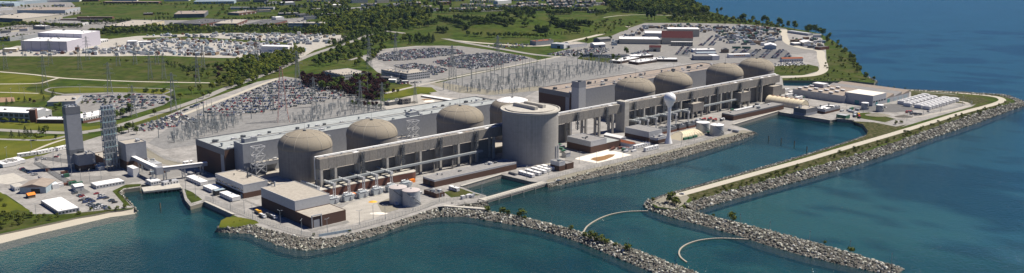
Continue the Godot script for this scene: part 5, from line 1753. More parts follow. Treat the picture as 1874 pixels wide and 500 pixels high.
# ---------------------------------------------------------------- offices and contractor buildings
func mid_buildings():
	var OW := {wall = "clad_white", roof = "roof_white", par = 0.6, units = 3}
	bld("office_building", "two-storey white office with deep dark window bays beside the lawn", "office", fr_q(-30, 221, 54, 224.5, 30, 11), {wall = "clad_light", roof = "roof_white", units = 4, win = [2, 9, 0, 1.2, 4.8, 3.4, 0.72]})
	bld("brick_stair_tower", "dark red brick stair tower at the end of the white office", "tower", fr_q(54.5, 225, 66, 224.5, 9, 14.5), {wall = "brick_red", roof = "roof_grey"})
	bld("office_wing", "white two-storey office wing beside the brick stair tower", "office", fr_q(67, 218, 95, 214, 26, 8), OW.merged({win = [1, 0, 0, 3, 3, 1, 0.5], doors = [["f", 0.8, 5, 3, "glass_dark"]]}))
	bld("office_wing", "long low brick office wing with white roof in front of the slab tower", "office", fr_q(67, 226, 124, 226.5, 16, 4.8), {wall = "brick", roof = "roof_white", units = 5, trim = "clad_white"})
	bld("office_wing", "low white office wing with brick base beyond the slab tower", "office", fr_q(152, 226, 214, 213, 24, 6.0), {wall = "clad_white", bh = 2.8, base = "brick_red", roof = "roof_white", units = 6, win = [1, 14, 0, 3.2, 3, 1.2, 0.6]})
	bld("flat_warehouse", "large flat beige-roofed building behind the white office", "warehouse", fr_q(86, 195, 138, 193, 46, 5.5), {wall = "clad_light", roof = "roof_gravel", units = 4})
	var WN := {wall = "clad_light", roof = "roof_gravel", units = 7, win = [3, 12, 14, 1.4, 3.7, 1.5, 0.62]}
	bld("office_block", "three-storey grey office block among the dark red trees", "office", fr_px(629, 150, 138, 594.5, 129.5, 669.5, 131), WN)
	bld("office_block", "long three-storey grey office block beside the large car park", "office", fr_px(745, 148.5, 135, 725, 130, 780, 128.5), WN)
	bld("office_block", "three-storey grey office block joined behind the long one beside the large car park", "office", fr_px(731, 146.5, 133.5, 698, 127, 744, 130.5), WN)
	bld("link_lobby", "low dark entrance lobby beside the long grey office block", "lobby", fr_q(682, 146, 724, 149, 14, 4.5), {wall = "clad_dark", roof = "roof_dark", units = 2})
	bld("gate_canopy", "small white canopy hut near the dark red trees", "hut", fr_q(711, 151, 724, 151.5, 8, 4), {wall = "clad_white", roof = "roof_white", gable = 1.0, par = 0.1})
	bld("security_hut", "row of pale site huts in front of the grey office block", "hut", fr_q(727, 154, 748, 153, 6, 4), {wall = "clad_light", roof = "clad_white", par = 0.3, units = 2, win = [1, 6, 0, 1.2, 3, 1.2, 0.5]})
	# demolition site
	bld("demolition_block", "half-demolished grey concrete block on the churned site", "ruin", fr_q(737, 192, 752, 189.5, 8, 7), {wall = "concrete", roof = "concrete", par = 0.3, win = [2, 4, 2, 1, 3, 1.6, 0.6]})
	bld("ruined_frame_building", "low dark frame of a half-demolished building on the churned site", "ruin", fr_q(712, 194, 736, 190, 10, 4.5), {wall = "steel_dark", roof = "concrete_pale", par = 0.3, units = 8})
	bld("white_slab", "long low white slab roof at the edge of the demolition site", "roof slab", fr_q(770, 178, 822, 186, 8, 2), {wall = "concrete", roof = "roof_white", par = 0.2})
	for i in 7: heap(G(rng.randf_range(720, 800), rng.randf_range(181, 192)), rng.randf_range(6, 13), rng.randf_range(5, 10), rng.randf_range(0.8, 2.4), ["soil", "sheet_white", "rubble_base", "soil", "gravel_pale"][i % 5], ["reddish", "whitish", "dark", "brown", "pale", "tawny", "muddy"][i] + " rubble heap on the demolition site")
	# contractor yard
	bld("grey_workshop", "grey workshop with containers on its roof below the hill", "workshop", fr_q(981, 84, 1013, 81, 18, 8), {wall = "clad_grey", roof = "roof_rust", units = 3})
	bld("long_workshop", "long pale workshop with rusty roof strips below the hill", "workshop", fr_q(1032, 89, 1075, 85, 30, 6), {wall = "clad_white", roof = "roof_gravel", units = 3, doors = [["f", 0.2, 5, 4, "black"]]})
	bld("front_workshop", "white front block of the long pale workshop below the hill", "workshop", fr_q(1008, 87.5, 1032, 89.5, 20, 8), {wall = "clad_white", roof = "clad_light", doors = [["f", 0.6, 6, 5, "black"]]})
	bld("white_gable_shed", "white gabled shed in the contractor yard", "shed", fr_q(1088, 88, 1108, 87, 18, 6), {wall = "clad_light", roof = "roof_white", gable = 2.5, par = 0.1, doors = [["f", 0.5, 4, 3.6, "black"]]})
	bld("dark_gable_shed", "dark gabled shed in the contractor yard", "shed", fr_q(1098, 78, 1118, 76, 18, 6), {wall = "clad_dark", roof = "roof_grey", gable = 2.5, par = 0.1})
	bld("white_hall", "long white-roofed beige hall with plain walls in the contractor yard", "hall", fr_q(1133, 80.5, 1209, 81.5, 38, 9.5), {wall = "clad_beige", roof = "roof_white", par = 0.4, units = 3})
	bld("white_hall", "lower white-roofed hall behind the long beige hall", "hall", fr_q(1180, 68, 1218, 68.5, 40, 8), {wall = "clad_light", roof = "roof_white", par = 0.3})
	bld("maroon_hall", "large hall with dark maroon front roof slope in the contractor yard", "hall", fr_q(1211, 81, 1268, 82, 70, 12), {wall = "clad_beige", roof = "roof_maroon", gable = 9.0, par = 0.1})
	bld("white_back_hall", "tall white-roofed hall behind the maroon roof", "hall", fr_q(1222, 67, 1280, 67.5, 30, 15), {wall = "clad_beige", roof = "roof_white", par = 0.3})
	bld("maroon_porch", "white flat porch block in front of the maroon hall", "porch", fr_q(1228, 84, 1268, 84.5, 8, 7.5), {wall = "clad_beige", roof = "roof_white", par = 0.4, win = [2, 10, 0, 1.0, 3.2, 1.4, 0.8]})
	bld("maroon_shed", "small beige shed with dark maroon roof in the contractor yard", "shed", fr_q(1188, 94.5, 1209, 95, 22, 7.5), {wall = "clad_beige", roof = "roof_maroon", gable = 2.6, par = 0.1, doors = [["f", 0.5, 5, 4.4, "black"]]})
	for q in [[1135, 117, 1170, 110, "first from the steaming hall"], [1168, 119, 1202, 114, "near the steaming hall roof"], [1196, 113, 1240, 113.5, "below the maroon shed"], [1160, 108, 1196, 105, "behind the others"]]:
		bld("white_roof_office", "low office with bright white flat roof and dark windows, " + q[4], "office", fr_q(q[0], q[1], q[2], q[3], 20, 4.5), {wall = "brick", roof = "roof_white", trim = "clad_white", units = 7, win = [1, 10, 0, 1.4, 3, 1.5, 0.6]}, "white-roofed low offices")
	bld("long_dark_office", "long low dark-roofed building behind trees near the large switchyard", "office", fr_q(1064, 104, 1118, 106, 14, 4.5), {wall = "clad_light", roof = "roof_dark", units = 4, win = [1, 12, 0, 1.2, 3, 1.4, 0.6]})
	bld("long_dark_office", "long low dark-roofed building near the white-roofed offices", "office", fr_q(1118, 107, 1152, 106, 14, 4.5), {wall = "clad_light", roof = "roof_dark", units = 3})
	bld("white_flat_store", "long white flat store beside the small car rows", "store", fr_q(1269, 96.5, 1310, 96, 16, 5), {wall = "clad_white", roof = "roof_white", par = 0.3, units = 2})
	bld("green_flat_store", "long flat store with pale green roof beside the small car rows", "store", fr_q(1276, 101, 1312, 100.5, 12, 4), {wall = "clad_white", roof = "clad_blue", par = 0.3})
	bld("grey_slope_hall", "grey sloped-roof hall beside a white cube annex behind the domes", "hall", fr_q(1271, 110.5, 1303, 110.5, 24, 7), {wall = "clad_grey", roof = "roof_grey", par = 0.3})
	bld("white_cube_annex", "white cube annex behind the domes", "annex", fr_q(1304, 110.5, 1317, 110, 20, 7.5), {wall = "clad_white", roof = "roof_white", par = 0.3})
	var t := bld("sign_store", "long white store with faded orange lettering on its roof edge behind the far domes", "store", fr_q(1335, 106, 1374, 105, 10, 5.5), {wall = "clad_white", roof = "roof_white", par = 0.2})
	for i in 6: obj(t, "lettering", boxmesh(2.2, 1.7, 0.15), M.sign_print, Vector3(-9 + i * 3.3, 3.4 + (i % 2) * 0.2, 5.12))
	bld("blue_gable_hall", "blue-grey gabled hall with white roof in the storage yard", "hall", fr_q(1400, 90, 1421, 90.5, 24, 6.5), {wall = "clad_blue", roof = "roof_white", gable = 3.0, ridge = "z", par = 0.1})
	bld("red_roof_row", "long white row building with red-brown roof near the point", "row building", fr_q(1432, 113.5, 1470, 112.5, 10, 5.0), {wall = "clad_white", roof = "roof_rust", gable = 1.8, par = 0.1, win = [1, 9, 0, 1.2, 3, 1.3, 0.5]})
	bld("yellow_gable_hall", "beige gabled hall with pale roof beside the curving lane", "hall", fr_q(1470, 84.5, 1489, 84.5, 26, 6.5), {wall = "clad_cream", roof = "roof_white", gable = 2.5, ridge = "z", par = 0.1, doors = [["f", 0.6, 6, 4.5, "black"]]})
	bld("annex_shed", "low grey annex beside the beige gabled hall", "shed", fr_q(1454, 84, 1470, 83.5, 16, 4.5), {wall = "clad_grey", roof = "roof_white", par = 0.3})
	bld("long_pale_store", "long pale-roofed store beside the trees on the shore", "store", fr_q(1441, 60, 1479, 65.5, 12, 4.5), {wall = "clad_light", roof = "clad_light", par = 0.3})
	bld("shore_cottage", "small white cottage by the shore trees", "cottage", fr_q(1488, 68, 1503, 68.5, 10, 4.5), {wall = "clad_white", roof = "roof_grey", gable = 2.0, par = 0.1})
	bld("rail_store", "dark red container stack near the shore bushes", "store", fr_q(1502, 92, 1518, 90, 12, 5), {wall = "brick_red", roof = "roof_dark", par = 0.3})
	bld("beige_barn", "dark barn with grey roof beside the small car rows", "barn", fr_q(1322, 97, 1334, 97, 12, 6), {wall = "wood", roof = "roof_grey", gable = 3, ridge = "z", par = 0.1})
	for q in [[1342, 92, 1356, 92], [1358, 92, 1374, 92.5]]:
		bld("flat_green_store", "low dark green flat store along the storage yard edge", "store", fr_q(q[0], q[1] - 3, q[2], q[3] - 3, 8, 3.5), {wall = "green_box", roof = "roof_dark", par = 0.2}, "green stores")

# ---------------------------------------------------------------- far town
func far_buildings():
	var t := bld("white_warehouse", "lower block of the big pale lilac-white warehouse beside the storage yard", "warehouse", fr_q(39, 93.5, 123, 95, 52, 18), {wall = "clad_lilac", roof = "roof_white", par = 0.5, units = 6})
	for i in 5: obj(t, "panel_joint", boxmesh(0.5, 17.4, 0.14), M.steel_dark, Vector3(-40.0 + i * 17.0, 8.8, 26.04))
	t = bld("white_warehouse", "taller block of the big pale lilac-white warehouse beside the storage yard", "warehouse", fr_q(71, 85.5, 151, 88, 52, 25), {wall = "clad_lilac", roof = "roof_white", par = 0.5, units = 6})
	for i in 5: obj(t, "panel_joint", boxmesh(0.5, 24.4, 0.14), M.steel_dark, Vector3(-40.0 + i * 17.0, 12.4, 26.04))
	bld("dock_annex", "low white loading annex beside the big pale warehouse", "annex", fr_q(170, 82, 198, 76, 16, 5), {wall = "clad_white", roof = "roof_white", par = 0.3, win = [1, 8, 0, 0.5, 3, 2.6, 0.6]})
	bld("beige_hut", "small beige building with white roof beside the big pale warehouse", "hut", fr_q(4, 96, 30, 95.5, 14, 6), {wall = "clad_cream", roof = "roof_white", par = 0.3})
	var L := [
		# ax, ay, bx, by, depth, height, wall, roof, label
		[-30, 38.5, 41, 42, 112, 9, "clad_dark", "roof_gravel", "wide flat warehouse with dark front and beige side wall"],
		[31, 24.5, 119, 24.5, 85, 8, "clad_blue", "roof_brown", "long blue-grey warehouse with pale end wall"],
		[-20, 10.5, 25, 11.5, 40, 9, "clad_blue", "clad_blue", "dark blue stepped warehouse at the field edge"],
		[26, 12, 42, 9, 60, 8, "clad_blue", "clad_blue", "blue-grey cube beside the dark blue stepped warehouse"],
		[41, 8, 86, 4.5, 30, 8, "clad_blue", "clad_light", "long pale blue hall behind the blue-grey warehouse"],
		[-10, 20, 23, 18, 20, 6, "clad_white", "roof_gravel", "small white building with dark window band by the dirt lot"],
		[110, 39.5, 186, 39.5, 14, 5, "brick_red", "roof_dark", "long narrow dark-roofed brick row by the field"],
		[140, 34.5, 205, 34.5, 12, 4.5, "brick_red", "roof_brown", "second narrow brick row behind the first by the field"],
		[84, 47.5, 141, 48.5, 55, 6.5, "clad_dark", "roof_grey", "flat dark-fronted warehouse with white end behind roadside trees"],
		[-30, 72, 18, 75.5, 75, 7, "clad_light", "roof_grey", "large flat grey warehouse behind the big pale warehouse"],
		[190, 53.5, 248, 54.5, 120, 7.5, "clad_dark", "roof_gravel", "broad cream-sided warehouse with dark front"],
		[318, 33, 374, 32, 85, 9, "clad_dark", "roof_brown", "navy warehouse with brown-grey roof beside the green field"],
		[188, 6.5, 290, 6.5, 22, 5, "brick_red", "roof_brown", "very long brick row beyond the green field"],
		[354, 7.5, 428, 6.8, 40, 7, "clad_blue", "clad_blue", "long slate-blue warehouse beyond the green field"],
		[318, 47.5, 367, 49.5, 105, 6.5, "clad_dark", "roof_dark", "dark-roofed unit row with brick side, next to the navy warehouse"],
		[392, 48, 433, 48, 90, 6, "clad_dark", "roof_gravel", "beige-roofed unit row with brick side in the middle of three"],
		[445, 50.5, 486, 51.5, 105, 6.5, "clad_dark", "roof_dark", "dark-roofed unit row with brick side beside the white office"],
		[416, 27.5, 437, 28.5, 65, 6, "clad_dark", "roof_brown", "dark warehouse with brick side beyond the unit rows"],
		[420, 17.5, 500, 17.5, 18, 5.5, "clad_light", "roof_grey", "long pale grey warehouse beside a treed road"],
		[510, 28.5, 546, 27.5, 22, 5, "clad_dark", "roof_grey", "low dark building among trees behind the white office"],
		[463, 4.5, 488, 4.5, 20, 7, "clad_dark", "roof_dark", "navy block beyond the pale grey warehouse"],
		[488, 7.5, 509, 6.5, 20, 5, "clad_white", "roof_dark", "white low building beside the navy block"],
		[638, 20.5, 676, 17.5, 24, 6, "clad_grey", "roof_grey", "grey low school-like building beyond the wood"],
		[630, 31, 655, 30.5, 16, 6, "clad_dark", "roof_brown", "dark building at the near edge of the wood"],
		[586, 29.5, 622, 28.5, 16, 5, "clad_dark", "roof_grey", "dark flat building between lawn and wood"],
		[645, 6, 673, 5, 25, 9, "clad_light", "roof_grey", "pale stepped block beyond the wood"],
		[716, 11.5, 733, 10.5, 14, 6, "clad_blue", "roof_grey", "small blue-grey house beyond the wood"],
		[690, 6, 712, 5, 18, 9, "clad_beige", "roof_grey", "beige block beyond the wood"],
		[806, 9, 826, 8, 18, 8, "brick_red", "roof_grey", "brick block beside the suburban street"],
		[880, 21.5, 920, 19.5, 14, 5, "clad_white", "roof_white", "long white building at the top of the hill road"],
		[911, 8, 936, 6, 18, 9, "clad_white", "roof_white", "white cube building in the suburb"],
		[86, 4, 145, 3, 30, 6, "clad_white", "roof_white", "white-roofed warehouse on the far edge"],
		[540, 14, 562, 13, 14, 6, "clad_dark", "roof_dark", "small dark building by the treed road"],
		[1080, 24, 1100, 23, 14, 5, "clad_dark", "roof_grey", "low grey building beside the dirt street"],
	]
	for q in L:
		var units: int = clampi(int(q[4] / 14.0), 1, 6)
		bld("warehouse", q[8], "warehouse", fr_q(q[0], q[1], q[2], q[3], q[4], q[5]), {wall = q[6], roof = q[7], par = 0.6, units = units})
	# side walls of another colour
	for q in [[41, 42, 41, 42, 112.0, 8.2, "clad_beige", 0], [248, 54.5, 0, 0, 120.0, 6.8, "clad_cream", 10], [367, 49.5, 0, 0, 105.0, 5.6, "brick_red", 14], [433, 48, 0, 0, 90.0, 5.2, "brick_red", 15], [486, 51.5, 0, 0, 105.0, 5.6, "brick_red", 16], [119, 24.5, 0, 0, 85.0, 7.2, "clad_light", 1], [141, 48.5, 0, 0, 55.0, 5.6, "clad_white", 8], [437, 28.5, 0, 0, 65.0, 5.2, "brick_red", 17]]:
		var i: int = q[7]
		var nd := get_node("warehouse" + ("" if i == 0 else "_%03d" % i))
		var R: Array = L[i]
		var f := fr_q(R[0], R[1], R[2], R[3], R[4], R[5])
		obj(nd, "side_wall", boxmesh(0.3, q[5], snappedf(f.d + 0.2, 0.1)), M[q[6]], Vector3(f.w / 2 + 0.1, q[5] / 2, 0))
		for k in 8: obj(nd, "door", boxmesh(0.2, 3.0, 4.0), M.glass_dark if k % 2 else M.clad_light, Vector3(f.w / 2 + 0.32, 1.6, -f.d / 2 + (k + 0.5) * f.d / 8))
	var far := [[96, 12, 118, 11.5], [150, 3, 180, 2.5], [300, 2.5, 345, 2], [360, 2, 410, 1.5], [430, 3, 458, 2.5], [515, 10, 540, 9], [520, 3, 552, 2], [205, 2.5, 250, 2], [575, 20, 596, 19], [600, 15, 625, 14], [560, 36, 580, 35], [604, 34, 622, 33], [0, 30, 24, 29], [60, 54, 82, 54.5], [0, 62, 20, 62.5], [24, 58, 50, 57], [262, 28, 280, 27.5], [505, 38, 520, 37], [548, 32, 566, 31], [470, 23, 496, 22], [180, 58, 196, 57]]
	for i in far.size():
		var q: Array = far[i]
		bld("industrial_unit", "small %s industrial unit with %s flat roof among the far warehouses" % [["pale grey", "red brick", "white", "dark", "beige"][i % 5], ["grey", "white", "dark", "brown"][i % 4]], "industrial unit", fr_q(q[0], q[1], q[2], q[3], 14 + (i * 7) % 22, 4.5 + (i * 3) % 4), {wall = ["clad_light", "brick_red", "clad_white", "clad_dark", "clad_beige"][i % 5], roof = ["roof_grey", "roof_white", "roof_dark", "roof_brown"][i % 4], par = 0.5, units = 3}, "small far industrial units")
	# white striped office
	var fo := fr_q(528, 55, 592, 55, 24, 14.5)
	t = thing("striped_office", "white office block with dark ribbon windows and glazed centre behind the storage yard", "office", fo.pos, fo.yaw)
	body(t, fo.w, fo.d, 14.5, {wall = "glass_dark", roof = "roof_gravel", par = 0.5, units = 6, trim = "clad_white"})
	for k in 4:
		for sx in [-1, 1]:
			obj(t, "floor_band", boxmesh(snappedf(fo.w * 0.40, 0.1), 2.0, 0.4), M.clad_white, Vector3(sx * fo.w * 0.30, 1.4 + k * 3.7, fo.d / 2 + 0.2))
		obj(t, "floor_band", boxmesh(0.4, 2.0, 24.4), M.clad_white, Vector3(fo.w / 2 + 0.2, 1.4 + k * 3.7, 0))
		obj(t, "floor_band", boxmesh(0.4, 2.0, 24.4), M.clad_white, Vector3(-fo.w / 2 - 0.2, 1.4 + k * 3.7, 0))
	# yard shed
	bld("yard_shed", "white metal shed standing in the storage yard", "shed", fr_q(477, 97, 527, 98.5, 18, 12), {wall = "clad_white", roof = "roof_white", par = 0.3})
	bld("yard_shed", "low grey shed at the west end of the storage yard", "shed", fr_q(232, 84, 250, 83.5, 18, 8), {wall = "clad_light", roof = "roof_white", par = 0.3})
	bld("yard_shed", "low flat white-roofed shed beside the grey one in the storage yard", "shed", fr_q(251, 82, 276, 81, 14, 5), {wall = "clad_light", roof = "roof_white", par = 0.3})
	# suburb: rows of small houses
	var n := 0
	var rows := [[842, 12, 888, 11.5, 11], [822, 19.5, 873, 18.5, 12], [860, 5, 902, 4.8, 10], [945, 9, 985, 8, 9], [930, 15, 975, 14, 10], [1000, 6, 1052, 5, 12], [1004, 11, 1050, 10, 11], [1010, 16, 1046, 15.5, 9], [1046, 20, 1076, 19, 8], [1052, 13, 1084, 12, 8], [1056, 6, 1090, 5.5, 8], [740, 9, 770, 8, 6], [764, 16, 790, 15, 5], [660, 12, 690, 11, 6], [600, 8, 632, 7, 6], [700, 14, 756, 12, 9], [770, 22, 802, 20, 6], [880, 14, 930, 13, 9], [940, 20, 1000, 19, 11], [955, 13, 1000, 12, 8], [1084, 10, 1112, 8, 6], [990, 2, 1060, 2, 12], [905, 2, 985, 1.5, 14], [780, 3, 850, 2, 12], [690, 3, 760, 2, 12], [560, 4, 640, 2.5, 12]]
	var walls := ["clad_light", "brick_red", "clad_beige", "clad_white"]
	var roofs := ["roof_dark", "roof_grey", "roof_dark", "roof_brown"]
	for r in rows:
		var a := GT(r[0], r[1])
		var b := GT(r[2], r[3])
		var e := (b - a).normalized()
		for i in r[4]:
			var p := a.lerp(b, (i + 0.5) / r[4])
			p.y = land_h(p)
			var h := thing("suburban_house", "small %s suburban house with %s gabled roof in the far rows beyond the hill" % [["pale grey", "red brick", "beige", "white"][n % 4], ["black", "grey", "black", "brown"][(n * 7 / 3) % 4]], "house", p, atan2(-e.z, e.x) + rng.randf_range(-0.05, 0.05), "rows of far suburban houses")
			var w: float = a.distance_to(b) / r[4] * rng.randf_range(0.6, 0.8)
			body(h, minf(w, 12.0), 9.0, rng.randf_range(4.5, 6.0), {wall = walls[n % 4], roof = roofs[(n * 7 / 3) % 4], gable = 2.6, par = 0.1, ridge = "x" if n % 3 else "z"})
			n += 1

# ---------------------------------------------------------------- power lines and switchyards
func lattice(h: float, w0: float, w1: float, arms: Array) -> Array:
	var legs := MB.new()
	var br := MB.new()
	var n := 9
	for i in n:
		var f0 := float(i) / n
		var f1 := float(i + 1) / n
		var a := lerpf(w0, w1, pow(f0, 0.75))
		var b := lerpf(w0, w1, pow(f1, 0.75))
		var c0 := [Vector3(-a, f0 * h, -a), Vector3(a, f0 * h, -a), Vector3(a, f0 * h, a), Vector3(-a, f0 * h, a)]
		var c1 := [Vector3(-b, f1 * h, -b), Vector3(b, f1 * h, -b), Vector3(b, f1 * h, b), Vector3(-b, f1 * h, b)]
		for k in 4:
			legs.bar(c0[k], c1[k], 0.34)
			br.bar(c0[k], c1[(k + 1) % 4], 0.15)
			br.bar(c0[(k + 1) % 4], c1[k], 0.15)
			br.bar(c1[k], c1[(k + 1) % 4], 0.15)
	var am := MB.new()
	for q in arms:
		var y: float = q[0]
		var l: float = q[1]
		for g in [-1.0, 1.0]:
			for z in [-w1, w1]:
				am.bar(Vector3(0, y, z), Vector3(g * l, y + 0.3, 0), 0.24)
				am.bar(Vector3(0, y + 2.2, z), Vector3(g * l, y + 0.3, 0), 0.2)
			am.bar(Vector3(g * l, y + 0.3, 0), Vector3(g * l, y - 2.4, 0), 0.22)
	return [legs.mesh(), br.mesh(), am.mesh() if arms.size() > 0 else null]

func electric():
	var pm := lattice(50, 4.2, 0.8, [[32, 8.5], [39, 7.0], [46, 6.0]])
	var plist := [[82, 159, 52, "beside the gravel path"], [201, 172, 50, "north of the office car park"], [10, 127, 46, "at the west end of the corridor"], [44, 104, 46, "by the small beige building"], [92, 118, 48, ""], [146, 127, 44, ""], [160, 110, 46, ""], [216, 121, 44, ""], [247, 118, 42, ""], [275, 146, 46, ""], [300, 145, 44, ""], [318, 205, 56, "between the two car parks"], [287, 118, 44, ""], [362, 158, 50, "at the bend of the road"], [372, 128, 46, ""], [470, 118, 46, ""], [545, 158, 58, "above the apex of the wedge car park"], [676, 125, 56, "near the large car park drive"], [724, 106, 48, "at the head of the large car park"], [828, 145, 58, "at the edge of the large switchyard"], [911, 128, 62, "beside the pale yard road"], [245, 214, 44, "beside the lawn road"], [660, 200, 42, "below the dark red trees"], [700, 205, 42, "behind the hall roof"], [575, 196, 44, "at the lower edge of the wedge car park"], [760, 190, 34, "tower beside the demolition site"]]
	for q in plist:
		var lb: String = "grey lattice pylon standing " + q[3] if q[3] != "" else "grey lattice pylon in the meadow under the power lines"
		var t := thing("lattice_pylon", lb, "pylon", G(q[0], q[1]), 0.5, "lattice pylons")
		t.scale = Vector3.ONE * (q[2] / 60.0)
		obj(t, "leg_frame", pm[0], M.pylon_grey)
		obj(t, "bracing", pm[1], M.pylon_grey)
		obj(t, "cross_arms", pm[2], M.pylon_grey)
	var rm := lattice(62, 6.5, 1.2, [])
	var tr := thing("radio_tower", "red and white lattice tower beside the wedge car park", "lattice tower", G(518, 222), 0.3)
	obj(tr, "leg_frame", rm[0], M.pylon_red)
	obj(tr, "bracing", rm[1], M.steel_pale)
	# masts
	var mb := MB.new()
	mb.tube(Vector3.ZERO, Vector3(0, 24, 0), 0.42, 0.2, 6)
	var mast := mb.mesh()
	var mg := MB.new()
	mg.tube(Vector3(0, 24, 0), Vector3(0, 30, 0), 0.12, 0.06, 5)
	var spike := mg.mesh()
	var mpx := []
	for i in 34:
		var f := rng.randf()
		mpx.append([lerpf(800, 1120, f), lerpf(164, 122, f) - rng.randf_range(-8, 16)])
	for i in 18: mpx.append([rng.randf_range(290, 680), 0])
	for q in mpx:
		if q[1] == 0: q[1] = 262 - (q[0] - 280) * 0.165 - rng.randf_range(6, 30)
		var lbl := "slim grey lightning mast in the large switchyard" if q[0] > 750 else "slim grey lightning mast in the switchyard behind the turbine hall"
		var t := thing("lightning_mast", lbl, "mast", G(q[0], q[1]), 0, "lightning masts")
		t.scale = Vector3(1, rng.randf_range(0.8, 1.15), 1)
		obj(t, "pole", mast, M.pylon_grey)
		obj(t, "spike", spike, M.pylon_grey)
	# portal gantries
	var g := MB.new()
	for z in [-0.6, 0.6]: g.bar(Vector3(0, 0, z * 1.6), Vector3(0, 13, z * 0.6), 0.2)
	for k in 5: g.bar(Vector3(0, k * 2.4, -0.9), Vector3(0, k * 2.4 + 2.4, 0.9), 0.1)
	var gl := g.mesh()
	g = MB.new()
	g.bar(Vector3(-8, 13, 0.5), Vector3(8, 13, 0.5), 0.2)
	g.bar(Vector3(-8, 13, -0.5), Vector3(8, 13, -0.5), 0.2)
	for k in 8: g.bar(Vector3(-8 + k * 2, 13, 0.5), Vector3(-6 + k * 2, 13, -0.5), 0.1)
	var gb := g.mesh()
	g = MB.new()
	g.tube(Vector3(0, 12.9, 0), Vector3(0, 10.4, 0), 0.22, 0.22, 6)
	var gi := g.mesh()
	var areas := [[[[800, 166], [850, 160], [1000, 130], [1100, 112], [1150, 126], [1130, 133], [1000, 156], [960, 172], [880, 172]], 64, "in the large switchyard"], [[[296, 260], [330, 236], [400, 218], [440, 214], [440, 226], [400, 244], [330, 262]], 22, "behind the brick hall end"], [[[590, 196], [660, 186], [705, 196], [690, 208], [620, 218], [540, 232], [520, 222]], 20, "below the dark red trees"]]
	var posts := []
	for A in areas:
		var poly := pxpoly(A[0])
		var bb := Rect2(poly[0], Vector2.ZERO)
		for p in poly: bb = bb.expand(p)
		var c := 0
		var guard := 0
		while c < A[1] and guard < 6000:
			guard += 1
			var a := roundf(rng.randf() * 22) / 22.0
			var p := Vector2(bb.position.x + a * bb.size.x, bb.position.y + rng.randf() * bb.size.y)
			if not Geometry2D.is_point_in_polygon(p, poly): continue
			c += 1
			var t := thing("portal_gantry", "steel portal gantry with hanging insulators " + A[2], "gantry", Vector3(p.x, 0.1, p.y), PYAW + (PI / 2 if c % 3 == 0 else 0.0), "switchyard gantries " + A[2])
			t.scale = Vector3.ONE * (rng.randf_range(0.75, 1.1) if A[1] > 50 else rng.randf_range(0.5, 0.8))
			for x in [-7, 7]: obj(t, "leg", gl, M.pylon_grey, Vector3(x, 0, 0))
			obj(t, "cross_beam", gb, M.pylon_grey)
			for x in [-5, 0, 5]: obj(t, "insulator_string", gi, M.steel_pale, Vector3(x, 0, 0))
		for i in A[1] * 11:
			var p := Vector2(bb.position.x + rng.randf() * bb.size.x, bb.position.y + rng.randf() * bb.size.y)
			if not Geometry2D.is_point_in_polygon(p, poly): continue
			# rows
			var q := Vector3(p.x, 0, p.y)
			var s := (q - ORG).dot(U)
			var tt := (q - ORG).dot(V)
			s = roundf(s / 9.0) * 9.0 + rng.randf_range(-0.6, 0.6)
			q = P(s, tt, 0.1)
			posts.append(Transform3D(Basis(Vector3.UP, PYAW).scaled(Vector3(1, rng.randf_range(0.7, 1.5), 1)), q))
	g = MB.new()
	g.bar(Vector3(0, 0, 0), Vector3(0, 2.6, 0), 0.4)
	g.bx(-0.9, 0.9, 2.6, 2.9, -0.3, 0.3)
	var post_m := g.mesh()
	g = MB.new()
	for x in [-0.7, 0.7]: g.tube(Vector3(x, 2.9, 0), Vector3(x, 5.4, 0), 0.3, 0.22, 6)
	g.bar(Vector3(-0.8, 5.5, 0), Vector3(0.8, 5.5, 0), 0.25)
	var ins_m := g.mesh()
	var sg := thing("switchgear", "ranks of pale insulator posts and breakers filling the switchyards", "switchgear")
	sg.set_meta("kind", "stuff")
	multi(sg, "support_posts", post_m, M.galv, posts)
	multi(sg, "insulators", ins_m, M.galv, posts)

# ---------------------------------------------------------------- stock in the storage yards
func in_poly_points(px: Array, n: int, snap := 0.0) -> Array:
	var poly := pxpoly(px)
	var bb := Rect2(poly[0], Vector2.ZERO)
	for p in poly: bb = bb.expand(p)
	var out := []
	var guard := 0
	while out.size() < n and guard < n * 40:
		guard += 1
		var p := Vector2(bb.position.x + rng.randf() * bb.size.x, bb.position.y + rng.randf() * bb.size.y)
		if snap > 0.0: p.y = roundf(p.y / snap) * snap + rng.randf_range(-1, 1)
		if Geometry2D.is_point_in_polygon(p, poly): out.append(Vector3(p.x, 0.1, p.y))
	return out

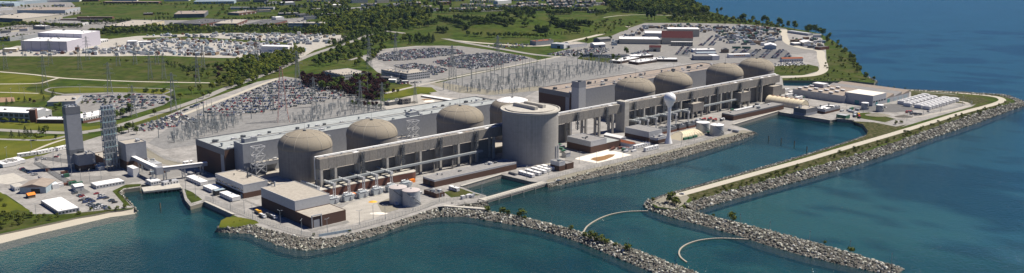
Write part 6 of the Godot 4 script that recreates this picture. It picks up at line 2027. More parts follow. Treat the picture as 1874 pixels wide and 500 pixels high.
func yard_stock():
	var ms := []
	for k in 4:
		var b := MB.new()
		b.use_col = false
		if k == 0:      # cabinet
			b.bx(-2, 2, 0, 3.2, -1.4, 1.4)
			b.bx(-2.15, 2.15, 3.2, 3.4, -1.55, 1.55)
		elif k == 1:    # transformer tank with fins
			b.bx(-1.4, 1.4, 0.2, 2.6, -1.1, 1.1)
			for i in 4: b.bx(1.4, 2.0, 0.4, 2.3, -0.95 + i * 0.55, -0.75 + i * 0.55)
			for i in 4: b.bx(-2.0, -1.4, 0.4, 2.3, -0.95 + i * 0.55, -0.75 + i * 0.55)
			b.tube(Vector3(-0.6, 2.6, 0), Vector3(-0.8, 4.0, 0), 0.2, 0.1, 6)
			b.tube(Vector3(0.6, 2.6, 0), Vector3(0.8, 4.0, 0), 0.2, 0.1, 6)
		elif k == 2:    # cable drum
			b.tube(Vector3(0, 1.6, -0.9), Vector3(0, 1.6, -0.7), 1.6, 1.6, 12)
			b.tube(Vector3(0, 1.6, 0.7), Vector3(0, 1.6, 0.9), 1.6, 1.6, 12)
			b.tube(Vector3(0, 1.6, -0.7), Vector3(0, 1.6, 0.7), 0.9, 0.9, 10)
		else:           # long crate stack
			b.bx(-4, 4, 0, 1.4, -1.1, 1.1)
			b.bx(-3.6, 3.9, 1.5, 2.6, -1.0, 0.9)
		ms.append(b.mesh())
	var names := ["equipment_cabinet", "stored_transformer", "cable_drum", "crate_stack"]
	var labels := ["pale grey equipment cabinet among the stock of the storage yard", "grey finned transformer among the stock of the storage yard", "cable drum among the stock of the storage yard", "long stack of crates among the stock of the storage yard"]
	var cats := ["cabinet", "transformer", "cable drum", "crate"]
	var mats := ["clad_white", "transformer", "clad_light", "clad_blue", "galv", "clad_white", "wood", "brick_red"]
	var spots := []
	for q in [[[[180, 95], [250, 80], [300, 72], [420, 76], [545, 84], [560, 96], [550, 104], [420, 104], [300, 101], [200, 102]], 620, 9.0, ""], [[[255, 66], [420, 61], [540, 63], [620, 66], [600, 80], [560, 82], [430, 72], [300, 67]], 240, 12.0, ""], [[[-20, 100], [30, 92], [60, 96], [130, 96], [150, 90], [180, 88], [190, 100], [60, 103]], 60, 9.0, ""],
		[[[1190, 50], [1240, 46], [1300, 46], [1304, 58], [1290, 60], [1220, 54]], 110, 10.0, "east"], [[[1308, 48], [1400, 50], [1430, 58], [1432, 74], [1400, 84], [1330, 82], [1312, 70]], 330, 11.0, "east"], [[[1440, 70], [1500, 72], [1515, 84], [1495, 92], [1455, 80]], 50, 8.0, "east"], [[[1120, 74], [1160, 58], [1180, 48], [1200, 48], [1150, 74], [1120, 90]], 60, 9.0, "east"]]:
		for p in in_poly_points(q[0], q[1], q[2]): spots.append([p, q[3]])
	spots.sort_custom(func(a, b): return a[0].length() < b[0].length())
	var cnt := {}
	var rest := {}
	for sp in spots:
		var east: bool = sp[1] == "east"
		var k := rng.randi() % 4
		if not east and rng.randf() < 0.5: k = 1
		var m: String = mats[rng.randi() % 6] if rng.randf() < 0.85 else mats[6 + rng.randi() % 2]
		if east and rng.randf() < 0.4: m = ["steel_dark", "wood", "clad_dark", "green_box"][rng.randi() % 4]
		var xf := Transform3D(Basis(Vector3.UP, rng.randf_range(-0.2, 0.2) + (PI / 2 if rng.randf() < 0.3 else 0.0)).scaled(Vector3.ONE * rng.randf_range(0.9, 1.7)), sp[0])
		var key := names[k] as String
		cnt[key] = cnt.get(key, 0) + 1
		if cnt[key] <= 150:
			var o := obj(self, key, ms[k], M[m])
			o.transform = xf
			var lb: String = labels[k]
			var cw: String = {clad_white = "white", transformer = "grey", clad_light = "light grey", clad_blue = "blue-grey", galv = "dull grey", wood = "brown", brick_red = "reddish", steel_dark = "black", clad_dark = "dark", green_box = "dark green"}[m]
			lb = cw + " " + lb.replace("pale grey ", "").replace("grey ", "")
			if east: lb = lb.replace("storage yard", "contractor yard")
			tag(o, lb, cats[k], ("contractor yard " if east else "storage yard ") + cats[k] + "s")
		else:
			var rk := "%d|%s" % [k, m]
			if not rest.has(rk): rest[rk] = []
			rest[rk].append(xf)
	if rest.size() > 0:
		var t := thing("yard_clutter", "dense mass of stored equipment filling the far ends of the yards", "equipment")
		t.set_meta("kind", "stuff")
		for rk in rest:
			var sp: PackedStringArray = rk.split("|")
			multi(t, "stored_items", ms[int(sp[0])], M[sp[1]], rest[rk])

# ---------------------------------------------------------------- cars
var cars := []
func lot(px: Array, dpx: Array, occ: float, where: String, pitch := 18.5):
	var poly := pxpoly(px)
	var a := G(dpx[0][0], dpx[0][1])
	var b := G(dpx[1][0], dpx[1][1])
	var e := Vector2(b.x - a.x, b.z - a.z).normalized()
	var n := Vector2(-e.y, e.x)
	var o := Vector2(a.x, a.z)
	var s0 := 1e9
	var s1 := -1e9
	var t0 := 1e9
	var t1 := -1e9
	for p in poly:
		s0 = minf(s0, (p - o).dot(e)); s1 = maxf(s1, (p - o).dot(e))
		t0 = minf(t0, (p - o).dot(n)); t1 = maxf(t1, (p - o).dot(n))
	var t := t0
	while t < t1:
		for k in 2:
			var tt := t + k * 5.3
			var s := s0
			var fill := occ * rng.randf_range(0.8, 1.15)
			while s < s1:
				s += 2.75
				if rng.randf() > fill: continue
				var p := o + e * s + n * (tt + rng.randf_range(-0.3, 0.3))
				if not Geometry2D.is_point_in_polygon(p, poly): continue
				cars.append([Vector3(p.x, 0.14, p.y), atan2(-n.y, n.x) + (PI if rng.randf() < 0.5 else 0.0) + rng.randf_range(-0.04, 0.04), where])
		t += pitch

func car_meshes() -> Array:
	var out := []
	for v in 2:
		var sh := 0.0 if v == 0 else 0.35
		var b := MB.new()
		# lower body with rounded ends
		var prof := [[-2.2, 0.3], [-2.3, 0.7], [-2.15, 0.95 + sh * 0.5], [-1.2, 1.0 + sh * 0.5], [1.0, 1.0 + sh * 0.3], [2.0, 0.85 + sh * 0.3], [2.3, 0.6], [2.2, 0.3]]
		var hw := 0.88 + sh * 0.1
		for i in prof.size():
			var A: Array = prof[i]
			var B: Array = prof[(i + 1) % prof.size()]
			b.quad(Vector3(A[0], A[1], -hw), Vector3(B[0], B[1], -hw), Vector3(B[0], B[1], hw), Vector3(A[0], A[1], hw), Vector3(A[0] + B[0], (A[1] + B[1] - 1.3) * 3, 0))
			for g in [-1.0, 1.0]: b.tri(Vector3(0, 0.7, g * hw), Vector3(A[0], A[1], g * hw), Vector3(B[0], B[1], g * hw), Vector3(0, 0, g))
		b.bx(-1.25 - sh * 1.4, 0.35, 1.42 + sh, 1.48 + sh, -0.66, 0.66)
		var gl := MB.new()
		var z0 := 0.82
		var z1 := 0.66
		var y0 := 1.0 + sh * 0.4
		var y1 := 1.43 + sh
		var x0 := -1.75 - sh
		var x1 := 1.05
		var u0 := -1.2 - sh * 1.4
		var u1 := 0.35
		gl.quad(Vector3(x0, y0, z0), Vector3(x1, y0, z0), Vector3(u1, y1, z1), Vector3(u0, y1, z1), Vector3.BACK)
		gl.quad(Vector3(x0, y0, -z0), Vector3(x1, y0, -z0), Vector3(u1, y1, -z1), Vector3(u0, y1, -z1), Vector3.FORWARD)
		gl.quad(Vector3(x1, y0, -z0), Vector3(x1, y0, z0), Vector3(u1, y1, z1), Vector3(u1, y1, -z1), Vector3.RIGHT)
		gl.quad(Vector3(x0, y0, -z0), Vector3(x0, y0, z0), Vector3(u0, y1, z1), Vector3(u0, y1, -z1), Vector3.LEFT)
		var wh := MB.new()
		for x in [-1.4, 1.4]:
			for z in [-0.8, 0.8]: wh.tube(Vector3(x, 0.32, z - 0.1), Vector3(x, 0.32, z + 0.1), 0.33, 0.33, 8)
		out.append([b, gl, wh])
	return out

func parking():
	lot([[505, 148], [538, 146], [592, 157], [648, 173], [630, 180], [560, 192], [480, 206], [405, 216], [350, 216], [395, 193], [450, 170]], [[400, 190], [600, 190]], 0.80, "wedge car park")
	lot([[250, 232], [310, 212], [330, 206], [345, 214], [378, 222], [330, 230], [258, 244]], [[300, 230], [380, 221]], 0.6, "small gravel car park by the road", 13.0)
	lot([[108, 185], [125, 176], [250, 173], [300, 178], [305, 188], [265, 201], [225, 206], [205, 196], [150, 186]], [[130, 182], [250, 184]], 0.62, "office car park")
	lot([[676, 104], [730, 93], [790, 88], [845, 92], [850, 98], [790, 106], [730, 112], [700, 112]], [[690, 108], [860, 102]], 0.92, "large staff car park", 17.0)
	lot([[790, 114], [850, 100], [900, 97], [958, 103], [966, 108], [905, 122], [860, 128], [812, 122]], [[690, 108], [860, 102]], 0.92, "large staff car park", 17.0)
	lot([[716, 121], [760, 116], [800, 122], [820, 128], [800, 138], [770, 136]], [[690, 108], [860, 102]], 0.9, "large staff car park", 17.0)
	lot([[890, 84], [920, 78], [970, 82], [960, 88], [920, 88]], [[900, 85], [960, 83]], 0.4, "dusty yard below the hill")
	lot([[1000, 100], [1040, 92], [1110, 88], [1120, 94], [1080, 102], [1030, 104]], [[1000, 98], [1100, 94]], 0.6, "contractor yard", 13.0)
	lot([[1150, 100], [1180, 92], [1190, 98], [1180, 104], [1155, 106]], [[1150, 100], [1190, 99]], 0.7, "contractor yard", 13.0)
	lot([[1232, 100], [1250, 84], [1262, 82], [1262, 100]], [[1240, 98], [1252, 84]], 0.8, "contractor yard", 16.0)
	lot([[1280, 84], [1300, 66], [1312, 68], [1310, 84]], [[1283, 82], [1300, 66]], 0.7, "contractor yard", 17.0)
	lot([[1338, 102], [1344, 90], [1440, 92], [1448, 104], [1430, 108]], [[1370, 102], [1382, 92]], 0.7, "car park behind the far domes", 19.0)
	lot([[1400, 120], [1430, 116], [1470, 114], [1475, 120], [1420, 122]], [[1400, 119], [1470, 117]], 0.5, "lane by the red-roofed row", 13.0)
	lot([[28, 318], [40, 304], [68, 318], [60, 330]], [[32, 318], [56, 329]], 0.85, "contractor lot by the lawn", 16.0)
	lot([[128, 356], [150, 346], [215, 366], [205, 384], [160, 384], [145, 366]], [[150, 352], [200, 376]], 0.55, "contractor car park by the beach", 17.0)
	lot([[300, 216], [340, 200], [370, 186], [374, 188], [345, 203], [305, 219]], [[305, 217], [370, 188]], 0.5, "strip beside the wedge car park", 30.0)
	lot([[720, 156], [745, 152], [775, 150], [776, 152], [745, 156]], [[720, 155], [775, 151]], 0.5, "drive of the grey office blocks", 30.0)
	lot([[30, 44], [60, 42], [110, 36], [150, 40], [110, 46], [60, 50]], [[40, 45], [120, 42]], 0.4, "yards of the far warehouses", 24.0)
	lot([[380, 46], [430, 38], [440, 40], [394, 50]], [[385, 48], [430, 40]], 0.5, "yards between the brick unit rows", 24.0)
	lot([[490, 52], [560, 36], [566, 38], [520, 56]], [[495, 53], [560, 38]], 0.5, "yards between the brick unit rows", 24.0)
	lot([[60, 98], [180, 97], [182, 100], [60, 101]], [[60, 99], [180, 98.5]], 0.5, "front of the big pale warehouse", 24.0)
	lot([[58, 276], [110, 262], [112, 268], [62, 290]], [[60, 292], [112, 278]], 0.0, "lawn", 30.0)
	for q in [[102, 288], [80, 292], [108, 284], [67, 293], [1022, 331], [1248, 356], [1512, 121], [560, 402], [1016, 309], [182, 364], [95, 338], [1700, 205], [1620, 197], [1505, 205], [520, 396]]:
		cars.append([G(q[0], q[1], 0.2), rng.randf() * TAU, "verge or yard of the station"])
	cars.sort_custom(func(a, b): return a[0].length() < b[0].length())
	var cm := car_meshes()
	var cols := [Color(0.012, 0.013, 0.015), Color(0.06, 0.063, 0.07), Color(0.26, 0.27, 0.28), Color(0.62, 0.62, 0.61), Color(0.26, 0.02, 0.02), Color(0.03, 0.05, 0.14), Color(0.10, 0.11, 0.12), Color(0.02, 0.06, 0.05)]
	var cn := ["black", "dark grey", "silver", "white", "red", "blue", "grey", "dark green"]
	var full := []
	for i in 8:
		var pm := mat("paint%d" % i, cols[i], 0.35)
		pm.clearcoat_enabled = true
		pm.clearcoat = 0.6
		for v in 2:
			var m := ArrayMesh.new()
			for k in 3:
				cm[v][k].add_to(m)
				m.surface_set_material(k, [pm, M.glass_dark, M.black][k])
			full.append(m)
	var rest := []
	for i in 16: rest.append([])
	var pick := [0, 0, 0, 1, 1, 2, 2, 2, 3, 3, 3, 4, 5, 5, 6, 7]
	for i in cars.size():
		var c: Array = cars[i]
		var ci: int = pick[rng.randi() % 16]
		var v := 1 if rng.randf() < 0.3 else 0
		var xf := Transform3D(Basis(Vector3.UP, c[1]), c[0])
		if i < 300:
			var o := obj(self, "parked_car", full[ci * 2 + v], null)
			o.transform = xf
			tag(o, "%s %s parked in the %s" % [cn[ci], "van" if v else "car", c[2]], "car", "cars in the " + c[2])
		else: rest[ci * 2 + v].append(xf)
	var t := thing("parked_cars", "mass of parked cars filling the farther car parks", "cars")
	t.set_meta("kind", "stuff")
	for i in 16:
		if rest[i].size() > 0: multi(t, "cars", full[i], null, rest[i])
	print("cars ", cars.size())

# ---------------------------------------------------------------- vegetation
var trees := []
var crown_m := {}
var trunk_m := {}

func leaf(b: MB, p: Vector3, out: Vector3, s: float):
	var d := (out + Vector3(rng.randf_range(-1, 1), rng.randf_range(-0.6, 1), rng.randf_range(-1, 1)) * 0.8).normalized()
	var x := d.cross(Vector3(rng.randf_range(-1, 1), rng.randf_range(-1, 1), rng.randf_range(-1, 1))).normalized()
	var y := d.cross(x)
	var a := p + x * s * rng.randf_range(0.6, 1.0)
	var c := p + y * s * rng.randf_range(0.5, 1.0)
	var e := p - x * s * rng.randf_range(0.6, 1.0)
	var f := p - y * s * rng.randf_range(0.5, 1.0)
	b.trin(a, c, e, d, d, d)
	b.trin(a, e, f, d, d, d)

func make_trees():
	# kinds are unit height 1; crown shapes differ
	for kind in ["round", "light", "spruce", "maroon", "poplar", "shrub"]:
		crown_m[kind] = []
		trunk_m[kind] = []
		for v in 4:
			var b := MB.new()
			var lobes := []
			var n := 330
			var ls := 0.066
			if kind == "spruce":
				n = 220
				for i in n:
					var h := pow(rng.randf(), 0.8)
					var r := (1.0 - h) * 0.34 * (0.75 + 0.35 * fposmod(h * 7.0, 1.0)) * sqrt(rng.randf_range(0.3, 1.0))
					var a := rng.randf() * TAU
					leaf(b, Vector3(cos(a) * r, 0.1 + h * 0.9, sin(a) * r), Vector3(cos(a), 0.4, sin(a)), 0.05 * (1.15 - h * 0.6))
			else:
				var nl := 7
				var w := 0.36
				var y0 := 0.30
				var y1 := 0.86
				if kind == "poplar":
					w = 0.17; y0 = 0.16; y1 = 0.92
				if kind == "shrub":
					w = 0.55; y0 = 0.12; y1 = 0.7; n = 150; ls = 0.10; nl = 5
				for i in nl:
					var a := TAU * i / nl + rng.randf_range(-0.4, 0.4)
					var hh := rng.randf()
					var rr := w * rng.randf_range(0.25, 0.7) * (1.0 - 0.5 * hh)
					lobes.append([Vector3(cos(a) * rr, lerpf(y0 + 0.1, y1, hh), sin(a) * rr), w * rng.randf_range(0.42, 0.62)])
				lobes.append([Vector3(0, (y0 + y1) * 0.52, 0), w * 0.8])
				for i in n:
					var L: Array = lobes[rng.randi() % lobes.size()]
					var d := Vector3(rng.randf_range(-1, 1), rng.randf_range(-0.75, 1), rng.randf_range(-1, 1)).normalized()
					var rad: float = L[1] * pow(rng.randf_range(0.35, 1.0), 0.5)
					var p: Vector3 = L[0] + d * rad * Vector3(1, 0.85 if kind != "poplar" else 1.3, 1)
					p.y = maxf(p.y, 0.06)
					leaf(b, p, d, ls * rng.randf_range(0.7, 1.3))
			crown_m[kind].append(b.mesh())
			b = MB.new()
			var th := 0.45 if kind != "shrub" else 0.2
			b.tube(Vector3(0, -0.03, 0), Vector3(0.01, th, 0.005), 0.025, 0.014, 6)
			if kind != "spruce":
				for i in 4:
					var a := TAU * i / 4 + rng.randf()
					b.tube(Vector3(0.01, th * (0.7 + 0.08 * i), 0), Vector3(cos(a) * 0.16, th + 0.2 + 0.05 * i, sin(a) * 0.16), 0.012, 0.005, 5)
			else: b.tube(Vector3(0.01, th, 0.005), Vector3(0, 0.97, 0), 0.014, 0.003, 5)
			trunk_m[kind].append(b.mesh())
	var leaf_t := noise_tex(256, 0.5, 1.0, 0.02, 91, 0.11)
	var lm := {round = Color(0.098, 0.140, 0.030), light = Color(0.170, 0.200, 0.032), spruce = Color(0.030, 0.055, 0.022), maroon = Color(0.058, 0.026, 0.026), poplar = Color(0.060, 0.098, 0.032), shrub = Color(0.125, 0.150, 0.030)}
	for k in lm:
		var m := mat("leaf_" + k, lm[k], 0.85, leaf_t, 46)
		m.backlight_enabled = true
		m.backlight = Color(lm[k] * 0.5).linear_to_srgb()
	mat("bark", Color(0.10, 0.075, 0.055), 0.95)

func tree(p: Vector3, kind: String, h: float, where: String):
	p.y = land_h(p)
	trees.append([p, kind, h, where])

func grove(px: Array, spacing: float, kinds: Array, h0: float, h1: float, where: String, keep := 1.0):
	var poly := PackedVector2Array()
	for q in px:
		var g := GT(q[0], q[1])
		poly.append(Vector2(g.x, g.z))
	var bb := Rect2(poly[0], Vector2.ZERO)
	for p in poly: bb = bb.expand(p)
	var z := bb.position.y
	while z < bb.end.y:
		var x := bb.position.x
		while x < bb.end.x:
			var p := Vector2(x + rng.randf_range(-0.5, 0.5) * spacing, z + rng.randf_range(-0.5, 0.5) * spacing)
			x += spacing
			if rng.randf() > keep: continue
			if not Geometry2D.is_point_in_polygon(p, poly): continue
			tree(Vector3(p.x, 0, p.y), kinds[rng.randi() % kinds.size()], rng.randf_range(h0, h1), where)
		z += spacing

func row(a: Array, b: Array, n: int, kinds: Array, h0: float, h1: float, where: String):
	for i in n:
		var f := (i + rng.randf_range(0.2, 0.8)) / n
		tree(GT(lerpf(a[0], b[0], f), lerpf(a[1], b[1], f) + rng.randf_range(-0.7, 0.7)), kinds[rng.randi() % kinds.size()], rng.randf_range(h0, h1), where)

func vegetation():
	make_trees()
	# single trees near the lawn
	for q in [[21, 253, "spruce", 9], [35, 252, "spruce", 8], [46, 247, "spruce", 10], [57, 250, "spruce", 9], [66, 257, "light", 9], [72, 245, "spruce", 9], [84, 250, "light", 13], [45, 256, "light", 5], [102, 256, "round", 6], [51, 250, "spruce", 8]]:
		tree(G(q[0], q[1]), q[2], q[3], "the sloping lawn above the trailers")
	row([2, 224], [55, 229], 6, ["light"], 5.5, 7, "the front of the white office")
	for q in [[12, 193, "spruce", 10], [22, 191, "spruce", 8], [45, 188, "spruce", 9], [55, 188, "maroon", 6], [62, 190, "maroon", 6], [80, 185, "spruce", 8], [96, 180, "spruce", 9], [76, 174, "spruce", 8], [98, 172, "spruce", 7], [104, 182, "round", 6], [34, 186, "round", 6], [102, 203, "round", 9], [110, 200, "round", 9]]:
		tree(G(q[0], q[1]), q[2], q[3], "the back of the white office")
	for q in [[212, 222, "round", 13], [224, 218, "round", 13], [238, 213, "round", 15], [208, 235, "round", 8], [235, 243, "round", 13], [222, 246, "spruce", 10], [244, 240, "spruce", 11], [250, 246, "round", 9], [216, 248, "round", 9], [283, 212, "light", 9], [218, 186, "round", 9], [230, 184, "round", 8], [236, 182, "round", 9], [192, 193, "spruce", 9], [150, 190, "shrub", 4], [160, 190, "shrub", 4], [172, 192, "round", 5]]:
		tree(G(q[0], q[1]), q[2], q[3], "the road past the office car park")
	row([258, 172], [306, 173], 6, ["round"], 7, 9, "the oval lawn")
	for q in [[350, 172, "light", 12], [366, 170, "light", 13], [388, 166, "light", 13], [383, 176, "round", 8], [372, 180, "light", 9], [330, 182, "light", 10], [318, 186, "light", 10], [306, 190, "round", 9]]:
		tree(G(q[0], q[1]), q[2], q[3], "the road bend by the wedge car park")
	grove([[395, 160], [405, 145], [440, 130], [480, 110], [540, 92], [560, 96], [540, 116], [505, 138], [470, 150], [430, 165]], 10, ["light", "light", "round"], 9, 13, "the roadside grove", 0.85)
	grove([[400, 128], [440, 112], [500, 106], [560, 112], [520, 130], [470, 140]], 11, ["light", "round"], 9, 13, "the roadside grove", 0.8)
	row([300, 120], [360, 134], 7, ["spruce", "round", "maroon"], 7, 10, "the meadow under the power lines")
	row([330, 132], [440, 122], 14, ["round", "light", "spruce"], 7, 12, "the meadow under the power lines")
	grove([[330, 140], [400, 128], [430, 130], [400, 146], [370, 150]], 15, ["round", "light", "maroon"], 7, 11, "the meadow under the power lines", 0.6)
	row([200, 112], [330, 116], 16, ["shrub", "round"], 2.5, 5, "the meadow under the power lines")
	# dark red trees
	grove([[556, 160], [575, 145], [600, 150], [640, 160], [650, 150], [668, 142], [700, 150], [712, 160], [706, 176], [690, 190], [668, 192], [648, 180], [610, 170]], 8.5, ["maroon", "maroon", "maroon", "round"], 10, 14, "the grey office block", 0.92)
	grove([[540, 145], [556, 140], [596, 148], [600, 156], [570, 158]], 8.5, ["maroon"], 8, 11, "the grey office block", 0.8)
	row([690, 174], [732, 170], 5, ["maroon", "round"], 6, 9, "the demolition site slope")
	row([640, 194], [700, 200], 8, ["round", "maroon"], 7, 10, "the demolition site slope")
	grove([[658, 160], [672, 140], [676, 150], [668, 165]], 9, ["light"], 8, 11, "the grey office block")
	# wood and roadside above the offices
	grove([[570, 118], [600, 100], [640, 84], [680, 70], [720, 64], [700, 78], [660, 98], [640, 112], [600, 126]], 11, ["round", "light", "round", "poplar"], 9, 13, "the slope beside the access road", 0.75)
	grove([[640, 122], [670, 100], [700, 86], [720, 82], [700, 96], [670, 122]], 11, ["round", "light"], 8, 12, "the slope beside the access road", 0.8)
	grove([[600, 84], [640, 66], [700, 54], [720, 58], [680, 66], [640, 78], [615, 88]], 10, ["round", "spruce"], 9, 13, "the slope beside the access road", 0.9)
	grove([[560, 62], [600, 40], [640, 28], [700, 20], [760, 16], [790, 28], [790, 48], [740, 58], [680, 56], [640, 64], [600, 66]], 14, ["light", "round", "light", "light", "round", "poplar"], 12, 19, "the wood beyond the access road", 0.9)
	for q in [[605, 62, 24], [612, 60, 22], [662, 50, 26], [680, 52, 30], [684, 50, 28], [722, 46, 28], [732, 44, 26], [742, 42, 27], [758, 40, 28], [782, 34, 28], [790, 32, 27], [808, 24, 25]]:
		tree(GT(q[0], q[1]), "poplar", q[2], "the wood beyond the access road")
	grove([[740, 74], [790, 70], [800, 78], [770, 82], [745, 82]], 9, ["round", "spruce"], 9, 13, "the drive of the large car park", 0.9)
	grove([[690, 74], [760, 66], [780, 70], [740, 78], [700, 84]], 12, ["round", "light"], 9, 13, "the drive of the large car park", 0.6)
	# belts among the warehouses
	grove([[190, 60], [240, 56], [300, 52], [420, 56], [520, 58], [600, 60], [600, 64], [420, 61], [260, 62], [200, 66]], 11, ["round", "spruce", "round", "light"], 10, 15, "the far side of the storage yard", 1.0)
	grove([[190, 50], [230, 38], [240, 42], [205, 58]], 13, ["round", "spruce"], 8, 12, "the cream-sided warehouse", 0.8)
	row([20, 48], [150, 52], 50, ["round", "spruce", "light"], 9, 13, "the flat warehouses")
	row([0, 50], [45, 44], 16, ["round", "light"], 6, 10, "the flat warehouses")
	row([150, 45], [240, 42], 30, ["round", "spruce"], 9, 13, "the flat warehouses")
	row([280, 28], [310, 30], 6, ["round", "light"], 7, 10, "the navy warehouse")
	row([0, 60], [40, 54], 8, ["round", "spruce"], 7, 10, "the flat warehouses")
	row([28, 73], [66, 66], 6, ["round", "light"], 7, 10, "the big pale warehouse")
	grove([[300, 14], [420, 10], [420, 26], [400, 34], [330, 18]], 24, ["light", "round", "shrub"], 6, 10, "the far green field", 0.6)
	row([390, 40], [545, 34], 40, ["round", "spruce", "light"], 7, 11, "the brick unit rows")
	row([400, 54], [560, 50], 34, ["light", "round"], 8, 12, "the brick unit rows")
	grove([[500, 20], [560, 12], [640, 6], [640, 24], [560, 30], [510, 30]], 20, ["round", "poplar", "light"], 10, 16, "the treed road beyond the white striped office", 0.75)
	row([440, 22], [520, 10], 16, ["round", "poplar"], 9, 13, "the treed road beyond the white striped office")
	row([540, 62], [600, 64], 12, ["spruce", "round"], 8, 12, "the white striped office")
	grove([[640, 22], [760, 4], [840, 2], [830, 16], [780, 22], [700, 20]], 26, ["round", "light", "poplar"], 9, 16, "the suburb beyond the wood", 0.7)
	row([0, 78], [40, 70], 10, ["round", "light"], 6, 10, "the big pale warehouse")
	row([160, 62], [250, 58], 34, ["round", "spruce", "light"], 9, 13, "the cream-sided warehouse")
	row([0, 14], [140, 16], 20, ["round", "light", "spruce"], 6, 10, "the flat warehouses")
	row([90, 30], [150, 26], 10, ["shrub", "round"], 4, 8, "the flat warehouses")
	row([150, 10], [420, 9], 44, ["light", "round", "shrub"], 5, 9, "the far green field")
	row([260, 40], [330, 36], 10, ["round", "spruce"], 7, 11, "the cream-sided warehouse")
	row([420, 12], [520, 8], 20, ["round", "light"], 7, 11, "the pale grey warehouse")
	grove([[560, 30], [600, 22], [650, 24], [640, 34], [590, 40]], 15, ["round", "light", "poplar"], 9, 15, "the treed road beyond the white striped office", 0.8)
	row([800, 24], [880, 26], 26, ["round", "light"], 8, 13, "the crest of the grassy hill")
	row([1090, 30], [1120, 22], 12, ["round", "light"], 8, 13, "the crest of the grassy hill")
	# hill shrubs
	for q in [[[800, 36], [850, 50], 26], [[830, 34], [885, 42], 22], [[850, 52], [900, 56], 14], [[780, 46], [800, 44], 6], [[800, 58], [818, 60], 7], [[890, 33], [960, 40], 24], [[925, 24], [980, 26], 22], [[1000, 28], [1046, 26], 14], [[1020, 42], [1080, 48], 24], [[1010, 52], [1060, 58], 18], [[890, 52], [930, 58], 14], [[960, 36], [1000, 44], 12], [[980, 40], [1012, 46], 10]]:
		row(q[0], q[1], q[2] * 2, ["round", "spruce", "round"], 9, 14, "the grassy hill")
	row([890, 68], [1000, 70], 26, ["light", "round"], 8, 12, "the foot of the grassy hill")
	row([1000, 66], [1070, 60], 12, ["round", "spruce"], 6, 9, "the foot of the grassy hill")
	row([850, 66], [884, 66], 5, ["round"], 8, 11, "the foot of the grassy hill")
	row([880, 22], [1000, 20], 46, ["round", "light"], 9, 14, "the crest of the grassy hill")
	row([1000, 18], [1110, 26], 36, ["round", "poplar"], 9, 14, "the crest of the grassy hill")
	grove([[1070, 50], [1110, 36], [1150, 40], [1170, 44], [1120, 62], [1080, 66]], 17, ["round", "light", "shrub"], 5, 9, "the slope above the contractor yard", 0.6)
	# wood by the lake
	grove([[1105, 6], [1120, -2], [1180, -8], [1245, -8], [1268, 10], [1300, 26], [1260, 30], [1190, 26], [1125, 22]], 12, ["round", "light", "round", "poplar"], 14, 22, "the wood by the lake", 0.92)
	for q in [[1186, 36, 26], [1192, 38, 28], [1198, 37, 26], [1234, 38, 20], [1150, 22, 22], [1160, 20, 23]]: tree(G(q[0], q[1]), "poplar", q[2], "the wood by the lake")
	grove([[1270, 20], [1330, 34], [1400, 44], [1440, 50], [1436, 53], [1380, 48], [1300, 42], [1230, 42], [1220, 36]], 13, ["round", "light", "shrub"], 7, 12, "the shore above the storage yard", 0.75)
	for q in [[1312, 24, 12], [1320, 22, 12], [1360, 40, 22], [1378, 40, 14], [1397, 44, 20], [1403, 44, 18], [1427, 49, 20], [1443, 52, 16], [1454, 54, 18], [1476, 62, 16], [1484, 60, 17], [1492, 62, 18], [1500, 64, 17], [1506, 66, 16], [1480, 60, 17], [1518, 72, 14], [1514, 76, 11]]:
		tree(G(q[0], q[1]), "round", q[2], "the shore above the storage yard")
	grove([[1512, 74], [1530, 78], [1552, 94], [1566, 112], [1574, 130], [1580, 140], [1568, 142], [1556, 118], [1536, 94]], 11, ["light", "round", "shrub"], 5, 10, "the shore of the point", 0.8)
	grove([[1516, 100], [1550, 98], [1568, 136], [1540, 144], [1500, 142]], 16, ["shrub", "light"], 2.5, 6, "the meadow on the point", 0.6)
	tree(G(1585, 145), "round", 11, "the shore of the point")
	tree(G(1600, 148), "light", 7, "the shore of the point")
	grove([[1424, 124], [1480, 122], [1490, 132], [1440, 137]], 12, ["shrub", "shrub", "light"], 1.5, 4, "the scrub patch by the lane", 0.8)
	row([1440, 146], [1560, 147], 18, ["shrub"], 2, 4, "the bank of the inlet")
	# trees among the yards
	for q in [[1146, 102, "round", 15], [1064, 106, "round", 9], [1082, 109, "round", 11], [1100, 110, "round", 8], [1122, 111, "round", 12], [1132, 112, "round", 9], [1056, 104, "spruce", 9], [1050, 106, "round", 8], [1074, 80, "light", 12], [1117, 75, "round", 11], [1128, 114, "round", 8], [1101, 104, "spruce", 8]]:
		tree(G(q[0], q[1]), q[2], q[3], "the dark-roofed office by the large switchyard")
	# spit shrubs
	row([1660, 166], [1830, 176], 34, ["shrub"], 1.2, 3, "the far edge of the spit")
	row([1560, 159], [1660, 163], 10, ["shrub", "round"], 1.5, 4, "the far edge of the spit")
	for i in 120:
		var f := pow(rng.randf(), 0.8)
		tree(G(lerpf(1300, 1850, f) + rng.randf_range(-6, 6), lerpf(357, 187, f) + rng.randf_range(-3, 5), 0.0), "shrub", rng.randf_range(1.2, 4.2), "the armoured edge of the spit road")
	for q in [[1230, 372, 7], [1238, 376, 5], [1224, 370, 4], [1252, 384, 2.5], [1340, 405, 5.5], [1272, 366, 2.5], [1290, 360, 2], [1558, 462, 3.5], [1510, 447, 2.2], [1195, 368, 2.4], [1306, 397, 2.2], [1640, 228, 3.5], [1650, 226, 3]]:
		trees.append([G(q[0], q[1], -0.7 if q[1] > 380 else 0.0), "shrub", q[2] * 1.5, "the spit breakwater"])
	for q in [[954, 396, 5], [892, 387, 4], [920, 390, 4.5], [930, 392, 3.5], [960, 400, 2.5], [1045, 420, 3], [1070, 433, 3.5], [1080, 436, 4.5], [1090, 439, 4.5], [1100, 442, 4], [1110, 445, 3.5], [1148, 458, 4.5], [1126, 450, 2.5]]:
		trees.append([G(q[0], q[1] + 2, -0.7), "shrub", q[2] * 1.5, "the breakwater from the station shore"])
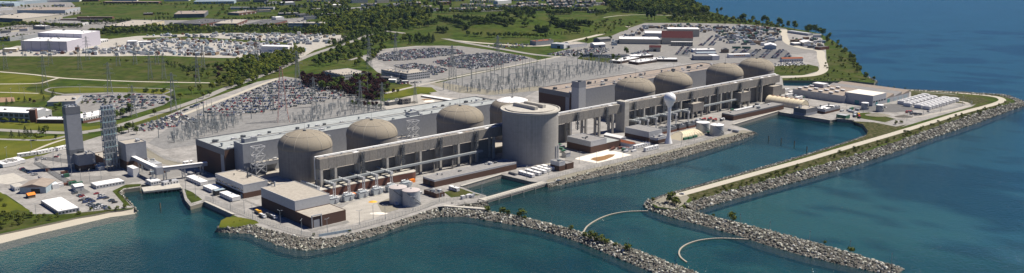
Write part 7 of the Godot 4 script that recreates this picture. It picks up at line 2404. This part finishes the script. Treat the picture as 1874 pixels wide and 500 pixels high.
	# bank above the beach
	grove([[-20, 412], [0, 398], [40, 398], [90, 396], [110, 388], [120, 392], [95, 404], [40, 412], [0, 421]], 6, ["shrub", "light"], 3, 5.5, "the bank above the beach", 0.85)
	grove([[125, 394], [150, 384], [200, 382], [240, 378], [240, 384], [180, 389], [140, 396]], 6, ["shrub"], 2.0, 4, "the bank above the beach", 0.7)
	grove([[410, 404], [440, 402], [450, 410], [415, 414]], 6, ["shrub"], 0.8, 1.6, "the grassy headland", 0.4)
	for q in [[574, 432], [640, 426], [218, 352], [232, 366]]: tree(G(q[0], q[1]), "shrub", 2.5, "the station shore")
	grove([[0, 362], [14, 372], [10, 384], [0, 386]], 7, ["shrub"], 2, 4, "the lawn by the contractor sheds", 0.8)
	row([1340, 250], [1372, 243], 5, ["shrub"], 0.8, 1.6, "the channel bank")
	row([1060, 318], [1330, 250], 26, ["shrub"], 0.5, 1.3, "the channel bank")
	row([0, 395], [60, 400], 8, ["light", "shrub"], 3, 5, "the bank above the beach")
	# sort by apparent size: the largest become single trees, the rest one mass
	trees.sort_custom(func(a, b): return a[2] / a[0].length() > b[2] / b[0].length())
	var nt := {}
	var rest := {}
	var kname := {round = "broadleaf_tree", light = "broadleaf_tree", spruce = "spruce_tree", maroon = "copper_tree", poplar = "poplar_tree", shrub = "shrub"}
	var klab := {round = "rounded green tree", light = "yellow-green leafy tree", spruce = "dark conical spruce", maroon = "dark copper-red tree", poplar = "tall narrow dark green tree", shrub = "low green shrub"}
	for q in trees:
		var kind: String = q[1]
		var v := rng.randi() % 4
		var h: float = q[2]
		var wd := h * rng.randf_range(0.9, 1.25)
		var xf := Transform3D(Basis(Vector3.UP, rng.randf() * TAU).scaled(Vector3(wd, h, wd)), q[0])
		var fam := "shrub" if kind == "shrub" else "tree"
		nt[fam] = nt.get(fam, 0) + 1
		if nt[fam] <= (300 if fam == "tree" else 180):
			var t := thing(kname[kind], klab[kind] + (" beside " if fam == "tree" else " on ") + q[3], fam, q[0], 0, fam + "s by " + q[3])
			t.transform = xf
			obj(t, "crown", crown_m[kind][v], M["leaf_" + kind])
			obj(t, "trunk", trunk_m[kind][v], M.bark)
		else:
			var key := "%s|%d" % [kind, v]
			if not rest.has(key): rest[key] = []
			rest[key].append(xf)
	var t := thing("distant_trees", "mass of farther trees and bushes on the hill, in the woods and among warehouses", "trees")
	t.set_meta("kind", "stuff")
	for key in rest:
		var sp: PackedStringArray = key.split("|")
		multi(t, "crowns", crown_m[sp[0]][int(sp[1])], M["leaf_" + sp[0]], rest[key])
		multi(t, "trunks", trunk_m[sp[0]][int(sp[1])], M.bark, rest[key])
	print("trees ", trees.size())

# ---------------------------------------------------------------- booms, lamps, fences
func small_things():
	var booms := [["floating_boom", "curved floating boom of pale segments between the two breakwaters", [[1068, 426], [1074, 416], [1086, 407], [1104, 398], [1124, 392], [1150, 388], [1186, 387]]], ["floating_boom", "hook-shaped floating boom of pale segments along the spit breakwater", [[1257, 481], [1246, 472], [1243, 463], [1248, 454], [1262, 446], [1284, 440], [1318, 437], [1370, 439]]]]
	for q in booms:
		var ln := smooth_line(q[2], WATER + 0.2, 8)
		var t := thing(q[0], q[1], "boom", ln[0])
		var bm := MB.new()
		bm.tube(Vector3(-0.46, 0, 0), Vector3(0.46, 0, 0), 0.42, 0.42, 8)
		bm.box(Vector3(0, 0.48, 0), Vector3(0.84, 0.14, 1.0))
		var mesh := bm.mesh()
		for i in ln.size() - 1:
			var a: Vector3 = ln[i]
			var c: Vector3 = ln[i + 1]
			var d := c - a
			var s := obj(t, "boom_float", mesh, M.concrete_rib, (a + c) / 2 - ln[0])
			s.rotation.y = atan2(-d.z, d.x)
			s.scale = Vector3(d.length(), 1.0, 1.05)
	# wisps of steam above the brown hall roof
	for q in [[1218, 121, 5.0], [1226, 119, 6.5], [1233, 121, 4.5], [1241, 117, 5.5], [1250, 124, 5.0], [1254, 130, 7.0], [1258, 136, 5.0], [1168, 137, 4.0], [1174, 134, 5.0]]:
		var fv := FogVolume.new()
		fv.name = nm("steam")
		fv.shape = RenderingServer.FOG_VOLUME_SHAPE_ELLIPSOID
		fv.size = Vector3(q[2] * 1.5, q[2], q[2])
		var fm := FogMaterial.new()
		fm.density = 0.05
		fm.albedo = Color(0.95, 0.96, 0.97)
		fm.edge_fade = 1.0
		fv.material = fm
		fv.position = G(q[0], q[1], 34.0)
		add_child(fv)
		tag(fv, "thin white wisp of steam drifting above the brown hall roof", "steam", "wisps of steam")
	# lamp posts
	var lm := MB.new()
	lm.tube(Vector3(0, -0.3, 0), Vector3(0, 11, 0), 0.2, 0.12, 6)
	var lpole := lm.mesh()
	lm = MB.new()
	lm.bar(Vector3(0, 11, 0), Vector3(1.6, 11.4, 0), 0.16)
	lm.box(Vector3(1.8, 11.4, 0), Vector3(0.9, 0.22, 0.4))
	lm.bar(Vector3(0, 11, 0), Vector3(-1.6, 11.4, 0), 0.16)
	lm.box(Vector3(-1.8, 11.4, 0), Vector3(0.9, 0.22, 0.4))
	var lhead := lm.mesh()
	var lamps := [[340, 352, ""], [358, 362, ""], [390, 372, ""], [422, 388, ""], [447, 392, ""], [462, 401, ""], [513, 412, ""], [552, 430, ""], [599, 428, ""], [658, 412, ""], [683, 402, ""], [705, 402, ""], [756, 386, ""], [804, 370, ""], [882, 360, ""], [964, 328, ""], [1004, 320, ""], [1060, 300, ""], [1092, 300, ""], [1140, 290, ""], [1180, 280, ""], [1247, 266, ""], [1271, 258, ""], [1308, 250, ""], [97, 303, "b"], [98, 293, "b"], [76, 298, "b"], [112, 305, "b"], [131, 323, "b"], [148, 334, "b"], [164, 334, "b"], [185, 329, "b"], [66, 399, "b"], [171, 388, "b"], [12, 291, "b"], [57, 271, "b"], [35, 168, "c"], [67, 170, "c"], [44, 176, "c"], [20, 178, "c"], [146, 170, "c"], [192, 172, "c"], [236, 171, "c"], [1550, 196, "d"], [1580, 207, "d"], [1660, 222, "d"], [1690, 212, "d"], [1722, 206, "d"], [1762, 192, "d"], [1480, 185, "d"], [1430, 176, "d"]]
	var where := {"" : "along the shore fence of the station", "b": "in the yard around the slab tower", "c": "beside the playing field and oval lawn", "d": "on the eastern quay and spit"}
	for q in lamps:
		var t := thing("lamp_post", "slim double-headed lamp post " + where[q[2]], "lamp post", G(q[0], q[1]), rng.randf() * PI, "lamp posts " + where[q[2]])
		obj(t, "pole", lpole, M.galv)
		obj(t, "lamp_head", lhead, M.steel)
	# navigation posts on the breakwaters and in the basin
	for q in [[1274, 388], [1355, 406], [1409, 420], [1482, 438], [1556, 456], [1632, 480], [1010, 408], [1150, 452]]:
		var t := thing("marker_post", "thin marker post standing on the breakwater stones", "post", G(q[0], q[1]), 0, "marker posts on the breakwaters")
		var b := MB.new()
		b.tube(Vector3(0, -2, 0), Vector3(0, 5.5, 0), 0.16, 0.12, 6)
		part(t, "pole", b, M.galv)
		b = MB.new()
		b.box(Vector3(0, 5.8, 0), Vector3(0.6, 0.7, 0.6))
		part(t, "lantern", b, M.steel_dark)
	for q in [[1407, 256], [1430, 260], [1454, 265], [1477, 276], [293, 381], [1345, 258]]:
		var t := thing("mooring_pile", "dark timber pile standing in the water of the basin", "pile", G(q[0], q[1], WATER), 0, "mooring piles in the water")
		var b := MB.new()
		b.tube(Vector3(0, -5, 0), Vector3(0, 4.0, 0), 0.55, 0.5, 8)
		part(t, "shaft", b, M.wood)
		b = MB.new()
		b.tube(Vector3(0, 4.0, 0), Vector3(0, 4.5, 0), 0.62, 0.3, 8)
		part(t, "cap", b, M.steel_dark)
	# fences
	for q in [["security_fence", "tall chain-link security fence along the station shore", [[376, 366], [430, 388], [480, 409], [540, 428], [576, 433], [640, 423], [700, 407], [770, 385], [812, 371], [888, 361]], 3.2], ["security_fence", "tall chain-link security fence along the channel bank below the water tower", [[1004, 329], [1050, 317], [1130, 298], [1210, 279], [1270, 264], [1330, 246]], 3.2], ["security_fence", "double chain-link fence across the yard beside the slab tower", [[62, 297], [90, 316], [120, 334], [150, 350]], 2.6], ["security_fence", "chain-link fence round the white module compound", [[1630, 222], [1680, 213], [1740, 200], [1780, 190], [1740, 180], [1690, 178]], 2.6], ["security_fence", "chain-link fence behind the switchyard near the generator hall", [[266, 272], [300, 290], [330, 300]], 2.6]]:
		var ln := smooth_line(q[2], 0.0, 12)
		var t := thing(q[0], q[1], "fence", ln[0])
		var ps := []
		var rl := MB.new()
		var mesh_b := MB.new()
		var acc := 0.0
		var h: float = q[3]
		for i in ln.size() - 1:
			var a: Vector3 = ln[i] - ln[0]
			var c: Vector3 = ln[i + 1] - ln[0]
			for y in [0.1, h * 0.5, h]: rl.bar(a + Vector3(0, y, 0), c + Vector3(0, y, 0), 0.07)
			var k := int(max(1.0, a.distance_to(c) / 3.0))
			for j in k: ps.append(Transform3D(Basis.IDENTITY, a.lerp(c, j / float(k))))
			# woven wires
			var wn := int(max(2.0, a.distance_to(c) / 1.2))
			for j in wn:
				mesh_b.bar(a.lerp(c, j / float(wn)), a.lerp(c, (j + 1) / float(wn)) + Vector3(0, h, 0), 0.03)
				mesh_b.bar(a.lerp(c, j / float(wn)) + Vector3(0, h, 0), a.lerp(c, (j + 1) / float(wn)), 0.03)
		part(t, "rails", rl, M.galv)
		part(t, "wire_mesh", mesh_b, M.galv)
		var pb := MB.new()
		pb.tube(Vector3(0, -0.3, 0), Vector3(0, h + 0.3, 0), 0.08, 0.08, 5)
		multi(t, "fence_posts", pb.mesh(), M.steel, ps)
	# containers and crates about the station
	var cb := MB.new()
	cb.bx(-3, 3, 0.1, 2.6, -1.2, 1.2)
	var cbody := cb.mesh()
	cb = MB.new()
	cb.bx(-3.05, 3.05, 2.6, 2.75, -1.25, 1.25)
	for i in 9: cb.bx(-2.9 + i * 0.7, -2.75 + i * 0.7, 0.2, 2.55, 1.2, 1.27)
	var ctop := cb.mesh()
	cb = MB.new()
	for i in 2: cb.bx(-3.1, -3.0, 0.25, 2.5, -1.1 + i * 1.15, -0.05 + i * 1.15)
	var cdoor := cb.mesh()
	var cc := [["white", "clad_white"], ["grey", "clad_grey"], ["blue", "clad_blue"], ["rusty red", "brick_red"], ["green", "green_box"], ["pale", "clad_light"]]
	for q in [[[[60, 330], [120, 350], [160, 344], [120, 332]], 9, "in the contractor yard by the slab tower"], [[[70, 300], [130, 318], [120, 326], [80, 312]], 6, "beside the fenced track by the slab tower"], [[[700, 372], [770, 352], [790, 366], [730, 382]], 6, "around the rusty-topped tanks"], [[[1110, 268], [1160, 274], [1170, 282], [1120, 278]], 12, "in the yard below the water tower"], [[[1020, 268], [1040, 262], [1050, 280], [1030, 282]], 5, "beside the round tower"], [[[1280, 244], [1330, 238], [1350, 242], [1310, 252]], 8, "around the white-topped tanks"], [[[1440, 165], [1466, 168], [1480, 186], [1460, 188]], 9, "behind the arched shelter"], [[[1540, 196], [1576, 200], [1570, 214], [1540, 210]], 9, "on the eastern quay yard"], [[[840, 356], [870, 354], [880, 362], [840, 366]], 4, "by the western forebay"], [[[262, 318], [300, 322], [330, 316], [300, 306]], 7, "under the conveyor bridge"], [[[840, 316], [880, 306], [900, 306], [850, 318]], 6, "between the pump house and the duct"], [[[1320, 212], [1380, 196], [1390, 192], [1330, 206]], 7, "behind the eastern pump house"]]:
		for p in in_poly_points(q[0], q[1]):
			var k := rng.randi() % cc.size()
			var t := thing("site_container", "%s site container %s" % [cc[k][0], q[2]], "container", p, PYAW + (PI / 2 if rng.randf() < 0.4 else 0.0) + rng.randf_range(-0.06, 0.06), "site containers " + q[2])
			t.scale = Vector3(rng.randf_range(0.5, 1.2), rng.randf_range(0.6, 1.1), rng.randf_range(0.8, 1.1))
			obj(t, "container_body", cbody, M[cc[k][1]])
			obj(t, "ribbed_top", ctop, M[cc[k][1]])
			obj(t, "door", cdoor, M.steel)
	# blue-grey barrier wall by the shore
	var ba := G(583, 434)
	var bc := G(643, 424)
	var be := (bc - ba).normalized()
	var bt := thing("barrier_wall", "low blue-grey barrier wall at the shore fence below the brick wing", "barrier", (ba + bc) / 2, atan2(-be.z, be.x))
	for i in 8:
		var b := MB.new()
		var l := ba.distance_to(bc) / 8
		b.bx(-ba.distance_to(bc) / 2 + i * l + 0.05, -ba.distance_to(bc) / 2 + (i + 1) * l - 0.05, -0.2, 2.0, -0.2, 0.2)
		part(bt, "panel", b, M.clad_blue)
